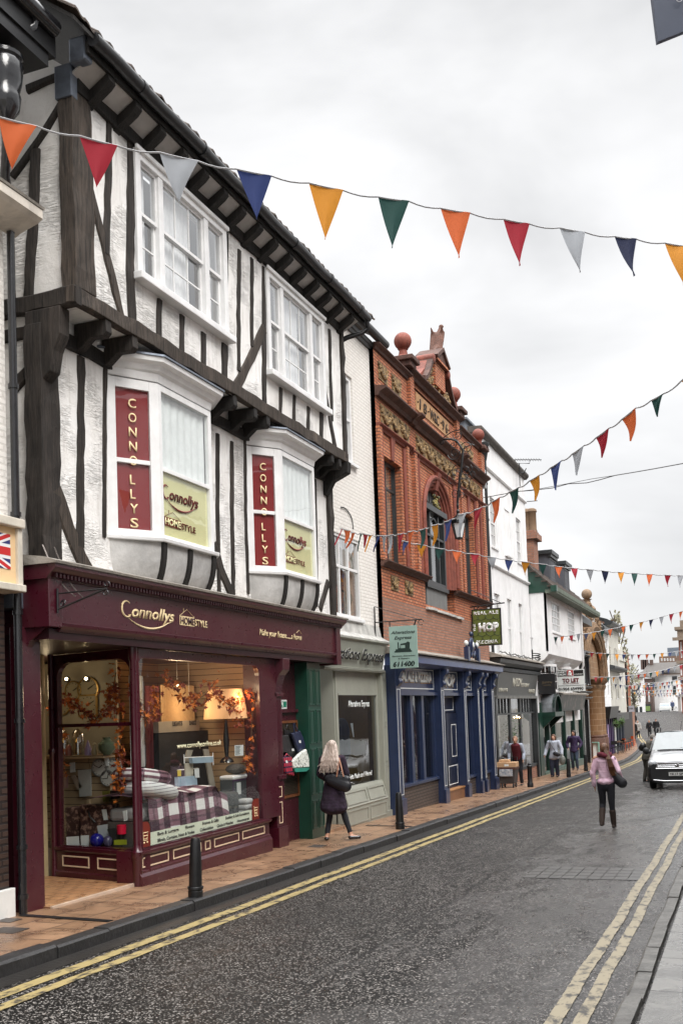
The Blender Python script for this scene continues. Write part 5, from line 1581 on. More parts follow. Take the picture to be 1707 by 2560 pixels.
bag('red tartan shopping bag hanging lowest on the left', 20, [(335, 1510), (520, 1490), (560, 1650), (585, 1885), (420, 1840)], -7.38, TART, .06, [(400, 1510), (440, 1450), (500, 1500)], ([(423, 1578), (460, 1575), (468, 1625), (435, 1630)], 'price_tag', SW))
bag('dark purple side of a shopping bag behind the tartan one', 20, [(250, 1500), (350, 1500), (400, 1850), (275, 1865)], -7.44, mat('dark_purple_cloth', (.05, .014, .03), .8, .3), .03)
wt = bag('white bag printed with small trees and a green base', 20, [(555, 1590), (700, 1440), (820, 1350), (915, 1710), (575, 1730)], -7.34, m_two('tree_print', (.70, .72, .66), (.035, .05, .035), 30, .54, .58, .8, (1, 1.4, .7)), .06)
b = B(); P = [onX(20, x, y, -7.34) for x, y in [(575, 1732), (915, 1712), (810, 1790), (600, 1805)]]; b.poly([p + V((.02, 0, 0)) for p in P], (-.08, 0, 0)); b.obj('green_base', mat('bag_green', (.02, .22, .16), .6), wt)
# ================================================================ 3 white painted brick house with the alterations shop
wh = thing('white_brick_house', 'white painted brick house with a sage grey shopfront reading Alterations Express', 'building', (-7.6, 21, -.3))
XW = -7.60
LW = (19.50, 21.26, 3.98, 5.70)
UW = (19.4, 21.17, 7.36, 9.30)
b = B(); holed_wall(b, XW, 18.0, 22.40, 3.45, 10.35, [LW, UW], .14)
b.face([(XW, 22.40, 3.4), (XW, 22.40, 10.35), (-11, 22.40, 10.35), (-11, 22.40, 3.4)]); b.obj('upper_wall', WB, wh)
window(wh, XW - .04, *UW, cols=(), rows=(), fw=.09, sash=True, dep=.08, sillp=.12)
window(wh, XW - .02, *LW, cols=(.333, .667), rows=(.62,), fw=.06, mw=.055, dep=.08, curtain='half', sillp=.08)
b = B(); curtain_mesh(XW - .17, 19.56, 21.2, 5.06, 5.66).obj('blind', NET, wh); b.bm.free()
b = B(); moulding(b, XW, 18, 22.72, [(-.2, 10.33), (.05, 10.33), (.07, 10.38), (.10, 10.40), (.12, 10.46), (.12, 10.48), (-.2, 10.48)]); b.obj('eaves_moulding', BLK, wh)
b = B(); b.tube([(XW + .22, 18, 10.62), (XW + .22, 23.0, 10.60)], .10, 12); b.obj('gutter', BLK, wh, smooth=True)
b = B(); b.poly([(XW + .15, 18, 10.66), (XW + .15, 22.7, 10.66), (-10.5, 22.7, 12.4), (-10.5, 18, 12.4)], (0, 0, .08)); b.obj('roof', TIL, wh)
b = B(); pts = [onX(7, 105 + 50 * math.sin(k * .17) , 1468 + (k * 14), XW + .01) for k in range(1)]
b.tube([onX(7, x, y, XW + .02) for x, y in ((100, 1468), (125, 1470), (150, 1490), (175, 1530), (190, 1570), (198, 1640))], .012, 5); b.obj('cable', BLK, wh)
b = B(); moulding(b, XW, 18.6, 22.42, [(-.1, 3.50), (.24, 3.50), (.25, 3.54), (.05, 3.66), (.0, 3.9), (-.1, 3.9)]); b.obj('coping', mat('peeling_white_coping', (.50, .49, .46), .8, .3, 5, .01, 30, dirt=.5), wh)
# grey shopfront
b = B(); b.poly([(XW, 18.6, 2.90), (XW, 22.24, 2.90), (XW + .14, 22.24, 2.90), (XW + .14, 18.6, 2.90)], (0, 0, .02))
b.poly([(XW + .11, 18.6, 2.92), (XW + .22, 18.6, 3.46), (XW, 18.6, 3.46), (XW, 18.6, 2.92)], (0, 3.62, 0)); fa = b.obj('fascia', GRY, wh)
b = B(); moulding(b, XW, 18.6, 22.30, [(0, 3.46), (.24, 3.46), (.27, 3.49), (.27, 3.51), (0, 3.52)]); b.obj('fascia_cornice', GRY, wh)
b = B(); moulding(b, XW, 18.6, 22.26, [(0, 2.84), (.14, 2.84), (.16, 2.88), (.12, 2.90), (0, 2.90)]); b.obj('fascia_lip', GRY, wh)
x0 = XW + .125
sh_ = V((.11, 0, .54)).normalized()
for dx, m_ in ((.012, BKL), (.022, mat('grey_lettering_edge', (.45, .44, .40), .5))):
 text('Alterations Express', (x0 + .05 + dx * .6, 18.42 + dx * .5, 3.08 - dx * .2), (x0 + .05 + dx * .6, 21.98 + dx * .5, 3.08 - dx * .2), .24, BKL if dx > .02 else MC.get('grey_lettering_edge', BKL), fa, shear=.2, up=sh_, ext=.008, off=.02)
b = B(); b.box(-7.66, 19.55, .46, XW, 19.66, 2.84); b.box(-7.66, 22.02, .46, XW, 22.16, 2.84); b.box(-7.66, 19.66, 2.38, XW - .003, 22.02, 2.84); b.box(-7.63, 19.66, 2.34, XW + .02, 22.02, 2.38)
gw = b.obj('shop_window', GRY, wh, bevel=.005)
b = B(); b.face([(XW - .03, 19.66, .46), (XW - .03, 22.02, .46), (XW - .03, 22.02, 2.34), (XW - .03, 19.66, 2.34)]); b.obj('pane', GLD, gw)
b = B(); b.poly([(XW - .06, 19.5, .46), (XW + .03, 19.5, .46), (XW + .06, 19.5, .40), (XW + .14, 19.5, .10), (XW + .16, 19.5, .06), (XW + .14, 19.5, .04), (XW + .14, 19.5, -.40), (XW - .06, 19.5, -.40)], (0, 2.66, 0)); b.obj('stall_riser', GRY, wh)
fG = FX_((XW + .141, 0, 0), (0, 1, 0), nF)
for (a, c) in ((19.64, 20.85), (20.98, 22.05)):
 b = B(); rect_trim(b, fG, a, c, -.30, .0, .03, .012); b.obj('panel', GRY, wh)
 b = B(); u_ = V((-.08, 0, .30)).normalized()
 P = lambda s, h: V((XW + .137, s, .11)) + u_ * h + V((.006, 0, 0))
 for q in ((a, c, 0, .03), (a, c, .24, .27), (a, a + .03, .03, .24), (c - .03, c, .03, .24)):
  b.poly([P(q[0], q[2]), P(q[1], q[2]), P(q[1], q[3]), P(q[0], q[3])], (.012, 0, .004))
 b.obj('panel', GRY, wh)
b = B(); b.box(XW - .06, 22.14, -.42, XW + .10, 22.46, 2.9); b.box(XW + .10, 22.14, -.42, XW + .14, 22.48, -.24); gp = b.obj('pilaster', GRY, wh, bevel=.006)
fG2 = FX_((XW + .10, 0, 0), (0, 1, 0), nF)
for (e, f) in ((-.15, .78), (.86, 1.66), (1.74, 2.72)):
 b = B(); rect_trim(b, fG2, 22.2, 22.4, e, f, .022, .010); b.obj('panel', GRY, wh)
b = B(); b.box(XW - 1.3, 19.5, -.4, XW - .03, 19.56, 2.9); b.obj('door_reveal', GRY, wh)
b = B(); b.box(-9.6, 18.05, -.42, -7.4, 19.5, -.24); b.obj('doorway_floor', PAV, wh)
b = B(); b.box(-9.8, 18.0, -.4, -9.7, 22.4, 2.9); b.box(-9.7, 22.3, -.4, -7.66, 22.4, 2.84); b.box(-9.7, 18.0, -.4, -7.66, 18.05, 2.9); b.obj('interior_wall', mat('ochre_interior', (.16, .10, .025), .8, .2), wh)
b = B(); b.box(-9.7, 18.05, 2.42, -8.5, 19.5, 2.9); b.obj('door_head', DRK, wh)
b = B(); b.box(-9.7, 19.56, -.3, -7.66, 22.3, .42); b.obj('window_floor', mat('window_board', (.10, .08, .06), .6), wh)
t = thing('window_lettering', 'white Alterations Express lettering on the sage shop window', 'lettering', (XW, 20.3, 2.1))
text('Alterations Express', (XW - .026, 20.30, 2.10), (XW - .026, 21.62, 2.10), .13, SW, t, ext=.001, off=.03)
text('Suits Made and Altered', (XW - .026, 20.2, .60), (XW - .026, 21.62, .60), .10, SW, t, ext=.001, off=.03)
# suits on a stand, dress form
def cloth_form(name, label, c, m, wdt, h, cat_, arms=True, neck=None):
 t = thing(name, label, cat_, c)
 b = B(); c = V(c)
 b.cap(c + V((0, 0, h * .1)), c + V((0, 0, h * .75)), wdt * .42, wdt * .48, 14, .6, (0, 1, 0))
 if arms:
  for s in (-1, 1): b.cap(c + V((0, s * wdt * .48, h * .78)), c + V((.02, s * wdt * .60, h * .1)), .075, .055, 10)
 b.obj('jacket', m, t, remesh=.02)
 b = B(); b.cap(c + V((0, 0, h * .8)), c + V((0, 0, h * .98)), .06, .04, 10); b.obj('neck', neck or BLK, t, smooth=True)
 b = B(); b.tube([c, V((c.x, c.y, .4))], .02, 8); b.lathe([(.16, .0), (.14, .03), (.02, .05)], (c.x, c.y, .42), 12); b.obj('stand', BLK, t, smooth=True)
 return t
t = cloth_form('suit_on_form', 'dark grey suit jacket displayed in the sage shop window', (-8.05, 21.0, 1.0), mat('charcoal_cloth', (.03, .03, .032), .9, .2), .5, .85, 'suit')
b = B(); b.poly([(-7.84, 20.95, 1.75), (-7.83, 21.07, 1.75), (-7.80, 21.03, 1.45), (-7.80, 21.0, 1.45)], (.01, 0, 0)); b.obj('shirt_front', SW, t)
t = cloth_form('dress_form', 'olive dress form with a yellow tape measure just inside the doorway', (-8.25, 19.0, .75), mat('olive_velvet', (.11, .095, .05), .8, .3), .46, .85, 'dress form', False)
b = B(); b.tube([(-8.02, 18.95, 1.5), (-7.99, 19.06, 1.42), (-7.98, 19.15, 1.25), (-7.99, 19.18, 1.1), (-8.0, 19.16, 1.0)], .022, 6); b.obj('tape_measure', mat('tape_yellow', (.75, .42, .03), .5), t, smooth=True)
# hanging sign of the alterations shop
YS_ = 22.0
PS = lambda x, y, z=8: onY(z, x, y, YS_)
hs = thing('hanging_sign', 'pale green hanging sign with a sewing machine and the number 611400', 'hanging sign', PS(600, 210))
MINT = mat('mint_sign', (.28, .40, .355), .45, .05)
c00, c10, c11, c01 = PS(600, 210), PS(818, 200), PS(826, 530), PS(602, 540)
w_ = c10.x - c00.x; h_ = c00.z - c01.z
O = V((c00.x, YS_, (c01.z + c11.z) / 2));
b = B(); b.box(O.x, YS_, O.z, O.x + w_, YS_ + .03, O.z + h_); b.obj('board', MINT, hs, bevel=.004)
def st(s, cx, zf, wf, hf, m=BKL, shear=0.0, par=None, off=.018, o=None, W_=None, H_=None, y=None):
 o = o or O; W_ = W_ or w_; H_ = H_ or h_; y = YS_ if y is None else y
 a = V((o.x + (cx - wf / 2) * W_, y, o.z + zf * H_)); c = V((o.x + (cx + wf / 2) * W_, y, o.z + zf * H_))
 return text(s, a, c, hf * H_, m, par or hs, shear=shear, ext=.002, off=off)
DKG = mat('dark_green_lettering', (.012, .03, .025), .5)
st('Alterations', .50, .82, .86, .075, DKG, .3); st('Express', .50, .69, .62, .075, DKG, .3)
st('Garment, Alterations', .50, .28, .82, .028, DKG, .3); st('& Repairs', .5, .22, .40, .028, DKG, .3); st('611400', .5, .05, .78, .11, DKG, .2, off=.04)
b = B(); u = lambda x, z: (O.x + x * w_, YS_ - .004, O.z + z * h_)
b.box(O.x + .18 * w_, YS_ - .004, O.z + .38 * h_, O.x + .80 * w_, YS_ - .0005, O.z + .415 * h_)
b.poly([u(.30, .44), u(.72, .44), u(.74, .60), u(.66, .63), u(.60, .60), u(.40, .58), u(.38, .48), u(.34, .48), u(.34, .62), u(.30, .62)], (0, .0035, 0))
b.box(O.x + .22 * w_, YS_ - .0042, O.z + .415 * h_, O.x + .76 * w_, YS_ - .0006, O.z + .455 * h_)
b.obj('sewing_machine_emblem', DKG, hs)
b = B(); b.box(O.x + .41 * w_, YS_ - .0052, O.z + .475 * h_, O.x + .56 * w_, YS_ - .0044, O.z + .545 * h_); b.obj('emblem_gap', MINT, hs)
b = B(); r0 = V((-7.56, YS_ + .015, PS(505, 50).z)); rr = V((-7.56, YS_ + .015, PS(515, 300).z))
zb_ = O.z + h_ + .12
b.tube([r0, V((-7.56, YS_ + .015, zb_ - .45))], .016, 6); b.tube([(-7.56, YS_ + .015, zb_), (O.x + w_ + .12, YS_ + .015, zb_)], .014, 6); b.tube([r0, V((O.x + w_, YS_ + .015, zb_ + .02))], .007, 5)
b.tube([(O.x + w_ + .10 + .06 * math.cos(a * .6), YS_ + .015, zb_ + .0 - .06 + .06 * math.sin(a * .6)) for a in range(10)], .008, 5)
b.tube([(O.x + w_ * .98, YS_ + .015, zb_), (O.x + w_ * .9, YS_ + .015, O.z + h_ - .02)], .016, 6); b.tube([(O.x + .02, YS_ + .015, zb_), (O.x + .02, YS_ + .015, O.z + h_ - .02)], .014, 6)
b.obj('bracket', BLK, hs, smooth=True)
# ================================================================ 4 red brick building with the blue pub front
hp = thing('red_brick_building', 'ornate red brick building with terracotta swags above a navy pub front', 'building', (-7.5, 27.5, -.4))
XB_ = -7.50
W1 = (22.84, 24.24, 5.50, 7.97); W3 = (30.30, 31.64, 5.42, 7.92); WM = (26.05, 28.86, 5.35, 7.45)
b = B(); holed_wall(b, XB_, 22.42, 33.1, 4.6, 10.36, [W1, W3, (25.95, 28.95, 4.72, 8.35)], .35)
b.face([(XB_, 33.1, 3.3), (XB_, 33.1, 10.36), (-11, 33.1, 10.36), (-11, 33.1, 3.3)]); b.face([(XB_, 22.42, 3.3), (XB_, 22.42, 10.36), (-11, 22.42, 10.36), (-11, 22.42, 3.3)])
b.face([(XB_, 25.1, 10.3), (XB_, 29.95, 10.3), (XB_, 29.95, 10.5), (XB_, 25.1, 10.5)])
b.obj('wall', RB, hp)
b = B(); holed_wall(b, XB_ - .002, 22.42, 33.1, 3.3, 4.72, [], .1); b.obj('lower_wall', RB2, hp)
# arch infill of brick round the opening (spandrels) + voussoir rings
ac = (27.42, 7.0); ar = 1.42
b = B(); n = 20
for s, (xa, xb) in enumerate(((25.95, 28.95),)):
 prev = None
 for k in range(n + 1):
  a = PI - PI * k / n
  y = ac[0] + ar * math.cos(a); z = ac[1] + ar * .92 * math.sin(a)
  y = max(25.96, min(28.94, y))
  if prev: b.poly([(XB_ - .01, prev[0], prev[1]), (XB_ - .01, y, z), (XB_ - .01, y, 8.36), (XB_ - .01, prev[0], 8.36)], (-.25, 0, 0))
  prev = (y, z)
b.obj('arch_spandrel', RB, hp)
for j, (r_, dx) in enumerate(((1.42, .03), (1.32, -.03), (1.22, -.09), (1.12, -.15))):
 b = B(); pts = [V((XB_ + dx, ac[0] + r_ * math.cos(PI - PI * k / 24), ac[1] + r_ * .92 * math.sin(PI * k / 24))) for k in range(25)]
 pts = [V((XB_ + dx, pts[0].y, 5.35))] + pts + [V((XB_ + dx, pts[-1].y, 5.35))]
 b.tube(pts, .07, 8); b.obj('arch_moulding', TCO, hp, smooth=True)
b = B(); b.poly([(XB_ + .12, 27.28, 8.45), (XB_ + .12, 27.62, 8.45), (XB_ + .0, 27.56, 7.98), (XB_ + .0, 27.34, 7.98)], (-.2, 0, 0)); b.obj('keystone', TCO, hp)
# pilasters
for i, (y, w_p) in enumerate(((22.50, .20), (24.62, .18), (25.28, .22), (29.55, .22), (29.98, .18), (31.9, .18), (32.85, .34))):
 b = B(); b.box(XB_, y - w_p / 2, 5.42, XB_ + .09, y + w_p / 2, 8.55); b.obj('pilaster', RB, hp)
for y in (22.66, 24.42, 25.5, 25.62, 29.22, 29.34, 30.12, 31.76, 32.1, 32.5):
 b = B(); b.lathe([(.055, 0), (.055, 3.0)], (XB_ + .03, y, 5.45), 8); b.obj('shaft', TCO, hp, smooth=True)
# upper piers and parapet
for y in (25.15, 29.80):
 b = B(); b.box(XB_, y - .16, 9.46, XB_ + .10, y + .16, 10.62); b.obj('pier', RB, hp)
b = B(); b.box(XB_, 32.66, 9.46, XB_ + .10, 33.12, 10.2); b.obj('pier', RB, hp)
# cornices / string courses
def corn(name, y0, y1, z, h, d, m):
 b = B(); moulding(b, XB_, y0, y1, [(0, z), (d * .3, z), (d * .45, z + h * .35), (d * .9, z + h * .6), (d, z + h * .7), (d, z + h * .85), (0, z + h)]); return b.obj(name, m, hp)
corn('main_cornice', 22.42, 25.0, 9.26, .24, .28, TCD); corn('main_cornice', 25.0, 25.32, 9.24, .28, .38, TCD); corn('main_cornice', 25.32, 29.62, 9.22, .24, .26, TCD); corn('main_cornice', 29.62, 29.98, 9.24, .28, .38, TCD); corn('main_cornice', 29.98, 33.15, 9.22, .26, .28, TCD)
corn('string_course', 22.42, 25.0, 8.50, .13, .14, TCO); corn('string_course', 25.0, 30.0, 8.46, .13, .12, TCO); corn('string_course', 30.0, 33.15, 8.44, .13, .14, TCO)
corn('sill_course', 22.40, 26.02, 5.30, .15, .20, TCD); corn('sill_course', 28.85, 33.25, 5.22, .15, .20, TCD)
corn('parapet_coping', 22.42, 25.06, 10.36, .16, .16, TCD); corn('parapet_coping', 29.98, 33.1, 10.28, .16, .16, TCD)
corn('pediment_cornice', 24.92, 30.1, 10.46, .20, .24, TCD)
for y in (24.86, 29.82):
 b = B(); b.box(XB_ - .3, y - .26, 10.60, XB_ + .24, y + .26, 10.74); b.box(XB_ - .35, y - .34, 10.74, XB_ + .32, y + .34, 10.86); b.obj('pier_cap', TCD, hp, bevel=.02)
 b = B(); b.lathe([(.30, 0), (.24, .05), (.12, .12), (.10, .24), (.14, .28)], (XB_ - .02, y, 10.84), 16); b.ball((XB_ - .02, y, 11.32), .225, n=20, m=14); b.obj('ball_finial', TCO, hp, smooth=True)
b = B(); b.lathe([(.32, 0), (.22, .06), (.11, .10), (.10, .22), (.13, .26)], (XB_ - .02, 32.9, 10.40), 16); b.ball((XB_ - .02, 32.9, 10.84), .20, n=20, m=14); b.obj('ball_finial', TCO, hp, smooth=True)
b = B(); b.box(XB_ - .3, 32.6, 10.3, XB_ + .26, 33.2, 10.42); b.obj('pier_cap', TCD, hp, bevel=.02)
# ornament panels
def swagpanel(y0, y1, z0, z1, n, name='carved_swag_panel'):
 b = B(); b.box(XB_, y0, z0, XB_ + .02, y1, z1)
 L_ = (y1 - y0) / n
 for k in range(n):
  for j in range(11):
   t_ = j / 10
   y = y0 + L_ * (k + t_); z = z1 - (z1 - z0) * (.18 + .55 * math.sin(PI * t_))
   b.ball((XB_ + .03, y, z), (z1 - z0) * (.07 + .09 * math.sin(PI * t_)) * random.uniform(.8, 1.2), n=6, m=4)
  for j in range(3): b.ball((XB_ + .03, y0 + L_ * k + .04, z1 - (z1 - z0) * (.15 + .2 * j)), (z1 - z0) * .08, n=6, m=4)
  for j in range(6): b.ball((XB_ + .02, y0 + L_ * (k + random.random()), random.uniform(z0 + .03, z1 - .03)), (z1 - z0) * .06, n=6, m=4)
 return b.obj(name, ORN, hp)
swagpanel(22.74, 24.98, 8.66, 9.16, 3); swagpanel(25.60, 29.50, 8.62, 9.12, 5); swagpanel(30.16, 32.6, 8.60, 9.10, 3)
swagpanel(22.72, 23.38, 9.74, 10.16, 1); swagpanel(23.72, 24.42, 9.72, 10.16, 1); swagpanel(31.1, 31.85, 9.68, 10.05, 1); swagpanel(30.2, 30.8, 9.68, 10.05, 1)
swagpanel(23.08, 23.62, 4.82, 5.16, 1); swagpanel(24.18, 24.80, 4.82, 5.16, 1)
b = B(); b.box(XB_, 25.72, 9.80, XB_ + .02, 29.0, 10.26); dp_ = b.obj('date_panel', mat('buff_terracotta', (.46, .26, .12), .7, .2, 6, .005, 30, dirt=.3), hp)
OLD = mat('sooty_relief', (.055, .035, .022), .8)
for s, a, c in (('1', 26.00, 26.14), ('8', 26.36, 26.68), ('W&C', 27.0, 27.9), ('9', 28.22, 28.45), ('6', 28.58, 28.80)):
 text(s, (XB_ + .022, a, 9.88), (XB_ + .022, c, 9.88), .28, OLD, dp_, ext=.012, shear=.1, off=.01)
b = B(); [b.ball((XB_ + .03, y, 10.02), .028, n=6, m=4) for y in (25.85, 26.84, 28.08, 28.92)]; b.obj('stops', OLD, dp_)
# pediment with scrolls, little aedicule and eagle
b = B(); b.poly([(XB_ + .04, 25.9, 10.66), (XB_ + .04, 29.5, 10.66), (XB_ + .04, 29.2, 10.9), (XB_ + .04, 28.75, 11.1), (XB_ + .04, 28.45, 11.55), (XB_ + .04, 28.05, 11.6), (XB_ + .04, 27.1, 11.6), (XB_ + .04, 26.9, 11.5), (XB_ + .04, 26.6, 11.15), (XB_ + .04, 26.2, 10.9)], (-.4, 0, 0)); b.obj('pediment', TCO, hp)
b = B()
for k in range(110):
 y = random.uniform(26.3, 29.1); top = 10.75 + .75 * max(0, 1 - abs(y - 27.6) / 1.5)
 b.ball((XB_ + .06, y, random.uniform(10.72, top)), random.uniform(.035, .085), n=6, m=4)
b.obj('carved_tympanum', ORN, hp)
for sgn, yb_, yt in ((-1, 26.05, 27.0), (1, 29.45, 28.55)):
 b = B(); pts = []
 for k in range(12):
  t_ = k / 11
  pts.append(V((XB_ - .06, yb_ + (yt - yb_) * t_, 10.72 + .85 * (t_ ** 1.7))))
 rs = []
 for i, p in enumerate(pts):
  d = (pts[min(i + 1, 11)] - pts[max(0, i - 1)]).normalized(); u = V((1, 0, 0)).cross(d)
  rs.append([p + V((-.22, 0, 0)) - u * .05, p + V((.26, 0, 0)) - u * .05, p + V((.26, 0, 0)) + u * .05, p + V((-.22, 0, 0)) + u * .05])
 b.loft(rs); b.obj('scroll_coping', TCD, hp)
 b = B(); b.lathe([(.10, -.22), (.13, -.2), (.13, .26), (.10, .28)], (XB_ - .06, yt, 11.52), 14, axis=(1, 0, 0)); b.obj('scroll_end', TCO, hp, smooth=True)
b = B(); b.box(XB_ - .35, 27.30, 10.9, XB_ + .14, 28.30, 11.56); b.box(XB_ - .4, 27.22, 11.56, XB_ + .24, 28.4, 11.64); b.obj('aedicule', RB, hp)
b = B(); b.poly([(XB_ + .22, 27.2, 11.64), (XB_ + .22, 28.42, 11.64), (XB_ + .22, 27.81, 11.98)], (-.62, 0, 0)); b.poly([(XB_ + .28, 27.1, 11.66), (XB_ + .28, 27.81, 12.06), (XB_ + .28, 28.5, 11.66), (XB_ + .28, 28.42, 11.60), (XB_ + .28, 27.81, 11.95), (XB_ + .28, 27.18, 11.60)], (-.7, 0, 0)); b.obj('small_pediment', TCD, hp)
b = B(); ec = V((XB_ + .02, 28.05, 11.98))
b.cap(ec + V((0, -.05, .12)), ec + V((.02, .12, .52)), .13, .16, 12, .8); b.cap(ec + V((.02, .12, .55)), ec + V((.06, .20, .80)), .10, .055, 10); b.ball(ec + V((.08, .22, .86)), .07, (1.1, 1, .9), 10, 8); b.cap(ec + V((.12, .23, .86)), ec + V((.19, .24, .82)), .025, .008, 6)
for s in (-1, 1):
 b.cap(ec + V((s * .12, .10, .62)), ec + V((s * .15, -.16, .02)), .10, .05, 10, .5); b.cap(ec + V((s * .13, .08, .60)), ec + V((s * .16, .0, .78)), .07, .03, 8, .6)
b.cap(ec + V((0, -.08, .2)), ec + V((0, -.34, -.02)), .10, .06, 10, .5); b.ball(ec + V((0, .02, .04)), .15, (1, 1, .5))
b.obj('eagle', TCD if 0 else mat('eagle_terracotta', (.13, .055, .035), .75, .35, 8, .02, 25), hp, remesh=.025)
# windows
window(hp, XB_ - .16, *W1, cols=(.5,), rows=(.75,), fw=.07, mw=.05, fm=SLT, curtain='half', sill=False, dep=.08)
window(hp, XB_ - .16, *W3, cols=(.5,), rows=(.75,), fw=.07, mw=.05, fm=SLT, curtain='net', sill=False, dep=.08)
for (y, z) in ((23.54, 8.0), (31.0, 7.95)):
 b = B(); b.poly([(XB_ + .05, y - .15, z + .52), (XB_ + .05, y + .15, z + .52), (XB_ + .03, y + .09, z - .04), (XB_ + .03, y - .09, z - .04)], (-.1, 0, 0)); b.obj('keystone', TCO, hp)
# oriel in the arch: dark frame, arched lights, crest, grey panel below
xo = XB_ - .02
b = B()
b.box(xo - .2, 26.22, 5.32, xo, 26.34, 7.36); b.box(xo - .2, 28.10, 5.32, xo, 28.22, 7.36); b.box(xo - .25, 26.12, 7.30, xo + .06, 28.32, 7.46); b.box(xo - .2, 26.34, 5.32, xo, 28.10, 5.42); b.box(xo - .25, 26.15, 5.20, xo + .04, 28.28, 5.32)
orl = b.obj('arched_window', SLT, hp, bevel=.008)
b = B()
for y in (26.80, 27.64): b.box(xo - .12, y - .035, 5.42, xo - .02, y + .035, 7.30)
b.box(xo - .11, 26.34, 6.62, xo - .015, 28.10, 6.68)
b.tube([(xo - .05, 27.22 + .40 * math.cos(PI - PI * k / 12), 6.72 + .45 * math.sin(PI * k / 12)) for k in range(13)], .03, 6)
b.obj('glazing_bar', SLT, orl)
b = B(); b.face([(xo - .08, 26.34, 5.42), (xo - .08, 28.10, 5.42), (xo - .08, 28.10, 7.3), (xo - .08, 26.34, 7.3)]); b.obj('pane', GLS, orl)
curtain_mesh(xo - .3, 26.6, 27.9, 5.42, 6.6, .09, .02).obj('curtain', NET, orl)
b = B(); b.face([(XB_ - .30, 25.95, 4.7), (XB_ - .30, 28.95, 4.7), (XB_ - .30, 28.95, 8.4), (XB_ - .30, 25.95, 8.4)]); b.obj('arch_backing', SLT, hp)
b = B(); b.face([(XB_ - .22, ac[0] + 1.05 * math.cos(PI * k / 16), 7.46 + .62 * math.sin(PI * k / 16)) for k in range(17)]); b.obj('fanlight', mat('dusty_fanlight', (.16, .16, .155), .25, .2), hp)
b = B(); [b.tube([(XB_ - .21, ac[0], 7.47), (XB_ - .21, ac[0] + 1.0 * math.cos(PI * k / 6), 7.47 + .58 * math.sin(PI * k / 6))], .018, 5) for k in range(1, 6)]; b.obj('fanlight_bars', SLT, hp)
b = B()
for k in range(26): b.ball((XB_ + .02, 27.25 + random.gauss(0, .16), 7.50 + abs(random.gauss(0, .14))), random.uniform(.03, .06), n=6, m=4)
b.obj('gilded_crest', m_two('gilt_crest', (.04, .04, .03), (.45, .36, .10), 14, .45, .6), hp)
b = B(); b.box(xo - .2, 26.22, 4.70, xo - .02, 28.24, 5.20); b.obj('grey_panel', mat('grey_panel', (.17, .17, .165), .7, .1, dirt=.2), hp)
b = B(); y = 25.95
while y < 29.6:
 z = 4.66 - (y - 25.95) * .012 + random.uniform(-.01, .01); b.box(XB_ - .02, y, z - .06, XB_ + .07, y + .28, z); y += .285
b.obj('white_ledge', mat('flaking_white', (.55, .53, .50), .8, .3, dirt=.4), hp)
# roof behind
b = B(); b.poly([(-8.0, 22.5, 10.2), (-8.0, 33, 10.2), (-11, 33, 12.2), (-11, 22.5, 12.2)], (0, 0, .05)); b.obj('roof', SLA, hp)
# ---- blue pub front
XP = -7.28
b = B(); moulding(b, -7.55, 22.56, 33.12, [(0, 3.02), (.30, 3.02), (.42, 3.08), (.46, 3.10), (.47, 3.24), (.50, 3.27), (0, 3.30)]); b.obj('cornice', mat('blue_cornice_paint', (.055, .085, .20), .32, .12, 3, coat=.2), hp)
b = B(); moulding(b, -7.55, 22.5, 33.14, [(0, 3.302), (.53, 3.302), (.54, 3.33), (.2, 3.42), (0, 3.50)]); b.obj('coping', STN, hp)
for y, w_p in ((22.66, .36), (26.42, .34), (28.82, .30), (30.42, .22), (31.02, .22), (32.35, .34)):
 b = B(); b.box(-7.55, y - w_p / 2, -.9, XP, y + w_p / 2, 3.03); b.box(XP, y - w_p / 2 - .02, -.9, XP + .05, y + w_p / 2 + .02, zroad(y) + .48); pl = b.obj('pilaster', BLU, hp, bevel=.006)
 b = B(); rect_trim(b, FX_((XP + .001, 0, 0), (0, 1, 0), nF), y - w_p / 2 + .05, y + w_p / 2 - .05, zroad(y) + .56, 2.48, .016, .004); b.obj('white_trim', SW, pl)
 b = B(); b.poly([(XP, y - .10, 2.55), (XP + .03, y - .10, 2.55), (XP + .09, y - .10, 2.62), (XP + .05, y - .10, 2.72), (XP + .10, y - .10, 2.84), (XP + .17, y - .10, 2.92), (XP + .17, y - .10, 3.02), (XP, y - .10, 3.02)], (0, .20, 0)); b.ball((XP + .10, y, 2.94), .085, (1, 1.2, 1), 10, 8); b.ball((XP + .06, y, 2.64), .05, (1, 1.8, 1), 10, 8); b.obj('console', BLU, hp)
bays = ((22.84, 26.25), (26.59, 28.67), (28.97, 30.31), (30.53, 30.91), (31.13, 32.18))
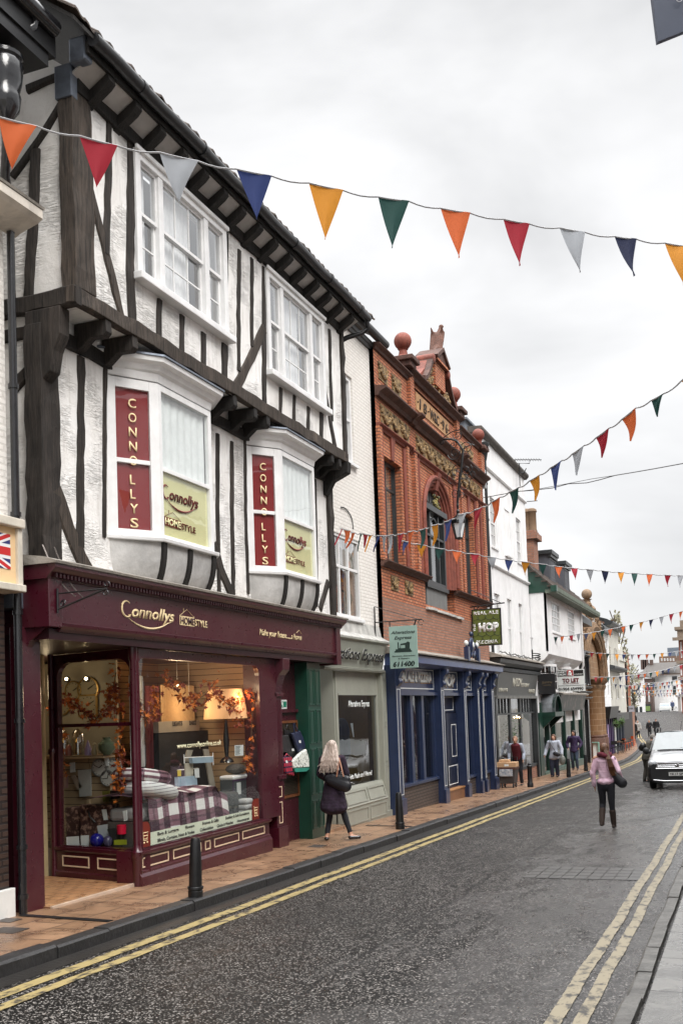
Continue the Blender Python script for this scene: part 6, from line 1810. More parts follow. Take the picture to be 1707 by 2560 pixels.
for i, (a, c) in enumerate(bays):
 b = B(); b.box(-7.60, a, 2.38, -7.44, c, 3.03); b.box(-7.44, a, 2.34, -7.36, c, 2.42); fb = b.obj('sign_board', BLU, hp)
 if c - a > .6:
  b = B(); rect_trim(b, FX_((-7.44, 0, 0), (0, 1, 0), nF), a + .08, c - .08, 2.50, 3.0, .022, .005); b.obj('white_trim', SW, fb)
 for s, q0, q1, zz, hh, m_ in {0: (('REAL ALE & PIZZERIA', .10, .93, 2.68, .24, SW),), 1: (('HOP', .2, .85, 2.60, .32, SW),), 2: (('LIVE', .25, .75, 2.80, .12, SW), ('MUSIC', .2, .8, 2.58, .14, SW)), 4: (('BAR', .3, .7, 2.65, .18, SW),)}.get(i, ()):
  text(s, (-7.438, a + (c - a) * q0, zz), (-7.438, a + (c - a) * q1, zz), hh, m_, fb, ext=.004, off=.05)
  if hh > .2: text(s, (-7.4395, a + (c - a) * q0 + .02, zz - .02), (-7.4395, a + (c - a) * q1 + .02, zz - .02), hh, mat('gold_shadow', (.55, .30, .08), .5), fb, ext=.001, off=.05)
 if i == 1: continue
 zs = .20 if i == 0 else -.02
 b = B(); b.box(-7.62, a, zs - .02, -7.38, c, zs + .05); b.box(-7.60, a, zs + .05, -7.46, a + .10, 2.38); b.box(-7.60, c - .10, zs + .05, -7.46, c, 2.38)
 if i == 0:
  for y in (24.20, 25.14): b.box(-7.60, y - .10, zs + .05, -7.45, y + .10, 2.38)
 bw_ = b.obj('pub_window', BLU, hp, bevel=.005)
 b = B(); b.face([(-7.54, a, zs), (-7.54, c, zs), (-7.54, c, 2.4), (-7.54, a, 2.4)]); b.obj('pane', GLD, bw_)
 b = B(); b.box(-7.60, a, -.9, -7.44, c, zs - .02); b.obj('brick_riser', m_brick('grey_brown_brick', (.085, .062, .052), (.10, .075, .06), (.02, .018, .017), bw=.235, bh=.075, dirt=.2, rough=.5) if 'grey_brown_brick' not in bpy.data.materials else bpy.data.materials['grey_brown_brick'], hp)
 if i == 0:
  b = B(); curtain_mesh(-7.85, 24.3, 25.0, .2, 2.38, .08, .02).obj('curtain', mat('plum_curtain', (.05, .012, .02), .9, .3), bw_); b.bm.free()
  b = B(); curtain_mesh(-7.8, 25.5, 26.2, .2, 2.38, .08, .02).obj('curtain', MC['plum_curtain'], bw_); b.bm.free()
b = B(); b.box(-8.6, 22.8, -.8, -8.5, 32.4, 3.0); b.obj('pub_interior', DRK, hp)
# door bay
b = B(); b.box(-7.72, 26.59, -.55, -7.60, 26.95, 2.38); b.box(-7.66, 26.95, 1.88, -7.56, 28.67, 2.38); b.obj('door_frame', BLD, hp)
b = B(); b.box(-7.62, 27.55, -.22, -7.52, 28.66, 1.86); dr = b.obj('pub_door', BLD, hp, bevel=.006, label='dark blue panelled pub door with thin white trim')
fD = FX_((-7.52, 0, 0), (0, 1, 0), nF)
b = B(); rect_trim(b, fD, 28.05, 28.56, .65, 1.55, .022, .005); b.obj('white_trim', SW, dr)
b = B(); rect_trim(b, fD, 27.62, 28.58, -.10, .42, .022, .005); b.obj('white_trim', SW, dr)
b = B(); rect_trim(b, FX_((-7.56, 0, 0), (0, 1, 0), nF), 27.1, 28.5, 1.94, 2.32, .022, .005); b.obj('white_trim', SW, dr)
b = B(); b.box(-8.4, 26.6, -.4, -7.8, 27.5, 2.3); b.obj('door_glass', mat('door_dark_glass', (.01, .01, .012), .1), hp)
b = B(); b.box(-7.8, 26.6, -.9, -7.36, 28.67, -.22); b.obj('door_step', mat('brown_step', (.20, .095, .045), .5, .2), hp)
b = B(); b.box(-7.75, 26.6, -.22, -7.34, 28.67, -.19); b.obj('door_sill', mat('ochre_sill', (.40, .20, .08), .5, .2), hp)
# crest on the cornice
b = B(); yc = 29.0; Xc = -7.08
b.box(Xc - .05, yc - .46, 3.30, Xc + .08, yc - .34, 3.62); b.box(Xc - .05, yc + .34, 3.30, Xc + .08, yc + .46, 3.62); b.ball((Xc, yc, 3.68), .16, (.4, 1, 1.15), 16, 10); b.ball((Xc, yc, 3.93), .06)
b.tube([(Xc, yc - .34, 3.40), (Xc, yc - .2, 3.52), (Xc, yc - .12, 3.42), (Xc, yc, 3.50), (Xc, yc + .12, 3.42), (Xc, yc + .2, 3.52), (Xc, yc + .34, 3.40)], .045, 8)
b.tube([(Xc, yc - .40, 3.60), (Xc, yc - .28, 3.72), (Xc, yc - .16, 3.62)], .03, 8); b.tube([(Xc, yc + .40, 3.60), (Xc, yc + .28, 3.72), (Xc, yc + .16, 3.62)], .03, 8)
b.obj('painted_crest', BLU, hp, smooth=True)
b = B(); b.ball((Xc, yc - .40, 3.70), .065); b.ball((Xc, yc + .40, 3.70), .065); b.ball((Xc + .05, yc, 3.68), .06, (.5, 1, 1.2)); b.obj('white_ball', SW, hp, smooth=True)
for o in hp.children:
 if o.name.split('.')[0] in ('painted_crest', 'white_ball'):
  for v in o.data.vertices:
   v.co.y = (29.0 - 27.5) + (v.co.y - (29.0 - 27.5)) * 1.55; v.co.z = 3.7 + (v.co.z - 3.7) * 1.25
# hanging pub sign
Yp = 30.7
PS2 = lambda x, y: onY(8, x, y, Yp)
ps = thing('pub_sign', 'green hanging pub sign lettered Real Ale The Hop Pizzeria', 'hanging sign', PS2(1245, 75))
c00, c10, c11, c01 = PS2(1245, 75), PS2(1475, 60), PS2(1483, 350), PS2(1250, 365)
O2 = V((c00.x, Yp, (c01.z + c11.z) / 2)); w2 = c10.x - c00.x; h2 = (c00.z + c10.z) / 2 - O2.z
tl = R(1.2)
b = B(); b.box(O2.x, Yp + .0, O2.z, O2.x + w2, Yp + .08, O2.z + h2); b.obj('frame', BLK, ps, bevel=.01)
b = B(); b.box(O2.x + .04 * w2, Yp - .004, O2.z + .035 * h2, O2.x + .96 * w2, Yp, O2.z + .965 * h2)
b.obj('board', mat('hop_green', (.115, .145, .028), .5, .08), ps)
b = B(); k2 = lambda x, z: V((O2.x + x * w2, Yp - .006, O2.z + z * h2))
for cx, cz in ((.1, .82), (.35, .82), (.62, .82), (.88, .82), (.22, .68), (.5, .68), (.78, .68), (.08, .38), (.35, .38), (.64, .38), (.9, .38), (.22, .24), (.5, .24), (.78, .24)):
 b.tube([k2(min(.95, max(.05, cx + .16 * math.cos(a))), min(.95, max(.05, cz + .13 * math.sin(a)))) for a in (PI * 1.05, PI * 1.25, PI * 1.5, PI * 1.75, PI * 1.95)], .010, 4)
b.obj('hop_scales', mat('hop_dark_green', (.035, .05, .014), .6), ps)
kw = dict(o=O2, W_=w2, H_=h2, y=Yp - .006, par=ps)
st('REAL ALE', .5, .845, .84, .085, SW, off=.03, **kw); st('PIZZERIA', .5, .06, .74, .085, SW, off=.03, **kw); st('HOP', .57, .40, .70, .20, SW, off=.09, **kw)
tt = text('THE', V((O2.x + .13 * w2, Yp - .006, O2.z + .40 * h2)), V((O2.x + .13 * w2, Yp - .006, O2.z + .60 * h2)), .06 * h2, SW, ps, up=(-1, 0, 0), ext=.002, off=.03)
b = B(); b.ball(k2(.585, .50), .045, (.9, .2, 1.3), 10, 8); b.obj('hop_emblem', mat('leaf_green', (.04, .12, .03), .5), ps)
b = B(); zt = O2.z + h2 + .10
b.tube([(-7.5, Yp + .04, zt - .02), (O2.x + w2 + .12, Yp + .04, zt + .04)], .022, 6); b.tube([(-7.45, Yp + .04, zt + .50), (O2.x + w2, Yp + .04, zt + .05)], .012, 5); b.tube([(-7.5, Yp + .04, zt - .3), (-7.2, Yp + .04, zt)], .012, 5)
for x in (.1, .9): b.tube([(O2.x + x * w2, Yp + .04, zt), (O2.x + x * w2, Yp + .04, O2.z + h2)], .014, 5)
b.obj('bracket', BLK, ps)
# wrought iron lantern bracket
lb = thing('street_lantern', 'white glazed street lantern hanging from a scrolled iron bracket on the red brick wall', 'lantern', (-7.5, 27.6, 6.4))
YL = 27.5
pl_ = lambda x, y: onY(23, x, y, YL)
root = onX(7, 840, 925, -7.48); YL = root.y
tipL = pl_(520, 860)
armtop = onY(22, 1340, 1770, YL); elbow = onY(22, 1430, 1900, YL)
b = B()
b.tube([root, onY(22, 1100, 1735, YL), onY(22, 1250, 1735, YL), armtop, elbow, onY(22, 1410, 2100, YL), onY(22, 1390, 2300, YL), onY(23, 545, 300, YL), onY(23, 525, 500, YL), onY(23, 510, 700, YL)], .035, 8, rr=[.03] * 5 + [.035] * 5)
b.tube([onY(22, 1100, 1740, YL), onY(22, 1250, 1630, YL), onY(22, 1395, 1590, YL)], .015, 5)
b.obj('bracket', BLK, lb, smooth=True)
b = B()
def spiral(b, c, r, n=1.6, s=1, a0=0):
 b.tube([c + V((math.cos(a0 + s * k * .45) * r * (1 - k * .04), 0, math.sin(a0 + s * k * .45) * r * (1 - k * .04))) for k in range(int(n * 14))], .012, 5)
for z_, x, y, r in ((22, 1105, 1790, .10), (22, 1280, 1820, .12), (22, 1300, 1950, .22), (22, 1350, 1680, .16), (22, 1350, 2220, .22), (22, 1480, 2200, .20), (23, 470, 330, .26), (23, 610, 330, .22), (23, 600, 450, .22), (23, 480, 560, .18), (23, 560, 600, .12), (22, 1480, 1870, .22), (23, 700, 300, .24)):
 spiral(b, onY(z_, x, y, YL), r * .9, a0=random.random() * 6, s=random.choice((1, -1)))
b.tube([onY(22, 1430, 1900, YL), onY(22, 1470, 1860, YL), onY(22, 1560, 1810, YL), onY(22, 1600, 1830, YL)], .014, 5)
b.obj('scrollwork', BLK, lb, smooth=True)
p = pl_(520, 930); b = B(); b.lathe([(.02, .50), (.04, .40), (.02, .30), (.05, .24), (.035, .18), (.08, .11), (.19, .02), (.205, -.02), (.205, -.09), (.19, -.10)], p, 8); b.obj('lantern_hood', BLK, lb)
b = B(); b.lathe([(.18, -.10), (.175, -.12), (.095, -.48), (.085, -.50)], p, 6); b.obj('lantern_glass', mat('frosted_glass', (.72, .74, .75), .25, .04), lb)
b = B(); b.lathe([(.105, -.485), (.105, -.52), (.03, -.54)], p, 6)
for k in range(6):
 a = 2 * PI * k / 6
 b.tube([p + V((math.cos(a) * .19, math.sin(a) * .19, -.10)), p + V((math.cos(a) * .10, math.sin(a) * .10, -.49))], .010, 4)
b.obj('lantern_frame', BLK, lb)
def R2(z, x0, y0, x1, y1, X):
 a, c = onX(z, x0, y0, X), onX(z, x1, y1, X)
 return (a.y, c.y, c.z, a.z)
# ================================================================ 5 tall white house over the grey restaurant front
w2_ = thing('tall_white_house', 'tall white rendered house with narrow sash windows above a dark grey restaurant front', 'building', (-7.6, 37, -.7))
XW = -7.60
wins = []
for (z, a, c, e, f, opn) in ((9, 80, 690, 125, 1085, 1), (9, 185, 780, 225, 1175, 0), (9, 272, 880, 304, 1215, 1), (9, 125, 1480, 175, 1900, 1), (9, 228, 1530, 262, 1830, 1), (9, 306, 1570, 335, 1830, 1)):
 y0, y1, z0, z1 = R2(z, a, c, e, f, XW); wins.append((y0, y1, z0, z1, opn))
wins[0] = (34.55, 35.5, 7.45, 9.15, 1); wins[1] = (36.75, 37.7, 7.45, 9.15, 0); wins[2] = (38.95, 39.9, 7.45, 9.15, 1)
wins[3] = (34.6, 35.5, 3.75, 5.85, 1); wins[4] = (36.7, 37.5, 3.75, 5.85, 1); wins[5] = (38.75, 39.5, 3.75, 5.85, 1)
b = B(); holed_wall(b, XW, 33.12, 40.95, 3.3, 11.0, [w_[:4] for w_ in wins if w_[4]], .12)
b.face([(XW, 40.95, 3.3), (XW, 40.95, 11.0), (-12, 40.95, 11.0), (-12, 40.95, 3.3)]); b.face([(XW, 33.12, 9), (XW, 33.12, 11.0), (-12, 33.12, 11.0), (-12, 33.12, 9)])
b.obj('wall', WR, w2_)
for (y0, y1, z0, z1, o_) in wins:
 if o_: window(w2_, XW - .05, y0, y1, z0, z1, cols=(.33, .67) if z0 > 6 else (), rows=(.25, .75) if z0 > 6 else (), fw=.06, mw=.02, sash=True, curtain='net' if z0 < 6 else 'half', dep=.06, sillp=.10)
 else:
  b = B(); rect_trim(b, FX_((XW, 0, 0), (0, 1, 0), nF), y0, y1, z0, z1, .05, .03); b.box(XW, y0 - .05, z0 - .07, XW + .10, y1 + .05, z0); b.obj('blind_window', WR, w2_)
for z in (10.0, 6.75):
 b = B(); moulding(b, XW, 33.14, 40.97, [(0, z), (.05, z), (.08, z + .04), (.08, z + .09), (0, z + .12)]); b.obj('string_course', WR, w2_)
b = B(); moulding(b, XW, 33.0, 41.1, [(-.3, 10.98), (.08, 10.98), (.16, 11.06), (.18, 11.10), (.18, 11.17), (-.3, 11.20)]); b.obj('parapet_coping', STN if 0 else mat('sooty_coping', (.10, .09, .08), .8, .4, 6, .01, 20, dirt=.4), w2_)
b = B(); b.box(-9.5, 33.1, 10.9, -8.0, 34.6, 11.45); b.box(-9.6, 33.0, 11.45, -7.9, 34.7, 11.52); b.obj('chimney_stack', mat('lead_box', (.16, .18, .21), .6, .2), w2_)
b = B(); a = onX(7, 1225, 990, -7.42); yP = 33.45
b.tube([(-7.46, yP, 3.6), (-7.46, yP, 10.2)], .05, 10)
for z in (9.3, 8.1, 6.6, 5.4, 4.4): b.tube([(-7.46, yP, z), (-7.46, yP, z + .07)], .068, 10)
b.lathe([(.06, 10.1), (.08, 10.2), (.11, 10.35), (.13, 10.38), (.13, 10.55), (.17, 10.62), (.17, 10.70), (.1, 10.72)], (-7.46, yP, 0), 8)
b.obj('downpipe', SLT, w2_, smooth=True)
b = B(); b.box(-7.6, 33.15, 9.15, -7.42, 33.36, 9.75); b.obj('grey_box', mat('plastic_grey', (.45, .46, .47), .5), w2_)
# TV aerials
for (z, pts, lb, X, Yd) in ((9, [[(235, 462), (472, 462)], [(268, 465), (272, 490), (380, 490), (382, 462)], [(302, 490), (302, 560)], [(300, 560), (345, 560)], [(330, 580), (355, 528)]], 'television aerial above the parapet of the tall white house', -7.9, 39.2), (9, [[(328, 788), (441, 779)]], 'lower television aerial behind the tall white house', -7.9, 41.5)):
 t = thing('tv_aerial', lb, 'aerial', onY(z, *pts[0][0], Yd))
 b = B()
 for pl in pts: b.tube([onY(z, x, y, Yd) for x, y in pl], .018, 5)
 if len(pts) > 1:
  for k in range(12): q = onY(z, 240 + k * 20, 462, Yd); b.tube([q + V((0, -.25, 0)), q + V((0, .25, 0))], .008, 4)
  q = onY(z, 302, 560, Yd); b.tube([q, V((q.x, q.y, 10.3))], .018, 5)
 else: q = onY(z, 330, 788, Yd); b.tube([q, V((q.x - .1, q.y, 8.6))], .018, 5)
 b.obj('rods', BLK, t)
# restaurant front
b = B(); moulding(b, -7.6, 33.2, 41.0, [(0, 3.28), (.22, 3.28), (.34, 3.34), (.42, 3.44), (.44, 3.56), (0, 3.60)]); b.obj('cornice', SLT, w2_)
b = B(); y = 33.3
while y < 40.9: b.box(-7.6, y, 3.16, -7.26, y + .09, 3.28); y += .17
b.obj('dentils', SLT, w2_)
b = B(); moulding(b, -7.6, 33.1, 41.1, [(0, 3.602), (.50, 3.602), (.5, 3.64), (.1, 3.78), (0, 3.78)]); b.obj('coping', STN, w2_)
b = B(); b.tube([V((-7.2, 33.3 + k * .4, 3.72 + random.uniform(-.03, .10))) for k in range(19)], .02, 5); b.tube([V((-7.25, 35 + k * .3, 3.70 + random.uniform(-.02, .12))) for k in range(12)], .015, 5); b.tube([V((-7.3, 40.3 + .35 * math.cos(k * .6), 3.78 + k * .008)) + V((.15 * math.sin(k * .6), 0, 0)) for k in range(30)], .02, 5); b.obj('loose_cable', BLK, w2_)
RSG = mat('restaurant_grey', (.075, .078, .076), .4, .08, 3)
b = B(); b.poly([(-7.42, 33.5, 2.36), (-7.30, 33.5, 3.14), (-7.6, 33.5, 3.14), (-7.6, 33.5, 2.36)], (0, 6.9, 0)); rf = b.obj('fascia', RSG, w2_)
b = B(); b.box(-7.6, 33.45, 2.26, -7.36, 40.5, 2.36); b.obj('fascia_lip', mat('weathered_grey_lip', (.17, .17, .16), .6, .3), w2_)
up_ = V((.12, 0, .78)).normalized(); PL_ = mat('pale_sign_lettering', (.62, .60, .50), .5)
text('MASON', (-7.375, 35.9, 2.68), (-7.375, 37.4, 2.68), .30, PL_, rf, up=up_, off=.02); text('RESTAURANT', (-7.375, 37.45, 2.68), (-7.375, 38.9, 2.68), .14, PL_, rf, up=up_, off=.02)
text('01904 611118', (-7.40, 33.75, 2.48), (-7.40, 35.1, 2.48), .13, PL_, rf, up=up_, off=.02); text('ITALIAN GRILL', (-7.40, 38.9, 2.46), (-7.40, 40.2, 2.46), .15, PL_, rf, up=up_, off=.02)
for y in (33.35, 36.1, 37.9, 40.55):
 b = B(); b.box(-7.62, y - .13, -1.1, -7.40 if y in (33.35, 40.55) else -7.52, y + .13, 2.3); b.obj('post', SLT, w2_)
b = B(); b.box(-7.62, 33.48, -.32, -7.46, 40.42, -.22); b.box(-7.60, 33.48, 1.70, -7.50, 40.42, 1.76)
for y in (33.9, 34.4, 34.9, 35.4, 38.4, 38.9, 39.4, 39.9): b.box(-7.58, y - .03, 1.76, -7.52, y + .03, 2.28)
b.obj('shop_window', SLT, w2_)
b = B(); b.face([(-7.56, 33.48, -.22), (-7.56, 40.42, -.22), (-7.56, 40.42, 2.28), (-7.56, 33.48, 2.28)]); b.obj('pane', GLD, w2_)
b = B(); b.box(-7.62, 33.48, -1.1, -7.48, 40.42, -.32); b.obj('brick_riser', RB2, w2_)
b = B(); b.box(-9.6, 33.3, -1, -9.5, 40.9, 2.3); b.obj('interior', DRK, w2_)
t = thing('chandelier', 'small lit chandelier glowing inside the restaurant window', 'lamp', (-8.6, 37.5, 1.4))
b = B()
for x, y in ((262, 908), (280, 900), (300, 906)):
 q = onY(10, x, y, 37.6); b.ball(q, .022, (1, 1, 1.3), 8, 6)
b.obj('bulb', BULB, t)
b = B(); q = onY(10, 280, 915, 37.6); b.tube([q + V((-.25, 0, 0)), q + V((.25, 0, 0))], .012, 5); b.tube([q, q + V((0, 0, .9))], .01, 5); b.obj('arm', BRS, t)
for x, y, r, lb in ((170, 1170, .35, 'pale leafed potted plant low at the left of the restaurant window'), (230, 1030, .5, 'dark green potted plant inside the restaurant window')):
 q = onY(10, x, y, 36.6); t = thing('potted_plant', lb, 'plant', q)
 b = B()
 for k in range(260):
  c_ = q + V((random.gauss(0, r * .35), random.gauss(0, r * .3), random.gauss(0, r * .55)))
  s_ = .05; d_ = V((random.gauss(0, 1), random.gauss(0, 1), random.gauss(0, 1))).normalized(); e_ = d_.orthogonal().normalized()
  b.face([c_, c_ + d_ * s_ + e_ * s_ * .3, c_ + d_ * s_ * 1.8, c_ + d_ * s_ - e_ * s_ * .3])
 b.obj('foliage', mat('pale_leaves', (.22, .27, .24), .7, .3) if x == 170 else mat('indoor_leaves', (.04, .09, .025), .6, .3), t)
 b = B(); b.lathe([(.12, 0), (.17, .3)], (q.x, q.y, q.z - r * 1.3), 12); b.obj('pot', TCO, t)
# ================================================================ 6 white house with the green gable, TO LET board
tl_ = thing('white_jettied_house', 'low white jettied house with green gable, grey dormers and dark green shopfront', 'building', (-7.6, 46, -1))
XU = -6.93
WA, WC = (42.15, 44.2, 4.95, 6.20), (46.35, 48.3, 4.95, 6.18)
b = B(); holed_wall(b, XU, 41.0, 50.3, 4.1, 6.45, [WA, WC], .1)
b.face([(XU, 41.0, 4.1), (XU, 41.0, 6.45), (-9.5, 41.0, 6.45), (-9.5, 41.0, 4.1)]); b.face([(XU, 50.3, 4.1), (XU, 50.3, 6.45), (-9.5, 50.3, 6.45), (-9.5, 50.3, 4.1)]); b.obj('upper_wall', WR, tl_)
for W_, n in ((WA, 5), (WC, 5)): window(tl_, XU - .02, *W_, cols=[k / n for k in range(1, n)], rows=(.25, .5, .75), fw=.06, mw=.035, curtain=None, sillp=.06)
b = B(); holed_wall(b, -7.55, 41.0, 53.4, 1.2, 4.2, [], .1); b.face([(-7.55, 41.0, -1), (-7.55, 41.0, 4.2), (-9, 41.0, 4.2), (-9, 41.0, -1)]); b.obj('wall', WR, tl_)
# curved jetty undersides and the two bays
b = B(); b.poly([(XU, 41.0, 4.1), (XU, 41.0, 4.0), (-7.1, 41.0, 3.8), (-7.35, 41.0, 3.65), (-7.55, 41.0, 3.62), (-7.55, 41.0, 4.1)], (0, 9.3, 0)); b.obj('jetty_cove', WR, tl_)
for (ya, yb) in ((41.9, 44.2), (46.2, 48.2)):
 plan = [(-7.55, ya - .2), (-7.12, ya + .25), (-7.02, (ya + yb) / 2), (-7.12, yb - .25), (-7.55, yb + .2)]
 for z0, z1, nm, m_, g in ((3.55, 3.66, 'bay_head', WH, 0), (2.50, 2.62, 'bay_foot', WH, 0)):
  b = B(); b.loft([[(x, y, z0) for x, y in plan], [(x, y, z1) for x, y in plan]]); b.obj(nm, m_, tl_)
 b = B(); q = [(x * 1 - .05 if x > -7.5 else x, y) for x, y in plan]; b.loft([[(x, y, 2.62) for x, y in q], [(x, y, 3.55) for x, y in q]], caps=False); b.obj('bay_pane', GLD, tl_)
 b = B()
 for (p, q_) in zip(plan, plan[1:]):
  for k in range(4):
   x, y = p[0] + (q_[0] - p[0]) * k / 3, p[1] + (q_[1] - p[1]) * k / 3
   b.box(x - .03, y - .025, 2.62, x + .01, y + .025, 3.55)
  for z in (2.93, 3.24): b.tube([(p[0], p[1], z), (q_[0], q_[1], z)], .018, 4)
 b.obj('bay_bars', WH, tl_)
 b = B(); b.box(-7.8, ya - .1, 2.5, -7.5, yb + .1, 3.6); b.obj('bay_back', DRK, tl_)
# gable, roof, dormers
b = B(); b.poly([(-6.85, 40.97, 6.42), (-7.62, 40.97, 6.42), (-9.4, 40.97, 6.42), (-9.4, 40.97, 8.9), (-7.62, 40.97, 7.55), (-6.75, 40.97, 6.75)], (0, .06, 0)); b.obj('gable_boards', GRN, tl_)
b = B(); b.poly([(-6.60, 40.9, 6.55), (-6.60, 54.6, 6.55), (-9.6, 54.6, 9.35), (-9.6, 40.9, 9.35)], (0, 0, .08)); b.obj('roof', TIL, tl_)
for r in range(14):
 pass
b = B(); x = -6.62; z = 6.64
for r in range(13):
 b.box(x - .24, 40.85, z - .01, x + .005, 54.6, z + .035); x -= .225; z += .21
b.obj('tile_courses', TIL, tl_)
b = B(); b.box(-6.95, 40.9, 6.38, -6.52, 54.5, 6.52); b.box(-6.62, 40.85, 6.45, -6.50, 54.5, 6.62); b.obj('eaves_board', mat('weathered_green_eaves', (.14, .17, .13), .7, .3, dirt=.3), tl_)
b = B(); b.box(-6.72, 40.8, 6.42, -6.48, 41.0, 6.66); b.obj('verge_end', GRN, tl_)
for (yc_, lb) in ((46.1, 1), (50.0, 2)):
 b = B(); b.box(-8.6, yc_ - .85, 7.05, -7.45, yc_ + .85, 8.55); b.obj('dormer_cheek', mat('lead_dormer', (.085, .09, .105), .6, .2), tl_)
 b = B(); b.box(-8.7, yc_ - .95, 8.55, -7.3, yc_ + .95, 8.72); b.box(-7.5, yc_ - .9, 8.42, -7.36, yc_ + .9, 8.55); b.obj('dormer_roof', SLT, tl_)
 window(tl_, -7.43, yc_ - .7, yc_ + .7, 7.15, 8.4, cols=(.25, .5, .75), rows=(.33, .67), fw=.06, mw=.03, fm=SLT, curtain=None, back=False, glass=GLD, sill=False)
# chimney
ch = thing('chimney', 'brick chimney stack with two clay pots behind the tall white house', 'chimney', (-9.6, 46, 7))
a, c = onY(9, 345, 1230, 44), onY(9, 450, 1080, 44)
b = B(); b.box(a.x - .1, 43.6, 7.5, c.x - .15, 44.6, c.z); b.box(a.x - .2, 43.5, c.z, c.x + .02, 44.7, c.z + .25); b.box(a.x - .1, 43.6, c.z + .25, c.x - .08, 44.6, c.z + .38); b.obj('stack', RB2, ch)
for k, x in enumerate((363, 404)):
 q = onY(9, x, 1060, 44.1); b = B(); b.lathe([(.22, 0), (.19, .1), (.19, .8), (.23, .85), (.2, .95), (.12, 1.0)], (q.x, 44.1, c.z + .38), 12); b.obj('pot', mat('sooty_clay_pot', (.18, .11, .06), .8, .3, dirt=.5), ch, smooth=True)
# shopfront: green, barrel canopy
GRD = mat('deep_green_paint', (.008, .035, .024), .35, .15)
b = B(); b.box(-7.62, 41.0, -1.15, -7.42, 41.7, 1.7); b.box(-7.62, 41.0, 1.2, -7.45, 44.4, 1.55); b.obj('green_front', GRD, tl_)
for y in (41.95, 43.5, 45.0, 47.8, 50.6, 53.2):
 b = B(); b.box(-7.62, y - .12, -1.3, -7.46, y + .12, 2.1); b.obj('post', GRD, tl_)
b = B(); b.face([(-7.56, 41.9, -.7), (-7.56, 53.2, -.7), (-7.56, 53.2, 1.9), (-7.56, 41.9, 1.9)]); b.obj('pane', GLD, tl_)
b = B(); b.box(-7.64, 42.0, -1.3, -7.44, 53.2, -.72); b.obj('stall_riser', mat('green_grey_riser', (.07, .12, .095), .5, .2), tl_)
for (a, c) in ((42.2, 43.3), (43.7, 44.8), (45.3, 46.6), (46.8, 47.6), (48.1, 49.2), (49.4, 50.4)):
 b = B(); rect_trim(b, FX_((-7.44, 0, 0), (0, 1, 0), nF), a, c, -1.15, -.80, .03, .01); b.obj('panel_trim', mat('green_trim', (.14, .20, .16), .5, .1), tl_)
b = B(); b.box(-8.9, 41.2, -1.2, -8.8, 53.4, 2.0); b.obj('shop_interior', mat('dim_interior', (.06, .055, .05), .8, .4, 4), tl_)
b = B()
for k, (yy, zz, w_q, h_q) in enumerate(((42.9, .55, .5, .7), (45.6, .8, .6, .35), (46.4, .3, .5, .5), (49.2, .9, .4, 1.0), (52.2, .6, .3, 1.6))): b.box(-7.70, yy, zz - .5, -7.68, yy + w_q, zz - .5 + h_q)
b.obj('window_posters', SW, tl_)
# canopy
cy0, cy1, xo_ = 41.72, 44.10, -6.95
b = B(); rr_ = (cy1 - cy0) / 2 * .78; ycc = (cy0 + cy1) / 2
prof = [(ycc + rr_ * math.cos(PI * k / 14), 1.70 + .76 * math.sin(PI * k / 14)) for k in range(15)]
ring1 = [V((-7.56, y, z)) for y, z in prof]; ring2 = [V((xo_, y, z)) for y, z in prof]
inn = [(ycc + (rr_ - .1) * math.cos(PI * k / 14), 1.70 + .66 * math.sin(PI * k / 14)) for k in range(15)]
for k in range(14):
 b.poly([ring1[k], ring1[k + 1], ring2[k + 1], ring2[k]], (0, 0, -.04))
b.obj('barrel_canopy', mat('lead_canopy', (.22, .235, .25), .4, .35, 4, .01, 12, metal=.3, stretch=(1, 1, .3)), tl_)
b = B()
for k in range(14):
 b.poly([(xo_, *prof[k]), (xo_, *prof[k + 1]), (xo_, *inn[k + 1]), (xo_, *inn[k])], (-.12, 0, 0))
b.obj('canopy_arch', GRD, tl_)
b = B(); b.box(-7.56, cy0 + .1, 1.52, xo_ + .03, cy1 - .1, 1.70); b.poly([(-7.5, cy0 + .12, 1.52), (xo_, cy0 + .12, 1.52), (-7.5, cy0 + .12, 1.0)], (0, .12, 0)); b.poly([(-7.5, cy1 - .25, 1.52), (xo_, cy1 - .25, 1.52), (-7.5, cy1 - .25, 1.0)], (0, .12, 0)); b.obj('canopy_bracket', GRD, tl_)
b = B(); b.poly([(-7.56, 44.6, 1.75), (-7.25, 44.6, 1.70), (-7.1, 44.6, 2.4), (-7.56, 44.6, 2.4)], (0, 7.6, 0)); b.obj('long_fascia', m_two('dark_picture_fascia', (.02, .025, .022), (.16, .12, .11), 3, .5, .65, .4), tl_)
b = B(); moulding(b, -7.56, 44.5, 52.6, [(0, 2.40), (.55, 2.40), (.56, 2.46), (0, 2.62)]); b.obj('coping', STN, tl_)
b = B(); b.box(-7.56, 50.2, 2.6, -7.1, 52.3, 3.0); b.obj('fascia_box', mat('grey_box', (.25, .25, .25), .7, .2), tl_)
b = B(); b.tube([(-6.88, 50.2, 6.4), (-6.88, 50.2, 3.8), (-7.0, 50.3, 3.55), (-7.4, 50.3, 3.35)], .05, 8); b.obj('white_downpipe', WH, tl_, smooth=True)
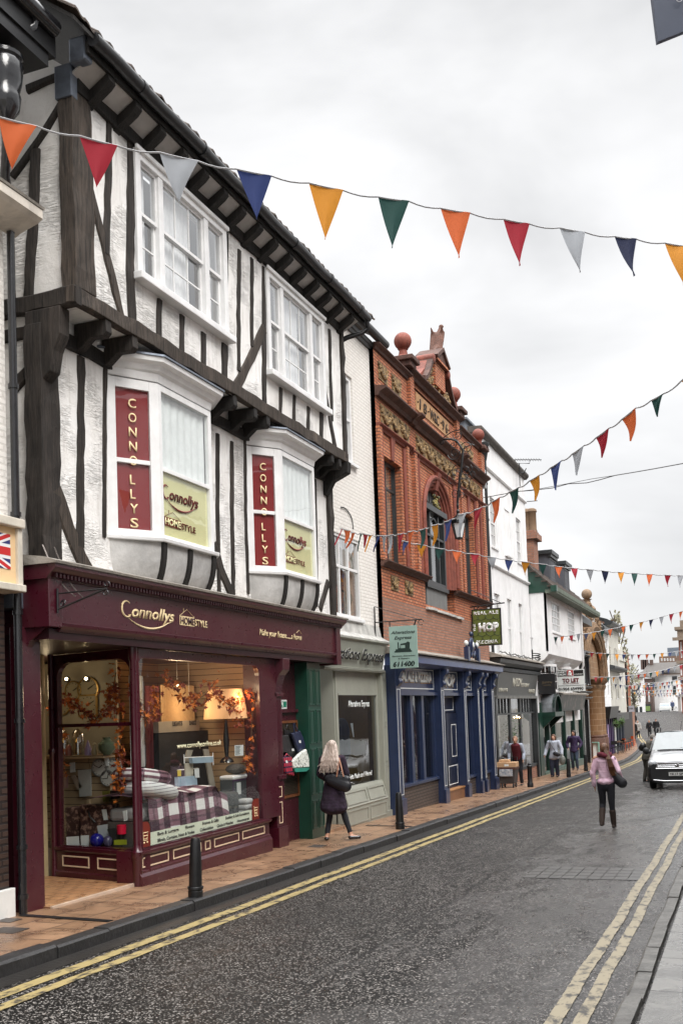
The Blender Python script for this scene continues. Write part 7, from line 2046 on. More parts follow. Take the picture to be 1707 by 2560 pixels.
# flat hanging signs
def flatsign(name, label, Y, z, x0, y0, x1, y1, m, d=.05):
 a, c = onY(z, x0, y0, Y), onY(z, x1, y1, Y)
 t = thing(name, label, 'sign', (a.x, Y, c.z))
 b = B(); b.box(a.x, Y, c.z, c.x, Y + d, a.z); b.obj('board', m, t)
 return t, V((a.x, Y, c.z)), c.x - a.x, a.z - c.z
t, o_, w_, h_ = flatsign('hanging_sign', 'dark square hanging sign with faint gold lettering beside the barrel canopy', 41.6, 10, 445, 572, 582, 725, mat('near_black_sign', (.014, .014, .015), .4))
GLDL = mat('faint_gold', (.10, .07, .03), .5)
kw = dict(o=o_, W_=w_, H_=h_, y=41.6, par=t); st('Jasmine', .5, .52, .60, .12, GLDL, .2, **kw); st('ORIENTAL', .5, .40, .5, .05, GLDL, **kw)
b = B(); b.tube([(-7.5, 41.62, o_.z + h_ + .04), (o_.x + w_, 41.62, o_.z + h_ + .04)], .02, 5); b.obj('bracket', BLK, t)
t, o_, w_, h_ = flatsign('letting_board', 'white letting board reading Barry Crux TO LET with a phone number', 44.2, 10, 588, 542, 809, 703, SW)
kw = dict(o=o_, W_=w_, H_=h_, y=44.2, par=t)
for f0, f1 in ((.03, .36), (.62, .97)): b = B(); b.box(o_.x + f0 * w_, 44.19, o_.z + .70 * h_, o_.x + f1 * w_, 44.199, o_.z + .96 * h_); b.obj('black_band', DRK, t)
b = B(); b.box(o_.x + .38 * w_, 44.188, o_.z + .70 * h_, o_.x + .60 * w_, 44.199, o_.z + .97 * h_); b.obj('red_square', mat('board_red', (.42, .02, .02), .5), t)
kw['y'] = 44.188
st('BARRY', .19, .84, .30, .085, SW, off=.03, **kw); st('CRUX', .19, .73, .30, .085, SW, off=.03, **kw); st('COMPANY', .79, .74, .30, .05, SW, off=.02, **kw); st('&', .49, .73, .18, .20, SW, off=.05, **kw)
st('TO LET', .5, .42, .60, .17, mat('letting_maroon', (.14, .015, .02), .5), off=.05, **kw); st('GROUND FLOOR SHOP', .5, .345, .6, .035, MC['letting_maroon'], off=.02, **kw); st('01904 659990', .5, .06, .90, .13, DRK, off=.02, **kw)
b = B(); b.box(o_.x + .03 * w_, 44.19, o_.z + .265 * h_, o_.x + .97 * w_, 44.198, o_.z + .28 * h_); b.obj('rule', DRK, t)
b = B(); b.box(o_.x - .05, 44.26, o_.z - .1, o_.x + .03, 44.34, o_.z + h_ + .1); b.tube([(-7.5, 44.3, o_.z + .3), (o_.x, 44.3, o_.z + .3)], .03, 5); b.obj('post', WH, t)
# ================================================================ 7 black columned bank front + ochre stone arch
bk = thing('black_column_building', 'narrow building with glossy black columns before the ochre arch', 'building', (-7.7, 54.5, -1.2))
b = B(); b.box(-9.5, 53.4, -1.4, -7.75, 56.2, 6.0); b.obj('wall', mat('pale_upper_wall', (.5, .5, .48), .8, .1), bk)
b = B()
for y in (53.7, 55.6): b.box(-7.75, y - .22, -1.35, -7.45, y + .22, 2.2)
b.obj('black_pier', BLG, bk)
b = B()
for z in (2.2, 2.5, 2.75, 4.4, 4.6): moulding(b, -7.75, 53.3, 56.1, [(0, z), (.35, z), (.48, z + .08), (.48, z + .12), (0, z + .2)])
b.obj('black_cornice', BLK, bk)
b = B(); b.lathe([(.20, 2.95), (.16, 3.05), (.15, 4.3), (.2, 4.4)], (-7.45, 53.8, 0), 12); b.lathe([(.20, 2.95), (.16, 3.05), (.15, 4.3), (.2, 4.4)], (-7.45, 55.5, 0), 12); b.obj('black_column', BLG, bk, smooth=True)
b = B(); b.poly([(-7.2, 50.4, 6.3), (-7.2, 56.2, 6.3), (-9.5, 56.2, 8.2), (-9.5, 50.4, 8.2)], (0, 0, .1)); b.box(-7.8, 50.4, 6.05, -7.15, 56.2, 6.3); b.obj('roof', SLT, bk)
oc = thing('ochre_stone_gateway', 'tall ochre sandstone front with clustered columns, pointed arch and ball finial', 'building', (-8, 61, -1.4))
XO = -8.0
OC2 = mat('ochre_stone_smooth', (.40, .22, .095), .75, .25, 4, .01, 20, dirt=.4, dcol=(.10, .06, .035))
OCC = mat('carved_brown_stone', (.21, .125, .065), .85, .5, 7, .04, 14, dirt=.6, dcol=(.04, .028, .02))
b = B(); b.box(-9.5, 56.6, -1.5, XO - .45, 66.6, 6.4); b.obj('wall', OCH, oc)
for (y, r) in ((57.6, .42), (58.8, .30), (63.6, .50), (64.9, .55), (66.0, .42)):
 b = B(); b.lathe([(r + .12, -1.5), (r + .12, -.15), (r + .06, -.05), (r + .1, .02), (r, .10)], (XO - .25, y, 0), 16); b.obj('column_base', mat('red_brown_base', (.10, .045, .028), .7, .3), oc, smooth=True)
 b = B(); b.lathe([(r, .10), (r * .97, 2.75), (r * 1.1, 2.85)], (XO - .25, y, 0), 16); b.obj('column_shaft', OCH, oc, smooth=True)
 b = B(); b.lathe([(r * 1.1, 2.85), (r * 1.2, 3.0), (r * 1.1, 3.1), (r * 1.45, 3.3), (r * 1.5, 3.45)], (XO - .25, y, 0), 16); b.obj('column_capital', OCC, oc, smooth=True)
b = B()
def arcpts(k, n=16, w=4.0, h=3.0, y0=61.6, z0=3.4):
 t_ = k / n * PI
 return V((XO + .1, y0 - math.cos(t_) * w, z0 + math.sin(t_) ** .8 * h))
b.tube([arcpts(k) for k in range(17)], .38, 8); b.tube([arcpts(k, w=3.5, h=2.6) for k in range(17)], .26, 8); b.obj('arch_moulding', OCC, oc, smooth=True)
b = B(); b.poly([V((XO, 56.6, 3.4))] + [V((XO, 61.6 - math.cos(k / 16 * PI) * 5.1, 3.4 + math.sin(k / 16 * PI) ** .8 * 4.0)) for k in range(17)] + [V((XO, 66.6, 3.4))], (-.6, 0, 0)); b.obj('gable_wall', OCH, oc)
b = B()
for k in range(150):
 t_ = random.uniform(.25, PI - .2); q = V((XO + .12, 61.6 - math.cos(t_) * random.uniform(4.3, 5.2), 3.6 + math.sin(t_) ** .8 * random.uniform(3.2, 4.1)))
 b.ball(q, random.uniform(.10, .24), n=6, m=4)
b.obj('carved_foliage', OCC, oc)
b = B(); b.tube([V((XO + .0, 61.6 - math.cos(k / 16 * PI) * 5.4, 3.5 + math.sin(k / 16 * PI) ** .8 * 4.1)) for k in range(2, 17)], .24, 6); b.obj('coping', OCC, oc, smooth=True)
fz = onX(9, 848, 1500, XO + .1)
b = B(); b.lathe([(.5, -.9), (.4, -.75), (.2, -.6), (.2, -.35), (.3, -.3)], (XO - .1, fz.y, fz.z), 16); b.ball((XO - .1, fz.y, fz.z), .31, n=18, m=12); b.obj('ball_finial', OCC if 0 else mat('brown_finial_stone', (.24, .16, .10), .8, .3, 6, dirt=.4), oc, smooth=True)
b = B(); b.box(XO - .9, fz.y - .8, 6.5, XO + .25, fz.y + .8, fz.z - .9); b.obj('finial_pier', mat('pale_pier_stone', (.42, .42, .42), .8, .15), oc)
b = B(); b.poly([(-8.4, 56.6, 6.0), (-8.4, 67, 6.0), (-10, 67, 7.6), (-10, 56.6, 7.6)], (0, 0, .1)); b.obj('roof', SLT, oc)
# ================================================================ 8 further houses on the left, beyond the arch
def simple_house(name, label, X, y0, y1, zb, zt, wm, wins, extra=None, xb=None):
 t = thing(name, label, 'building', (X, (y0 + y1) / 2, zb))
 b = B(); holed_wall(b, X, y0, y1, zb, zt, [w_ for w_ in wins], .15); xb = xb or X - 4
 b.face([(X, y0, zb), (X, y0, zt), (xb, y0, zt), (xb, y0, zb)]); b.face([(X, y1, zb), (X, y1, zt), (xb, y1, zt), (xb, y1, zb)]); b.face([(X, y0, zt), (X, y1, zt), (xb, y1, zt), (xb, y0, zt)])
 b.obj('wall', wm, t)
 return t
XN = -8.05
CRW = mat('cream_stucco', (.58, .56, .50), .75, .12, 2, .004, 25, dirt=.35, dcol=(.28, .26, .23))
n1 = simple_house('white_town_house', 'white house with tall windows above the purple shopfront', XN, 66.7, 71.2, 1.6, 6.7, WR, [(67.5, 68.5, 2.4, 4.0), (69.6, 70.6, 2.4, 4.0), (67.5, 68.5, 4.9, 6.2), (69.6, 70.6, 4.9, 6.2)])
for y in (67.5, 69.6):
 for (z0, z1) in ((2.4, 4.0), (4.9, 6.2)): window(n1, XN - .05, y, y + 1, z0, z1, cols=(.5,), fw=.08, mw=.04, sash=True, curtain=None)
b = B(); b.poly([(XN + .3, 66.7, 6.7), (XN + .3, 71.2, 6.7), (-10, 71.2, 8.4), (-10, 66.7, 8.4)], (0, 0, .1)); b.box(XN, 66.7, 6.5, XN + .32, 71.2, 6.72); b.obj('roof', SLT, n1)
PUR = mat('purple_paint', (.045, .022, .085), .4, .2);
b = B(); b.box(XN - 3, 66.7, -1.6, XN - .1, 71.2, 1.6); b.obj('shop_interior', DRK, n1)
b = B(); b.box(XN, 66.7, 1.0, XN + .35, 71.2, 1.75); b.poly([(XN + .35, 66.7, 1.0), (XN + .5, 66.7, 1.75), (XN + .35, 66.7, 1.75)], (0, 4.5, 0)); b.obj('fascia', BLK, n1)
b = B()
for y in (66.8, 67.7, 69.0, 70.2, 71.0): b.box(XN - .1, y - .1, -1.6, XN + .08, y + .1, 1.0)
b.box(XN - .1, 66.7, -1.6, XN + .02, 71.2, -1.0); b.obj('shop_posts', PUR, n1)
b = B(); b.box(XN + .01, 67.9, -.6, XN + .03, 68.8, .6); b.obj('poster', mat('lilac_poster', (.35, .25, .45), .6, .2), n1)
n2 = simple_house('cream_stucco_building', 'cream stucco building with shutters and heavy dark cornice over a hanging basket pub', XN - .2, 71.3, 79.4, 1.4, 7.3, CRW, [(72.3, 73.3, 2.3, 3.7), (76.6, 77.6, 2.3, 3.7), (72.3, 73.3, 4.6, 5.9), (76.6, 77.6, 4.6, 5.9)])
for y in (72.3, 76.6):
 for (z0, z1) in ((2.3, 3.7), (4.6, 5.9)):
  window(n2, XN - .25, y, y + 1, z0, z1, cols=(.5,), fw=.07, mw=.04, sash=True, curtain=None)
  b = B(); zq = z0
  while zq < z1: b.box(XN - .2, y - .5, zq, XN - .14, y - .04, zq + .05); b.box(XN - .2, y + 1.04, zq, XN - .14, y + 1.5, zq + .05); zq += .12
  b.obj('shutter', CRW, n2)
b = B()
for z in (4.15, 7.15): moulding(b, XN - .2, 71.2, 79.5, [(0, z), (.4, z + .05), (.55, z + .2), (.55, z + .3), (0, z + .45)])
b.obj('cornice', SLT, n2)
b = B(); b.poly([(XN, 71.3, 7.5), (XN, 79.4, 7.5), (-10.5, 79.4, 8.3), (-10.5, 71.3, 8.3)], (0, 0, .1)); b.obj('roof', SLT, n2)
b = B(); b.box(XN - 3, 71.3, -1.8, XN - .3, 79.4, 1.4); b.obj('pub_interior', DRK, n2)
b = B(); b.box(XN - .2, 71.3, .75, XN + .3, 79.4, 1.25); b.obj('fascia', BLK, n2)
b = B()
for y in (71.4, 72.6, 74.0, 75.6, 77.4, 79.3): b.box(XN - .3, y - .12, -1.8, XN - .1, y + .12, .8)
b.box(XN - .3, 71.3, -1.8, XN - .12, 79.4, -1.1); b.obj('pub_posts', mat('slate_blue_paint', (.04, .05, .07), .5, .2), n2)
b = B(); b.box(XN - .12, 73.4, -1.7, XN - .05, 73.6, 1.0); b.obj('white_post', SW, n2)
n3 = simple_house('stepped_gable_house', 'white gabled house with tall windows above a dark inn front', XN - .5, 79.6, 86.0, -1.7, 5.2, CRW, [(80.6, 81.6, 2.4, 4.3), (83.4, 84.4, 2.4, 4.3)])
for y in (80.6, 83.4): window(n3, XN - .55, y, y + 1, 2.4, 4.3, cols=(.5,), fw=.07, mw=.04, sash=True, curtain=None)
b = B(); b.poly([(XN - .4, 79.5, 5.2), (XN - .4, 86.1, 5.2), (XN - .4, 82.8, 6.5)], (-3, 0, 0)); b.obj('gable', CRW, n3)
b = B(); b.box(XN - .7, 79.6, -1.8, XN - .1, 86.2, 1.2); b.obj('dark_inn_front', mat('dark_inn_paint', (.022, .018, .018), .6, .3), n3)
n4 = simple_house('tall_brick_house', 'narrow orange brick house with dark downpipe beyond the gabled house', XN - 1.2, 86.3, 97.0, -1.7, 6.4, RB, [])
b = B(); b.box(XN - 1.3, 96.0, -1.7, XN - 1.1, 99.0, 1.3); b.obj('brick_projection', RB2, n4)
b = B(); b.tube([(XN - 1.0, 92, -1.5), (XN - 1.0, 92, 6)], .09, 6); b.obj('downpipe', BLK, n4)
n5 = simple_house('far_row_house', 'far row of grey brick houses where the street bends', -13.5, 102, 140, -1.7, 4.8, RB2, [])
b = B(); b.poly([(-13.2, 102, 4.8), (-13.2, 140, 4.8), (-18, 140, 7), (-18, 102, 7)], (0, 0, .1)); b.obj('roof', SLA, n5)
# hanging baskets, A-board
for i, (x, y, lb) in enumerate(((1050, 960, 'nearer hanging basket of bright green trailing leaves'), (1093, 940, 'further hanging basket of bright green trailing leaves'))):
 q = onX(10, x, y, -7.55); t = thing('hanging_basket', lb, 'hanging basket', q, 'hanging baskets on the pub front')
 b = B()
 for k in range(200):
  c_ = q + V((random.gauss(0, .10), random.gauss(0, .12), random.gauss(0, .13))); s_ = .05
  d_ = V((random.gauss(0, 1), random.gauss(0, 1), random.gauss(0, 1))).normalized(); e_ = d_.orthogonal().normalized()
  b.face([c_, c_ + d_ * s_ + e_ * s_ * .4, c_ + d_ * s_ * 1.6, c_ + d_ * s_ - e_ * s_ * .4])
 b.obj('foliage', mat('bright_leaves', (.07, .15, .025), .7, .35), t)
 b = B(); b.lathe([(.05, -.2), (.2, 0)], q, 10); b.tube([q, q + V((0, 0, .4)), q + V((-.5, 0, .4))], .012, 5); b.obj('basket', BLK, t)
t = thing('a_board', 'white pavement A-board with pale green edge beside the ochre column', 'sign board', onroad(0) if 0 else (-7.5, 60.0, zroad(60) + .12))
a, c = onY(10, 868, 1105, 60), onY(10, 916, 1218, 60)
b = B(); b.poly([(a.x, 60, c.z), (c.x, 60, c.z), (c.x, 60.12, a.z), (a.x, 60.12, a.z)], (0, .03, 0)); b.obj('front_panel', SW, t)
b = B(); b.poly([(a.x, 60.5, c.z), (c.x, 60.5, c.z), (c.x, 60.16, a.z), (a.x, 60.16, a.z)], (0, -.03, 0)); b.obj('back_panel', SW, t)
b = B(); b.box(c.x - .03, 59.97, c.z, c.x + .04, 60.18, a.z + .03); b.box(a.x - .04, 59.98, a.z, c.x, 60.18, a.z + .04); b.obj('edge', mat('mint_edge', (.25, .45, .38), .5), t)
# ================================================================ 9 closing the street on the hill
GZ = -.35
f1 = thing('white_gabled_house', 'white painted house with small dark windows closing the street on the hill', 'building', (-15, 231, GZ))
b = B()
# its front faces the camera: wall in the XZ plane
def front(b, Y, x0, x1, z0, z1, holes=()):
 xs = sorted({x0, x1, *[h for H in holes for h in H[:2]]}); zs = sorted({z0, z1, *[h for H in holes for h in H[2:]]})
 for i in range(len(xs) - 1):
  for j in range(len(zs) - 1):
   cx, cz = (xs[i] + xs[i + 1]) / 2, (zs[j] + zs[j + 1]) / 2
   if any(h[0] < cx < h[1] and h[2] < cz < h[3] for h in holes): continue
   b.face([(xs[i], Y, zs[j]), (xs[i + 1], Y, zs[j]), (xs[i + 1], Y, zs[j + 1]), (xs[i], Y, zs[j + 1])])
def q14(x, y, Y): q = onY(14, x, y, Y); return q.x, q.z
def fwin(par, Y, x0, y0, x1, y1, m=DRK, frame=WH):
 a, c = onY(14, x0, y0, Y), onY(14, x1, y1, Y)
 b = B(); b.box(a.x, Y - .06, c.z, c.x, Y - .02, a.z); w_ = b.obj('window', frame, par)
 b = B(); b.box(a.x + .12, Y - .10, c.z + .12, c.x - .12, Y - .065, (a.z + c.z) / 2 - .06); b.box(a.x + .12, Y - .10, (a.z + c.z) / 2 + .06, c.x - .12, Y - .065, a.z - .12); b.obj('pane', m, w_)
DG = mat('far_dark_pane', (.03, .035, .04), .15, .2)
YF = 231
x0, z1 = q14(1085, 1150, YF); x1, _ = q14(1515, 1150, YF)
b = B(); b.box(x0, YF, GZ, x1, YF + 10, z1); b.obj('wall', WR, f1)
fwin(f1, YF, 1112, 1190, 1145, 1255, DG); fwin(f1, YF, 1395, 1165, 1475, 1235, DG, BLK); fwin(f1, YF, 1405, 1310, 1460, 1440, DG, BLK)
xa, za = q14(1075, 1140, YF); xb, zb = q14(1520, 1125, YF); _, zr = q14(1200, 960, YF)
b = B(); b.poly([(xa, YF - .4, za), (xb + 1, YF - .4, zb), (xb + 1, YF + 6, zr), (xa + 3, YF + 6, zr)], (0, 0, .2)); b.obj('roof', SLA, f1)
f2 = thing('dark_brick_shop', 'dark brick house with shop windows left of the white gabled house', 'building', (-19, 226, GZ))
YF = 226
xa, zt = q14(945, 1200, YF); xb, _ = q14(1085, 1200, YF)
b = B(); b.box(xa, YF, GZ - .3, xb, YF + 8, zt); b.obj('wall', mat('far_dark_brick', (.11, .075, .065), .85, .2), f2)
for x in (965, 1030): fwin(f2, YF, x, 1270, x + 25, 1330, DG); fwin(f2, YF, x, 1400, x + 30, 1550, DG)
xa2, _ = q14(940, 1, YF)
b = B(); c0_, c1_ = q14(960, 1590, YF), q14(1080, 1700, YF); b.box(c0_[0], YF - .15, GZ, c1_[0], YF, c0_[1]); b.obj('shopfront', SLT, f2)
b = B(); c0_, c1_ = q14(985, 1620, YF), q14(1065, 1690, YF); b.box(c0_[0], YF - .25, c1_[1], c1_[0], YF - .16, c0_[1]); b.obj('green_shop_window', mat('green_lit_window', (.20, .30, .09), .4, .3), f2)
b = B(); za_, zr_ = q14(900, 1100, YF)[1], q14(1100, 960, YF)[1]; x_l = q14(890, 1000, YF)[0]
b.poly([(x_l, YF - .3, q14(940, 1170, YF)[1]), (xb + .5, YF - .3, zt), (xb + 6, YF + 6, zr_), (x_l + 1.5, YF + 6, zr_)], (0, 0, .2)); b.obj('roof', SLA, f2)
b = B()
for x in (942, 975, 1007, 1080):
 q = q14(x, 975, YF + 5); b.box(q[0] - .35, YF + 5, q[1] - 1.2, q[0] + .35, YF + 6, q[1] + .9)
b.obj('chimney', mat('far_dark_brick', (), 0) if 0 else MC['far_dark_brick'], f2)
f3 = thing('pale_bow_house', 'pale grey house with tall windows at the left end of the street', 'building', (-22, 222, GZ))
YF = 222
xa, zt = q14(795, 1195, YF); xb, _ = q14(945, 1195, YF)
b = B(); b.box(xa, YF, GZ - .3, xb, YF + 8, zt); b.obj('wall', WR, f3)
for x in (815, 885): fwin(f3, YF, x, 1220, x + 35, 1300, DG); fwin(f3, YF, x, 1420, x + 40, 1560, DG)
for x in (835, 900): fwin(f3, YF, x, 1630, x + 45, 1720, DG, SLT)
b = B(); b.poly([(xa - .5, YF - .4, zt), (xb + .5, YF - .4, zt), (xb + .5, YF + 5, q14(900, 1080, YF)[1]), (xa + 2, YF + 5, q14(900, 1080, YF)[1])], (0, 0, .2)); b.obj('roof', SLA, f3)
f4 = thing('modern_grey_block', 'flat roofed grey office block rising behind the roofs', 'building', (-15, 262, 0))
YF = 262; a, c = q14(1322, 730, YF), q14(1510, 1000, YF)
b = B(); b.box(a[0], YF, 0, c[0], YF + 12, a[1]); b.obj('tower', mat('blue_grey_cladding', (.13, .16, .20), .5, .1), f4)
a2, c2 = q14(1210, 870, YF), q14(1520, 1000, YF)
b = B(); b.box(a2[0], YF - 3, 0, c2[0], YF, a2[1]); b.obj('lower_block', mat('far_brown_brick', (.17, .11, .08), .8, .2), f4)
for k in range(5): fwin(f4, YF - 3, 1225 + k * 45, 890, 1250 + k * 45, 930, DG)
# ornate brick building on the right
rb = thing('ornate_corner_building', 'ornate red brick building with stone cornices at the right edge of the street', 'building', (-9, 186, 0))
YF = 185
a = q14(1490, 600, YF); zl = q14(1500, 1700, YF)[1]
b = B(); b.box(a[0], YF, zl - .3, a[0] + 14, YF + 14, a[1]); b.obj('wall', mat('far_red_brick', (.24, .10, .075), .85, .2), rb)
b = B()
for yy, d in ((585, .9), (940, .5), (1190, .4), (1450, .4)): zz = q14(1490, yy, YF)[1]; b.box(a[0] - d, YF - d, zz - .35, a[0] + 14, YF, zz + .15)
t2 = q14(1520, 310, YF); b.box(t2[0] - .6, YF - .2, a[1], a[0] + 5, YF + 3, t2[1] - 1.4); b.box(t2[0] - 1.0, YF - .5, t2[1] - 1.6, a[0] + 5.2, YF + 3, t2[1] - 1.1); b.box(t2[0] - .1, YF, t2[1] - 1.1, a[0] + 5, YF + 3, t2[1])
b.obj('stone_cornice', mat('far_brown_stone', (.22, .17, .13), .8, .3), rb)
for zz0, zz1 in ((640, 880), (990, 1150), (1230, 1400)): fwin(rb, YF, 1520, zz0, 1550, zz1, DG)
a, c = q14(1478, 1455, 178), q14(1530, 1705, 178)
pp = thing('stone_gate_pier', 'grey stone pier on the pavement before the ornate corner building', 'pier', (a[0], 178, c[1]))
b = B(); b.box(a[0], 178, c[1], c[0], 179.5, a[1] - .3); b.obj('shaft', mat('far_grey_stone', (.33, .30, .28), .8, .15), pp)
b = B(); b.box(a[0] - .25, 177.8, a[1] - .3, c[0] + .25, 179.7, a[1]); b.obj('cap', MC['far_grey_stone'], pp)
# round clock sign, blue-grey direction sign, flag pole
q = onY(10, 1192, 672, 96)
t = thing('round_sign', 'round ring shaped hanging sign high over the far pavement', 'sign', q)
b = B(); r = .31
b.tube([q + V((math.cos(k * PI / 12) * r, 0, math.sin(k * PI / 12) * r)) for k in range(25)], .045, 6); b.obj('ring', BLK, t, smooth=True)
b = B(); b.lathe([(r * .9, -.03), (r * .9, .03)], q, 24, axis=(0, 1, 0)); b.obj('face', mat('sign_pale', (.6, .58, .5), .6), t)
b = B(); b.tube([q + V((-r, 0, 0)), q + V((-1.6, 0, 0))], .03, 5); b.obj('bracket', BLK, t)
t, o_, w_, h_ = flatsign('projecting_sign', 'pale blue and white projecting sign above the far pub corner', 92, 14, 722, 1615, 822, 1705, mat('pale_sign_blue', (.38, .42, .48), .5)); kw = dict(o=o_, W_=w_, H_=h_, y=92, par=t)
st('INN', .5, .4, .6, .3, DRK, **kw)
# trees beyond the houses
def tree(label, c, h, r, m, n=500):
 t = thing('tree', label, 'tree', c, 'thin trees beyond the rooftops')
 c = V(c); b = B()
 b.tube([c, c + V((.2, 0, h * .5)), c + V((0, 0, h * .95))], .2, 6, rr=[.35, .2, .05]); b.obj('trunk', mat('bark', (.10, .085, .07), .9, .3), t)
 b = B()
 for k in range(26):
  z = h * random.uniform(.3, .9); a = random.random() * 6.3; b.tube([c + V((0, 0, z)), c + V((math.cos(a) * r * .8, math.sin(a) * r * .8, z + h * .18))], .05, 4)
 b.obj('limbs', MC['bark'], t)
 b = B()
 for k in range(n):
  z = random.uniform(.28, 1.04); rr_ = r * math.sin(min(1, (z - .2) * 1.15) * PI) ** .6 * random.random() ** .5
  a = random.random() * 6.3; p = c + V((math.cos(a) * rr_, math.sin(a) * rr_, z * h)); s_ = random.uniform(.12, .28)
  d_ = V((random.gauss(0, 1), random.gauss(0, 1), random.gauss(0, 1))).normalized(); e_ = d_.orthogonal().normalized()
  b.face([p, p + d_ * s_ + e_ * s_ * .5, p + d_ * s_ * 1.7, p + d_ * s_ - e_ * s_ * .5])
 b.obj('crown', m, t)
AUT = mat('thin_autumn_leaves', (.26, .25, .17), .8, .4, 2); AUT2 = mat('dull_green_leaves', (.10, .11, .07), .8, .4, 2)
q = onY(14, 555, 280, 92); tree('bare poplar with sparse yellow leaves behind the stepped roofs', (q.x, 92, -1.5), q.z + 1.5, .8, AUT, 500)
q = onY(14, 690, 760, 120); tree('dull green tree behind the brick house at the bend', (q.x - 1, 120, -1.5), q.z + .6, 1.0, AUT2)
q = onY(14, 655, 590, 125); tree('slender grey green tree nearest the pub cornice', (q.x - 1.8, 125, -1.5), q.z + .8, 1.0, AUT2)
q = onY(14, 765, 960, 150); tree('small pale tree left of the distant chimneys', (q.x, 150, -1.0), q.z + .6, 1.3, AUT)
# ================================================================ 10 the other side of the street (behind and right of the camera; seen in the glass)
for i, (y0, y1, h_, m_, lb) in enumerate(((2, 12, 9.5, WR, 'white rendered house opposite the timber framed shop'), (12, 20, 8.6, RB2, 'red brick house opposite the sage shop'), (20, 29, 9.8, WR, 'white house with tall windows opposite the pub'), (29, 40, 8.8, RB2, 'brick house opposite the tall white house'), (40, 60, 9.2, RB2, 'brick terrace opposite the ochre gateway'))):
 t = thing('opposite_house', lb, 'building', (3.2, (y0 + y1) / 2, 0), 'houses across the street')
 X = 3.2
 holes = [(y0 + 1.2 + k * 2.6, y0 + 2.4 + k * 2.6, z, z + 1.6) for k in range(int((y1 - y0 - 1) / 2.6)) for z in (4.2, 6.6) if z + 2 < h_]
 b = B(); holed_wall(b, X, y0, y1, -1.5, h_, holes, .15, -1); b.obj('wall', m_, t)
 b = B()
 for (a, c, e, f) in holes: b.box(X + .1, a, e, X + .14, c, f)
 b.obj('panes', DG, t)
 b = B(); b.box(X - .12, y0 + .4, -1.2, X - .01, y1 - .4, 2.9); b.obj('shopfront', [SLT, BUR, GRN, SLT, BLU][i], t)
 b = B(); b.poly([(X - .3, y0, h_), (X - .3, y1, h_), (X + 3, y1, h_ + 2.4), (X + 3, y0, h_ + 2.4)], (0, 0, .1)); b.obj('roof', SLA, t)
# ================================================================ street things
def onG(z, x, y, off=0.0):
 d = ray(z, x, y)
 t = 5.0
 while t < 400:
  p = CAM + d * t
  if p.z <= zroad(p.y) + off: return p
  t += .05 if t < 60 else .3
 return p
# bollards
def bollard(p, label, dome=False, lean=0.0):
 t = thing('bollard', label, 'bollard', p, 'black bollards along the pavement')
 m = Matrix.Rotation(lean, 3, 'Y')
 b = B(); prof = [(.088, 0), (.090, .08), (.080, .09), (.074, .4), (.060, .67), (.048, .70), (.02, .71)] if not dome else [(.10, 0), (.10, .12), (.08, .15), (.075, .62), (.088, .64), (.088, .68), (.055, .71), (.06, .75), (.02, .79)]
 b.lathe(prof, p, 10, axis=m @ V((0, 0, 1))); b.obj('post', BLK, t, smooth=True)
 b = B(); b.lathe([(.092, 0), (.094, .03), (.09, .035)], V(p) + m @ V((0, 0, .10)), 12, axis=m @ V((0, 0, 1))); b.obj('collar', BLK, t, smooth=True)
 return t
for (x, y, lb, dm, ln_) in ((489, 2244, 'nearest black bollard, before the burgundy shop window', 0, .03), (1000, 2073, 'black bollard before the navy pub front', 0, -.01), (1325, 1968, 'black bollard with domed cap beside the loaded trolley', 1, 0), (1421, 1943, 'black bollard between the woman in pale blue and the man in purple', 0, 0), (1464, 1928, 'furthest black bollard, right of the man in purple', 0, 0)):
 bollard(onG(0, x, y, .12), lb, bool(dm), ln_)
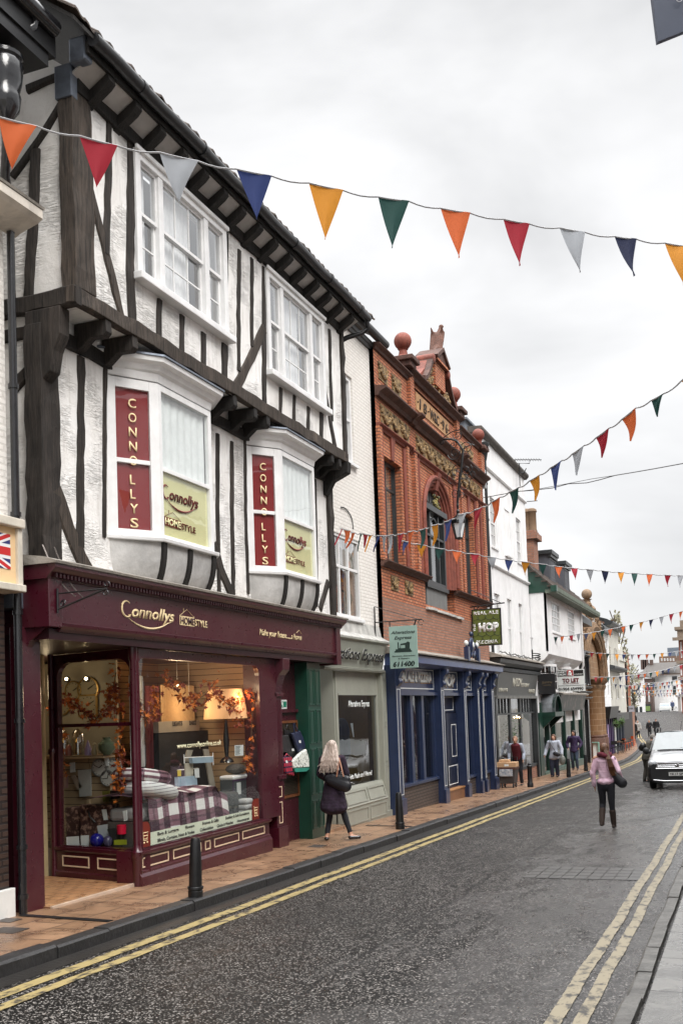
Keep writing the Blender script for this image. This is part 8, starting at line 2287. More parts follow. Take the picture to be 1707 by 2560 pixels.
# people --------------------------------------------------------------------
SKIN = mat('skin', (.50, .27, .18), .55, .06, 6)
def person(label, loc, h, face, P, group=None, vox=.018):
 """P: pose joints in metres for a 1.70 m figure + clothing"""
 s = h / 1.70
 M = Matrix.Rotation(face, 3, 'Z')
 root = thing('person', label, 'person', loc, group)
 lean = P.get('lean', 0.0)
 LM = Matrix.Rotation(-lean, 3, 'X')
 tw = P.get('tilt', 0.0)
 def W(v, up=True):
  v = V(v)
  if up and lean: v = V((0, 0, .92)) + LM @ (v - V((0, 0, .92)))
  return V(loc) + M @ (v * s)
 J = dict(kl=(-.09, .03, .49), kr=(.09, .03, .49), al=(-.09, 0, .09), ar=(.09, 0, .09), el=(-.25, -.02, 1.14), er=(.25, -.02, 1.14), wl=(-.27, .06, .90), wr=(.27, .06, .90), hd=(0, .02, 1.585), tol=(0, .13, -.05), tor=(0, .13, -.05))
 J.update(P.get('j', {}))
 side = M @ V((1, 0, 0))
 hl, hr = (-.09, 0, .90), (.09, 0, .90)
 sh = P.get('sh', .175)
 SL, SR = (-sh, 0, 1.39), (sh, 0, 1.39)
 # body: one continuous surface with head, hands and feet
 b = B()
 b.cap(W((0, 0, .95)), W((0, 0, 1.14)), .135 * s, .12 * s, 14, .72, side); b.cap(W((0, 0, 1.12)), W((0, .0, 1.32)), .12 * s, .14 * s, 14, .68, side)
 b.cap(W(SL), W(SR), .055 * s, .055 * s, 10, .9)
 b.cap(W((0, 0, 1.38)), W((0, .01, 1.50)), .055 * s, .05 * s, 10)
 hd = V(J['hd'])
 HM = M @ LM @ Matrix.Rotation(P.get('hturn', 0), 3, 'Z') @ Matrix.Rotation(-P.get('hnod', 0), 3, 'X')
 H0 = W(hd)
 b.ball(H0, .102 * s, (.76, .92, 1.05), 14, 12, HM)
 b.ball(H0 + HM @ V((0, .035, -.06)) * s, .06 * s, (.85, .9, .95), 12, 8, HM)
 b.cap(H0 + HM @ V((0, .09, .015)) * s, H0 + HM @ V((0, .112, -.02)) * s, .010 * s, .015 * s, 8)
 for q in (-1, 1): b.ball(H0 + HM @ V((q * .077, 0, -.005)) * s, .024 * s, (.4, .8, 1.2), 8, 6, HM)
 for hh, kk, aa in ((hl, J['kl'], J['al']), (hr, J['kr'], J['ar'])):
  b.cap(W(hh, 0), W(kk, 0), .082 * s, .055 * s); b.cap(W(kk, 0), W(aa, 0), .052 * s, .036 * s)
 for aa, to in ((J['al'], J['tol']), (J['ar'], J['tor'])):
  b.cap(W(aa, 0) + M @ V((0, -.02, -.03)) * s, W(V(aa) + V(to), 0) + V((0, 0, .0)), .036 * s, .028 * s)
 for S_, e, w_ in ((SL, J['el'], J['wl']), (SR, J['er'], J['wr'])):
  b.cap(W(S_), W(e), .045 * s, .036 * s); b.cap(W(e), W(w_), .036 * s, .026 * s)
  d = (W(w_) - W(e)).normalized(); wv = W(w_)
  fwd = M @ V((0, 1, 0)); fwd = (fwd - d * fwd.dot(d)).normalized(); sd = d.cross(fwd)
  b.cap(wv, wv + d * .07 * s, .028 * s, .034 * s, 10, .5, fwd)
  for k, (o_, ln_) in enumerate(((-.030, .062), (-.010, .075), (.010, .072), (.028, .058))):
   p0 = wv + d * .075 * s + fwd * o_ * s; p1 = p0 + (d * .6 * ln_ + sd * .004) * s; p2 = p1 + (d * .35 * ln_ - sd * .018 * (1 if S_ is SL else -1)) * s
   b.cap(p0, p1, .0095 * s, .0085 * s, 6); b.cap(p1, p2, .0085 * s, .007 * s, 6)
  p0 = wv + d * .02 * s + fwd * .025 * s; b.cap(p0, p0 + (fwd * .035 + d * .04) * s, .012 * s, .008 * s, 6)
 b.obj('body', P.get('skin', SKIN), root, remesh=.009 if vox < .015 else vox * .75)
 b = B()
 for q in (-1, 1): b.ball(H0 + HM @ V((q * .032, .083, .018)) * s, .010 * s, (1.2, .6, .7), 8, 6, HM)
 b.obj('eyes', BKL, root)
 b = B(); b.ball(H0 + HM @ V((0, .088, -.058)) * s, .018 * s, (1.3, .4, .35), 8, 6, HM); b.obj('mouth', mat('lips', (.30, .09, .08), .5), root)
 # trousers / leggings
 tr = P.get('legs')
 if tr:
  m_, ex, z_end = tr
  b = B(); b.cap(W((0, 0, .90), 0), W((0, 0, 1.0)), (.145 + ex) * s, (.13 + ex * .5) * s, 14, .75, side)
  for hh, kk, aa in ((hl, J['kl'], J['al']), (hr, J['kr'], J['ar'])):
   A, K, H_ = W(aa, 0), W(kk, 0), W(hh, 0)
   A = A + (K - A) * z_end
   b.cap(H_, K, (.088 + ex) * s, (.060 + ex) * s); b.cap(K, A, (.059 + ex) * s, (.044 + ex * 1.3) * s)
  b.obj('trousers', m_, root, remesh=vox, fold=.007 * s)
 # shoes / boots
 sm_, bh = P.get('shoes', (BLK, .0))
 for nm, kk, aa, to in (('shoe', J['kl'], J['al'], J['tol']), ('shoe', J['kr'], J['ar'], J['tor'])):
  b = B(); A = W(aa, 0); T = W(V(aa) + V(to), 0)
  b.cap(A + M @ V((0, -.03, -.045)) * s, T + V((0, 0, .0)), .042 * s, .034 * s, 10, .9)
  if bh: b.cap(A, A.lerp(W(kk, 0), bh), .052 * s, .068 * s)
  b.obj('boot' if bh else nm, sm_, root, remesh=vox * .8)
 # upper garment
 g = P['top']
 b = B(); ex = g.get('ex', .02)
 hem = g.get('hem', .86); hw = g.get('hw', .17)
 zs = [hem + .05 * k for k in range(int((1.40 - hem) / .05) + 1)]
 for z in zs:
  if z < 1.0: t_ = (1.0 - z) / max(1.0 - hem, .01); r = (.145 + ex) * (1 - t_) + hw * t_
  elif z < 1.15: r = .130 + ex
  else: r = .135 + ex + (z - 1.15) * .10
  c_ = W((0, 0, z), z > .92)
  b.ball(c_, r * s, (1, g.get('depth', .72), .5), 18, 8, M)
 b.cap(W(SL), W(SR), (.062 + ex * .6) * s, (.062 + ex * .6) * s, 12, .95)
 if g.get('sleeves', 1):
  for S_, e, w_ in ((SL, J['el'], J['wl']), (SR, J['er'], J['wr'])):
   b.cap(W(S_), W(e), (.056 + ex) * s, (.046 + ex) * s); b.cap(W(e), W(w_), (.046 + ex) * s, (.034 + ex * .9) * s)
 b.obj(g.get('name', 'coat'), g['m'], root, remesh=vox, fold=.009 * s)
 for e_ in P.get('extra', ()):
  b = B(); e_['f'](b, W, s, M, HM, H0); b.obj(e_['n'], e_['m'], root, remesh=e_.get('vox', vox))
 # hair
 hr_ = P.get('hair')
 if hr_:
  m_, st_ = hr_
  b = B(); b.ball(H0 + HM @ V((0, -.016, .024)) * s, .112 * s, (.80, .88, 1.0), 14, 12, HM)
  if st_ == 'long':
   for q in range(-3, 4):
    b.cap(H0 + HM @ V((q * .026, -.055, .02)) * s, W((q * .045, -.13, 1.36)), .04 * s, .036 * s); b.cap(W((q * .045, -.13, 1.36)), W((q * .042 + random.uniform(-.01, .01), -.13, 1.30 - .02 * (q % 2))), .036 * s, .012 * s)
  if st_ == 'pony':
   b.cap(H0 + HM @ V((.03, -.08, .0)) * s, W((.11, -.13, 1.40)), .03 * s, .026 * s); b.cap(W((.11, -.13, 1.40)), W((.15, -.13, 1.24)), .026 * s, .02 * s); b.cap(W((.15, -.13, 1.24)), W((.17, -.12, 1.12)), .02 * s, .006 * s)
  if st_ == 'bob':
   for q in (-1, 1): b.cap(H0 + HM @ V((q * .07, -.02, .03)) * s, H0 + HM @ V((q * .08, -.02, -.09)) * s, .045 * s, .03 * s)
   b.cap(H0 + HM @ V((0, -.07, .03)) * s, H0 + HM @ V((0, -.09, -.09)) * s, .07 * s, .04 * s)
  b.obj('hair', m_, root, remesh=vox * .8)
  if st_ in ('long', 'pony'):
   b = B()
   for k in range(230):
    if st_ == 'long':
     a0 = random.uniform(-1.5, 1.5); q0 = H0 + HM @ V((math.sin(a0) * .085, -.02 - math.cos(a0) * .085, random.uniform(-.02, .09))) * s
     q1 = W((math.sin(a0) * .13 + random.gauss(0, .012), -.10 - .07 * math.cos(a0), 1.38)); q2 = W((math.sin(a0) * .13 + random.gauss(0, .03), -.15 - random.uniform(0, .05), random.uniform(1.16, 1.30)))
     b.tube([H0 + HM @ V((0, -.02, .125)) * s, q0, q1, q2], .004 * s, 3)
    else:
     q0 = H0 + HM @ V((.03 + random.gauss(0, .02), -.09, random.gauss(0, .02))) * s; g_ = random.gauss(0, .016)
     b.tube([q0, W((.11 + g_, -.16, 1.40)), W((.15 + g_ * 1.4, -.165, 1.24)), W((.175 + g_ * 1.5, -.14, random.uniform(1.06, 1.16)))], .004 * s, 3)
   b.obj('hair_strands', m_, root)
 return root, W, M, s
HB = m_two('blonde_hair', (.30, .22, .17), (.66, .56, .50), 55, .35, .65, .5, (1, 1, .06), .01)
HBR = m_two('brown_hair', (.05, .022, .012), (.17, .075, .035), 40, .35, .65, .5, (1, 1, .12), .01)
HDK = mat('dark_hair', (.03, .02, .015), .6, .3, 20); HGR = mat('grey_hair', (.22, .20, .18), .7, .2, 20)
PURC = m_two('dark_plum_wool', (.016, .009, .018), (.034, .018, .040), 12, .4, .7, .95, bmp=.01)
LEG = mat('black_leggings', (.010, .011, .016), .85, .2)
PINK = m_two('pink_jersey', (.60, .38, .48), (.76, .55, .66), 5, .4, .65, .9, (1, 1, .6), .025)
SCF = mat('maroon_scarf', (.09, .010, .02), .95, .3, 10, .01, 20)
BOOT = mat('brown_suede', (.034, .020, .014), .8, .25, 8)
BLA = mat('black_bag_leather', (.013, .014, .018), .38, .2, 4)
# woman with blonde hair on the pavement
p = V((-6.80, 17.2, zroad(17.2) + .12))
r_, W_, M_, s_ = person('person with long blonde hair in a dark plum coat walking past the sage shop', p, 1.75, R(2), dict(
 j=dict(kl=(-.10, .10, .49), al=(-.13, -.02, .08), kr=(.12, .12, .50), ar=(.26, .10, .09), tor=(.13, .05, -.05), tol=(-.03, .12, -.055), el=(-.25, .02, 1.13), wl=(-.20, .22, 1.02), er=(.24, .04, 1.14), wr=(.19, .22, 1.02)),
 legs=(LEG, .0, .12), shoes=(BLG, 0), top=dict(m=PURC, hem=.56, hw=.25, ex=.012, depth=.78), hair=(HB, 'long')), vox=.012)
bagp = W_((.17, -.16, 1.0))
t = thing('handbag', 'large black handbag with brown straps on the back of the person with blonde hair', 'bag', bagp)
b = B(); b.cap(bagp + V((-.17, 0, .05)), bagp + V((.10, .02, -.06)), .10, .12, 12, .55, (0, 0, 1)); b.cap(bagp + V((-.12, 0, .09)), bagp + V((.13, .03, .05)), .07, .07, 12, .7, (0, 0, 1)); b.obj('bag_body', BLA, t, remesh=.014)
TAN = mat('tan_strap', (.30, .13, .07), .5)
b = B(); b.tube([bagp + V((-.02, -.06, .10)), bagp + V((.0, -.04, .26)), W_((.15, -.09, 1.38)), W_((.16, 0, 1.45))], .013, 6); b.tube([bagp + V((.10, -.04, .10)), bagp + V((.06, -.03, .26)), W_((.16, -.08, 1.38))], .013, 6); b.obj('strap', TAN, t, smooth=True)
# woman in pink walking up the road
p = onG(0, 1519, 2073);
def scarf(b, W, s, M, HM, H0):
 for k in range(16):
  a = k / 16 * 2 * PI; b.ball(W((.095 * math.cos(a), .095 * math.sin(a) - .01, 1.475 + .02 * math.sin(a * 2))), .066 * s, (1, 1, .8), 8, 6)
def shoulder_gap(b, W, s, M, HM, H0):
 b.cap(W((-.19, -.015, 1.415)), W((-.12, -.02, 1.445)), .045 * s, .04 * s)
r_, W_, M_, s_ = person('person in a pink jumper, maroon scarf and brown boots walking away up the road', p, 1.66, R(-4), dict(
 j=dict(kl=(-.10, .10, .50), al=(-.10, -.08, .15), kr=(.09, .03, .49), ar=(.10, .10, .09), el=(-.25, -.02, 1.12), wl=(-.24, .06, .88), er=(.26, -.03, 1.15), wr=(.27, .14, 1.02)),
 legs=(LEG, .004, .2), sh=.158, shoes=(BOOT, .66), top=dict(m=PINK, hem=.95, hw=.175, ex=.012, depth=.80, name='jumper'), hair=(HBR, 'pony'), extra=(dict(n='scarf', m=SCF, f=scarf), dict(n='bare_shoulder', m=SKIN, f=shoulder_gap))), vox=.013)
bp = W_((.34, -.04, .95))
t = thing('shoulder_bag', 'black slouchy shoulder bag hanging at the side of the person in pink', 'bag', bp)
b = B(); b.cap(bp + V((-.14, 0, .12)), bp + V((-.02, .02, -.03)), .07, .105, 14, .7, (1, 0, 0)); b.cap(bp + V((-.17, 0, .22)), bp + V((-.09, .02, .0)), .045, .08, 12, .6); b.obj('bag_body', BLA, t, remesh=.016)
b = B(); b.tube([bp + V((-.1, -.02, .2)), W_((.24, -.05, 1.15)), W_((.2, -.03, 1.42)), W_((.2, .08, 1.3)), bp + V((-.05, .08, .2))], .016, 6); b.obj('strap', BLA, t, smooth=True)
# porter with trolley
BURV = mat('burgundy_waistcoat', (.11, .010, .018), .9, .2); SHB = mat('pale_blue_shirt', (.38, .42, .50), .85, .1)
def vest(b, W, s, M, HM, H0):
 for k in range(12): b.ball(W((0, .006, .88 + k * .045)), (.168 + (.012 if k > 6 else 0)) * s, (1, .76, .5), 18, 8, M)
p = V((-6.98, 34.3, zroad(34.3) + .12))
person('person in a burgundy waistcoat and pale shirt leaning over a loaded trolley', p, 1.68, R(178), dict(lean=.36, hnod=-.35,
 j=dict(kl=(-.10, .06, .49), al=(-.10, -.06, .09), kr=(.10, .02, .49), ar=(.10, .12, .09), el=(-.25, .03, 1.12), wl=(-.24, .20, .96), er=(.25, .03, 1.12), wr=(.24, .20, .96)),
 legs=(LEG, .012, .05), shoes=(BLG, 0), top=dict(m=SHB, hem=.9, hw=.16, ex=.012, name='shirt'), hair=(mat('ginger_grey_hair', (.30, .17, .11), .7, .2, 20), 'short'), extra=(dict(n='waistcoat', m=BURV, f=vest),)), vox=.016)
t = thing('hand_trolley', 'dark wheeled hand trolley holding grey parcels on the pavement', 'trolley', (-7.0, 33.3, zroad(33.3) + .12))
z0 = zroad(33.3) + .12; c = V((-7.08, 33.25, z0)); DCR = mat('dark_crate', (.05, .045, .045), .6, .2)
b = B(); b.loft([[c + V((sx * .22, sy * .25, .14)) for sx, sy in ((-1, -1), (1, -1), (1, 1), (-1, 1))], [c + V((sx * .28, sy * .30, .58)) for sx, sy in ((-1, -1), (1, -1), (1, 1), (-1, 1))]]); b.obj('crate', DCR, t, bevel=.01)
b = B(); b.loft([[c + V((sx * .285, sy * .31, .58)) for sx, sy in ((-1, -1), (1, -1), (1, 1), (-1, 1))], [c + V((sx * .30, sy * .32, .66)) for sx, sy in ((-1, -1), (1, -1), (1, 1), (-1, 1))]]); b.obj('rim', mat('brown_rim', (.10, .05, .04), .6), t, bevel=.01)
for dx in (-.17, .19):
 for dy in (-.2, .2):
  b = B(); b.lathe([(.065, -.02), (.07, 0), (.065, .02)], c + V((dx, dy, .07)), 12, axis=(1, 0, 0)); b.obj('wheel', BLK, t, smooth=True)
b = B(); b.tube([c + V((-.2, .3, .6)), c + V((-.22, .45, .95)), c + V((.22, .45, .95)), c + V((.2, .3, .6))], .015, 6); b.obj('handle', BLK, t, smooth=True)
b = B(); b.box(c.x - .23, c.y - .335, z0 + .38, c.x + .20, c.y - .29, z0 + .60); tag(b.obj('parcel', m_two('grey_parcel', (.20, .24, .30), (.50, .50, .50), 12, .4, .6), bevel=.01, org=c + V((0, -.3, .4))), 'pale grey blue parcel at the front of the dark hand trolley', 'parcel')
CBD = mat('cardboard', (.50, .31, .17), .8, .12, 5)
b = B(); b.box(c.x - .31, c.y - .30, z0 + .665, c.x + .30, c.y + .22, z0 + .82); o = b.obj('cardboard_box', CBD, bevel=.008, org=c + V((0, 0, .67))); tag(o, 'wide flat cardboard box lying on top of the hand trolley', 'box')
b = B(); b.box(c.x - .06, c.y - .303, z0 + .70, c.x + .08, c.y - .3005, z0 + .76); b.obj('label', SW, o)
b = B(); b.box(c.x - .25, c.y - .20, z0 + .825, c.x + .05, c.y + .15, z0 + .90); o = b.obj('cardboard_box', CBD, bevel=.008, org=c + V((0, 0, .83))); tag(o, 'smaller cardboard box on top of the wide flat one', 'box')
# person in pale blue coat
PBC = mat('pale_blue_quilted', (.40, .43, .50), .7, .12, 10, .02, 25)
p = onG(0, 1387, 1943, .12)
r_, W_, M_, s_ = person('person with short brown hair in a pale blue padded coat walking on the pavement', p, 1.62, R(172), dict(sh=.19,
 j=dict(kl=(-.10, .04, .48), kr=(.09, .10, .49), ar=(.08, .08, .09), al=(-.10, -.04, .09), el=(-.31, .0, 1.12), wl=(-.34, .10, .92), er=(.31, .0, 1.12), wr=(.34, .12, .90)),
 legs=(mat('navy_trousers', (.016, .020, .04), .9, .2), .028, .02), shoes=(BLK, 0), top=dict(m=PBC, hem=.78, hw=.225, ex=.036, depth=.85), hair=(HBR, 'bob')), vox=.018)
bp = W_((-.16, .22, .93)); t = thing('crossbody_bag', 'small black bag on a diagonal strap across the pale blue coat', 'bag', bp)
b = B(); b.cap(bp + V((-.05, 0, .02)), bp + V((.06, 0, -.02)), .085, .09, 12, .5, (0, 0, 1)); b.obj('bag_body', BLA, t, remesh=.016)
b = B(); b.tube([bp, W_((-.08, .21, 1.10)), W_((.06, .19, 1.3)), W_((.15, .06, 1.47))], .012, 5); b.obj('strap', BLA, t)
bp = W_((-.37, .14, .68)); t = thing('carrier_bag', 'grey see-through carrier bag in the hand of the person in pale blue', 'bag', bp)
b = B(); b.ball(bp, .15, (.8, .6, 1.25), 14, 10); b.cap(bp + V((0, 0, .12)), bp + V((0, 0, .25)), .07, .02, 8); b.obj('bag_body', mat('grey_carrier', (.16, .17, .155), .35, .5, 14, .02, 20), t, remesh=.02)
# person in purple jacket
p = onG(0, 1437, 1927, .12)
person('person with dark hair in a purple jacket and jeans walking towards the camera', p, 1.74, R(180), dict(hturn=-.4,
 j=dict(kl=(-.10, .12, .50), al=(-.11, .02, .10), kr=(.09, .03, .49), ar=(.09, -.10, .10), el=(-.30, -.04, 1.14), wl=(-.22, .10, .98), er=(.30, -.04, 1.14), wr=(.24, .12, .98)),
 legs=(mat('blue_jeans', (.045, .065, .10), .9, .3), .012, .05), shoes=(BLK, 0), top=dict(m=mat('purple_jacket', (.035, .018, .065), .75, .2, 6), hem=.84, hw=.19, ex=.030, depth=.8, name='jacket'), hair=(HDK, 'bob')), vox=.018)
# man leaning to the car
SUI = mat('brown_grey_tweed', (.075, .068, .055), .9, .2, 20)
p = V((-3.20, 38.0, zroad(38)))
r_, W_, M_, s_ = person('person in a brown grey suit bending towards the side of the silver car', p, 1.74, R(-62), dict(lean=.42, hnod=-.3,
 j=dict(kl=(-.09, .02, .49), kr=(.09, .04, .49), al=(-.09, -.06, .09), ar=(.09, .02, .09), el=(-.24, .08, 1.14), wl=(-.16, .26, 1.06), er=(.24, .08, 1.14), wr=(.16, .26, 1.06)),
 legs=(SUI, .016, .03), shoes=(BLK, 0), top=dict(m=SUI, hem=.80, hw=.20, ex=.030, name='jacket'), hair=(HGR, 'short')), vox=.018)
bp = W_((-.06, -.19, 1.18)); t = thing('rucksack', 'round black bag on the back of the person bending to the car', 'bag', bp)
b = B(); b.ball(bp, .16, (.7, .9, .85), 14, 10); b.ball(bp + V((-.04, 0, -.06)), .12, n=12, m=8); b.obj('bag_body', BLK, t, remesh=.025)
# far figures
BC = mat('black_wool', (.012, .012, .014), .95, .3)
def far(label, x, y, h, face, top, legc, hairc, hem=.8, hw=.2, hs='short', **j):
 p = onG(11, x, y, .12 if x < 900 else 0)
 person(label, p, h, face, dict(j=j, legs=(legc, .012, .03), shoes=(BLK, 0), top=dict(m=top, hem=hem, hw=hw, ex=.035), hair=(hairc, hs)), vox=.03)
far('person in a black jacket on the far road, left of the two standing together', 1020, 1140, 1.74, R(170), BC, BC, HGR, .70, .2, kl=(-.11, .05, .49), al=(-.14, .04, .09), el=(-.28, .02, 1.16), wl=(-.12, .16, 1.12))
far('person in a long black coat on the far road, right of the two standing together', 1118, 1135, 1.82, R(185), BC, BC, HDK, .58, .24, al=(-.12, -.08, .09), ar=(.10, .1, .09))
far('person in a dark knee length coat and pale hat, nearest of the far pavement group', 792, 1183, 1.74, R(178), BC, LEG, mat('pale_hat', (.5, .46, .42), .9), .50, .22)
far('person in a pale grey jacket on the far pavement', 852, 1150, 1.72, R(175), mat('pale_grey_coat', (.34, .33, .31), .9, .15), BC, HGR, .75, .2, al=(-.13, .05, .09), ar=(.12, -.05, .09))
far('person in dark clothes walking furthest up the pavement', 795, 1000, 1.74, R(180), BC, BC, HDK, .8, .2)
# silver car ------------------------------------------------------------------
m, t_, b_, o_ = newmat('silver_car_paint'); b_.inputs['Base Color'].default_value = (.62, .63, .64, 1); b_.inputs['Metallic'].default_value = .35; b_.inputs['Roughness'].default_value = .32; b_.inputs['Coat Weight'].default_value = 1.0; b_.inputs['Coat Roughness'].default_value = .05
SIL = m
BPL = mat('black_bumper_plastic', (.016, .016, .017), .5, .15, 6)
CHR = mat('chrome', (.75, .75, .76), .12, .03, metal=1.0)
CGL = m_glass('car_glass', (.10, .12, .12), 1.55, 1.6)
TYR = mat('tyre_rubber', (.012, .012, .012), .85, .2)
cy, cx = 33.8, -1.93
cz = zroad(cy)
slope = math.atan(.022)
car = thing('parked_car', 'silver van-bodied car with black bumper facing down the street at the right edge', 'car', (cx, cy + 2.2, cz))
def C(x, y, z): return V((cx + x, cy + y, cz + z - y * .022))
sec = [(0.00, [(.60, .24), (.76, .30), (.80, .50), (.80, .66), (.74, .80), (.60, .86), (0, .88)]),
       (0.10, [(.74, .20), (.86, .28), (.88, .50), (.88, .70), (.83, .86), (.70, .93), (0, .97)]),
       (0.40, [(.84, .20), (.90, .30), (.92, .52), (.92, .76), (.88, .92), (.76, 1.00), (0, 1.06)]),
       (0.80, [(.86, .20), (.91, .30), (.93, .55), (.93, .82), (.89, .98), (.78, 1.07), (0, 1.13)]),
       (1.10, [(.87, .20), (.91, .30), (.93, .55), (.93, .85), (.90, 1.02), (.80, 1.12), (0, 1.19)]),
       (1.45, [(.87, .20), (.91, .30), (.93, .55), (.93, .88), (.90, 1.08), (.79, 1.42), (0, 1.50)]),
       (1.85, [(.87, .20), (.91, .30), (.93, .55), (.93, .90), (.90, 1.12), (.74, 1.70), (0, 1.79)]),
       (2.40, [(.87, .20), (.91, .30), (.93, .55), (.93, .90), (.90, 1.12), (.73, 1.74), (0, 1.84)]),
       (3.60, [(.87, .20), (.91, .30), (.93, .55), (.93, .90), (.90, 1.12), (.74, 1.74), (0, 1.84)]),
       (4.30, [(.84, .24), (.89, .34), (.91, .55), (.91, .90), (.88, 1.10), (.74, 1.68), (0, 1.78)]),
       (4.38, [(.70, .30), (.80, .40), (.82, .55), (.82, .90), (.80, 1.10), (.66, 1.60), (0, 1.70)])]
b = B(); rings = []
for y, pr in sec: rings.append([C(x, y, z) for x, z in pr] + [C(-x, y, z) for x, z in pr[-2::-1]])
b.loft(rings); b.obj('body_shell', SIL, car, sub=2)
b = B(); rings = []
for y, sc_, zz in ((-.06, .90, .0), (.04, .985, 0), (.30, 1.012, 0), (.42, 1.012, 0)):
 pr = [(.70, .20), (.86, .27), (.90, .45), (.90, .66), (.80, .79)]
 rings.append([C(x * sc_, y, z) for x, z in pr] + [C(-x * sc_, y, z) for x, z in pr[::-1]])
b.loft(rings); b.obj('bumper', BPL, car, bevel=.02)
b = B(); b.poly([C(-.62, -.07, .66), C(.62, -.07, .66), C(.56, -.06, .80), C(-.56, -.06, .80)], (0, .12, 0)); b.obj('grille', BPL, car)
b = B(); b.tube([C(-.64, -.08, .65), C(.64, -.08, .65), C(.58, -.07, .81), C(-.58, -.07, .81), C(-.64, -.08, .65)], .014, 6)
for z in (.70, .75): b.tube([C(-.58, -.08, z), C(.58, -.08, z)], .007, 5)
b.obj('grille_trim', CHR, car, smooth=True)
b = B(); b.tube([C(-.05, -.09, .70), C(-.02, -.095, .76), C(.04, -.095, .78), C(.0, -.095, .73), C(.05, -.095, .69)], .013, 5); b.tube([C(-.06, -.09, .77), C(-.01, -.095, .74)], .012, 5); b.tube([C(.0, -.095, .76), C(.01, -.095, .80)], .014, 5); b.obj('emblem', CHR, car, smooth=True)
b = B(); b.tube([C(-.72, -.06, .30), C(-.4, -.085, .27), (C(.4, -.085, .27)), C(.72, -.06, .30)], .012, 6); b.obj('lower_trim', CHR, car, smooth=True)
b = B(); b.box(cx - .26, cy - .10, cz + .42, cx + .26, cy - .075, cz + .535); pl = b.obj('number_plate', mat('plate_white', (.72, .72, .70), .4, .03), car)
text('YK17 SPM', (cx - .235, cy - .102, cz + .44), (cx + .235, cy - .102, cz + .44), .078, BKL, pl, ext=.001, off=.02)
for s in (-1, 1):
 b = B(); b.ball(C(s * .74, .10, .80), .17, (.85, .9, .72), 16, 10); b.obj('headlight', mat('headlight_lens', (.50, .52, .54), .08, .25, 14, .01, 30, spec=.8), car, smooth=True)
 b = B(); b.lathe([(.075, -.02), (.085, 0), (.075, .015)], C(s * .72, .02, .40), 14, axis=(0, -1, 0)); b.tube([C(s * .60, -.02, .50), C(s * .84, .06, .50), C(s * .85, .08, .34)], .014, 5); b.obj('fog_light', CHR, car, smooth=True)
 for y in (.78, 3.55):
  b = B(); q = C(s * .80, y, .31); b.lathe([(.23, -.10), (.31, -.09), (.325, -.05), (.325, .05), (.31, .09), (.23, .10)], q, 24, axis=(s, 0, 0)); w_ = b.obj('wheel', TYR, car, smooth=True)
  b = B(); b.lathe([(.22, .06), (.21, .095), (.06, .085), (.05, .10)], q, 20, axis=(s, 0, 0)); b.obj('rim', mat('alloy', (.4, .4, .42), .3, .1, metal=.8), w_, smooth=True)
 b = B(); b.ball(C(s * 1.03, 1.48, 1.16), .12, (.9, .55, .95), 12, 8); b.box(C(s * .90, 1.5, 0).x - .06, cy + 1.46, cz + 1.05, C(s * .90, 1.5, 0).x + .06, cy + 1.52, cz + 1.12); b.obj('wing_mirror', BPL, car, smooth=True)
 b = B(); b.tube([C(s * .72, 1.95, 1.74), C(s * .72, 2.05, 1.86), C(s * .70, 2.3, 1.90), C(s * .70, 3.7, 1.90), C(s * .72, 3.95, 1.76)], .02, 6); b.obj('roof_rail', BPL, car, smooth=True)
 b = B(); b.poly([C(s * .925, 1.55, 1.13), C(s * .925, 3.9, 1.15), C(s * .80, 3.8, 1.62), C(s * .80, 2.05, 1.62)], (s * .012, 0, 0)); b.obj('side_window', CGL, car)
b = B(); ws = [C(-.80, 1.10, 1.165), C(-.4, 1.04, 1.185), C(.4, 1.04, 1.185), C(.80, 1.10, 1.165), C(.69, 1.75, 1.70), C(.35, 1.74, 1.755), C(-.35, 1.74, 1.755), C(-.69, 1.75, 1.70)]
b.poly([p + V((0, -.075, .035)) for p in ws], (0, .03, .0)); b.obj('windscreen', mat('windscreen_glass', (.16, .185, .19), .06, .08, 2, spec=1.0), car)
b = B(); b.tube([C(.05, 1.9, 1.80), C(.05, 1.92, 1.84), C(.08, 2.15, 2.10)], .008, 5); b.obj('roof_aerial', BLK, car)
b = B(); b.tube([C(-.55, 1.02, 1.20), C(.2, 1.08, 1.27)], .012, 5); b.obj('wiper', BLK, car)
# far white van, cyclist -----------------------------------------------------
p = onG(14, 1280, 1700)
van = thing('white_van', 'white van with blue bonnet shadow line coming over the hill', 'van', p)
tag(van, 'white van coming over the hill in front of the white gabled house')
a, c = onY(14, 1195, 1705, p.y), onY(14, 1368, 1570, p.y)
wv, hv = c.x - a.x, c.z - a.z
b = B(); x0 = a.x; yv = p.y; zv = a.z
b.loft([[V((x0 + fx * wv, yv + fy, zv + fz * hv)) for fx, fz in ((.02, .08), (.98, .08), (1.0, .45), (.97, .55), (.03, .55), (0, .45))] for fy in (0, .5)]); b.obj('bonnet', SW, van, bevel=.05)
b = B(); b.loft([[V((x0 + fx * wv, yv + fy, zv + fz * hv)) for fx, fz in ((.0, .1), (1.0, .1), (1.0, .6), (.92, .98 if fy > .9 else .6), (.08, .98 if fy > .9 else .6), (0, .6))] for fy in (.5, 1.2, 4.8)]); b.obj('body', SW, van, bevel=.05)
b = B(); b.poly([V((x0 + .08 * wv, yv + .48, zv + .60 * hv)), V((x0 + .92 * wv, yv + .48, zv + .60 * hv)), V((x0 + .88 * wv, yv + .95, zv + .90 * hv)), V((x0 + .12 * wv, yv + .95, zv + .90 * hv))], (0, .05, 0)); b.obj('windscreen', mat('van_glass', (.25, .29, .33), .1), van)
b = B(); b.box(x0 + .05 * wv, yv - .03, zv + .12 * hv, x0 + .95 * wv, yv + .02, zv + .22 * hv); b.obj('bumper', mat('van_grey', (.3, .31, .33), .5), van)
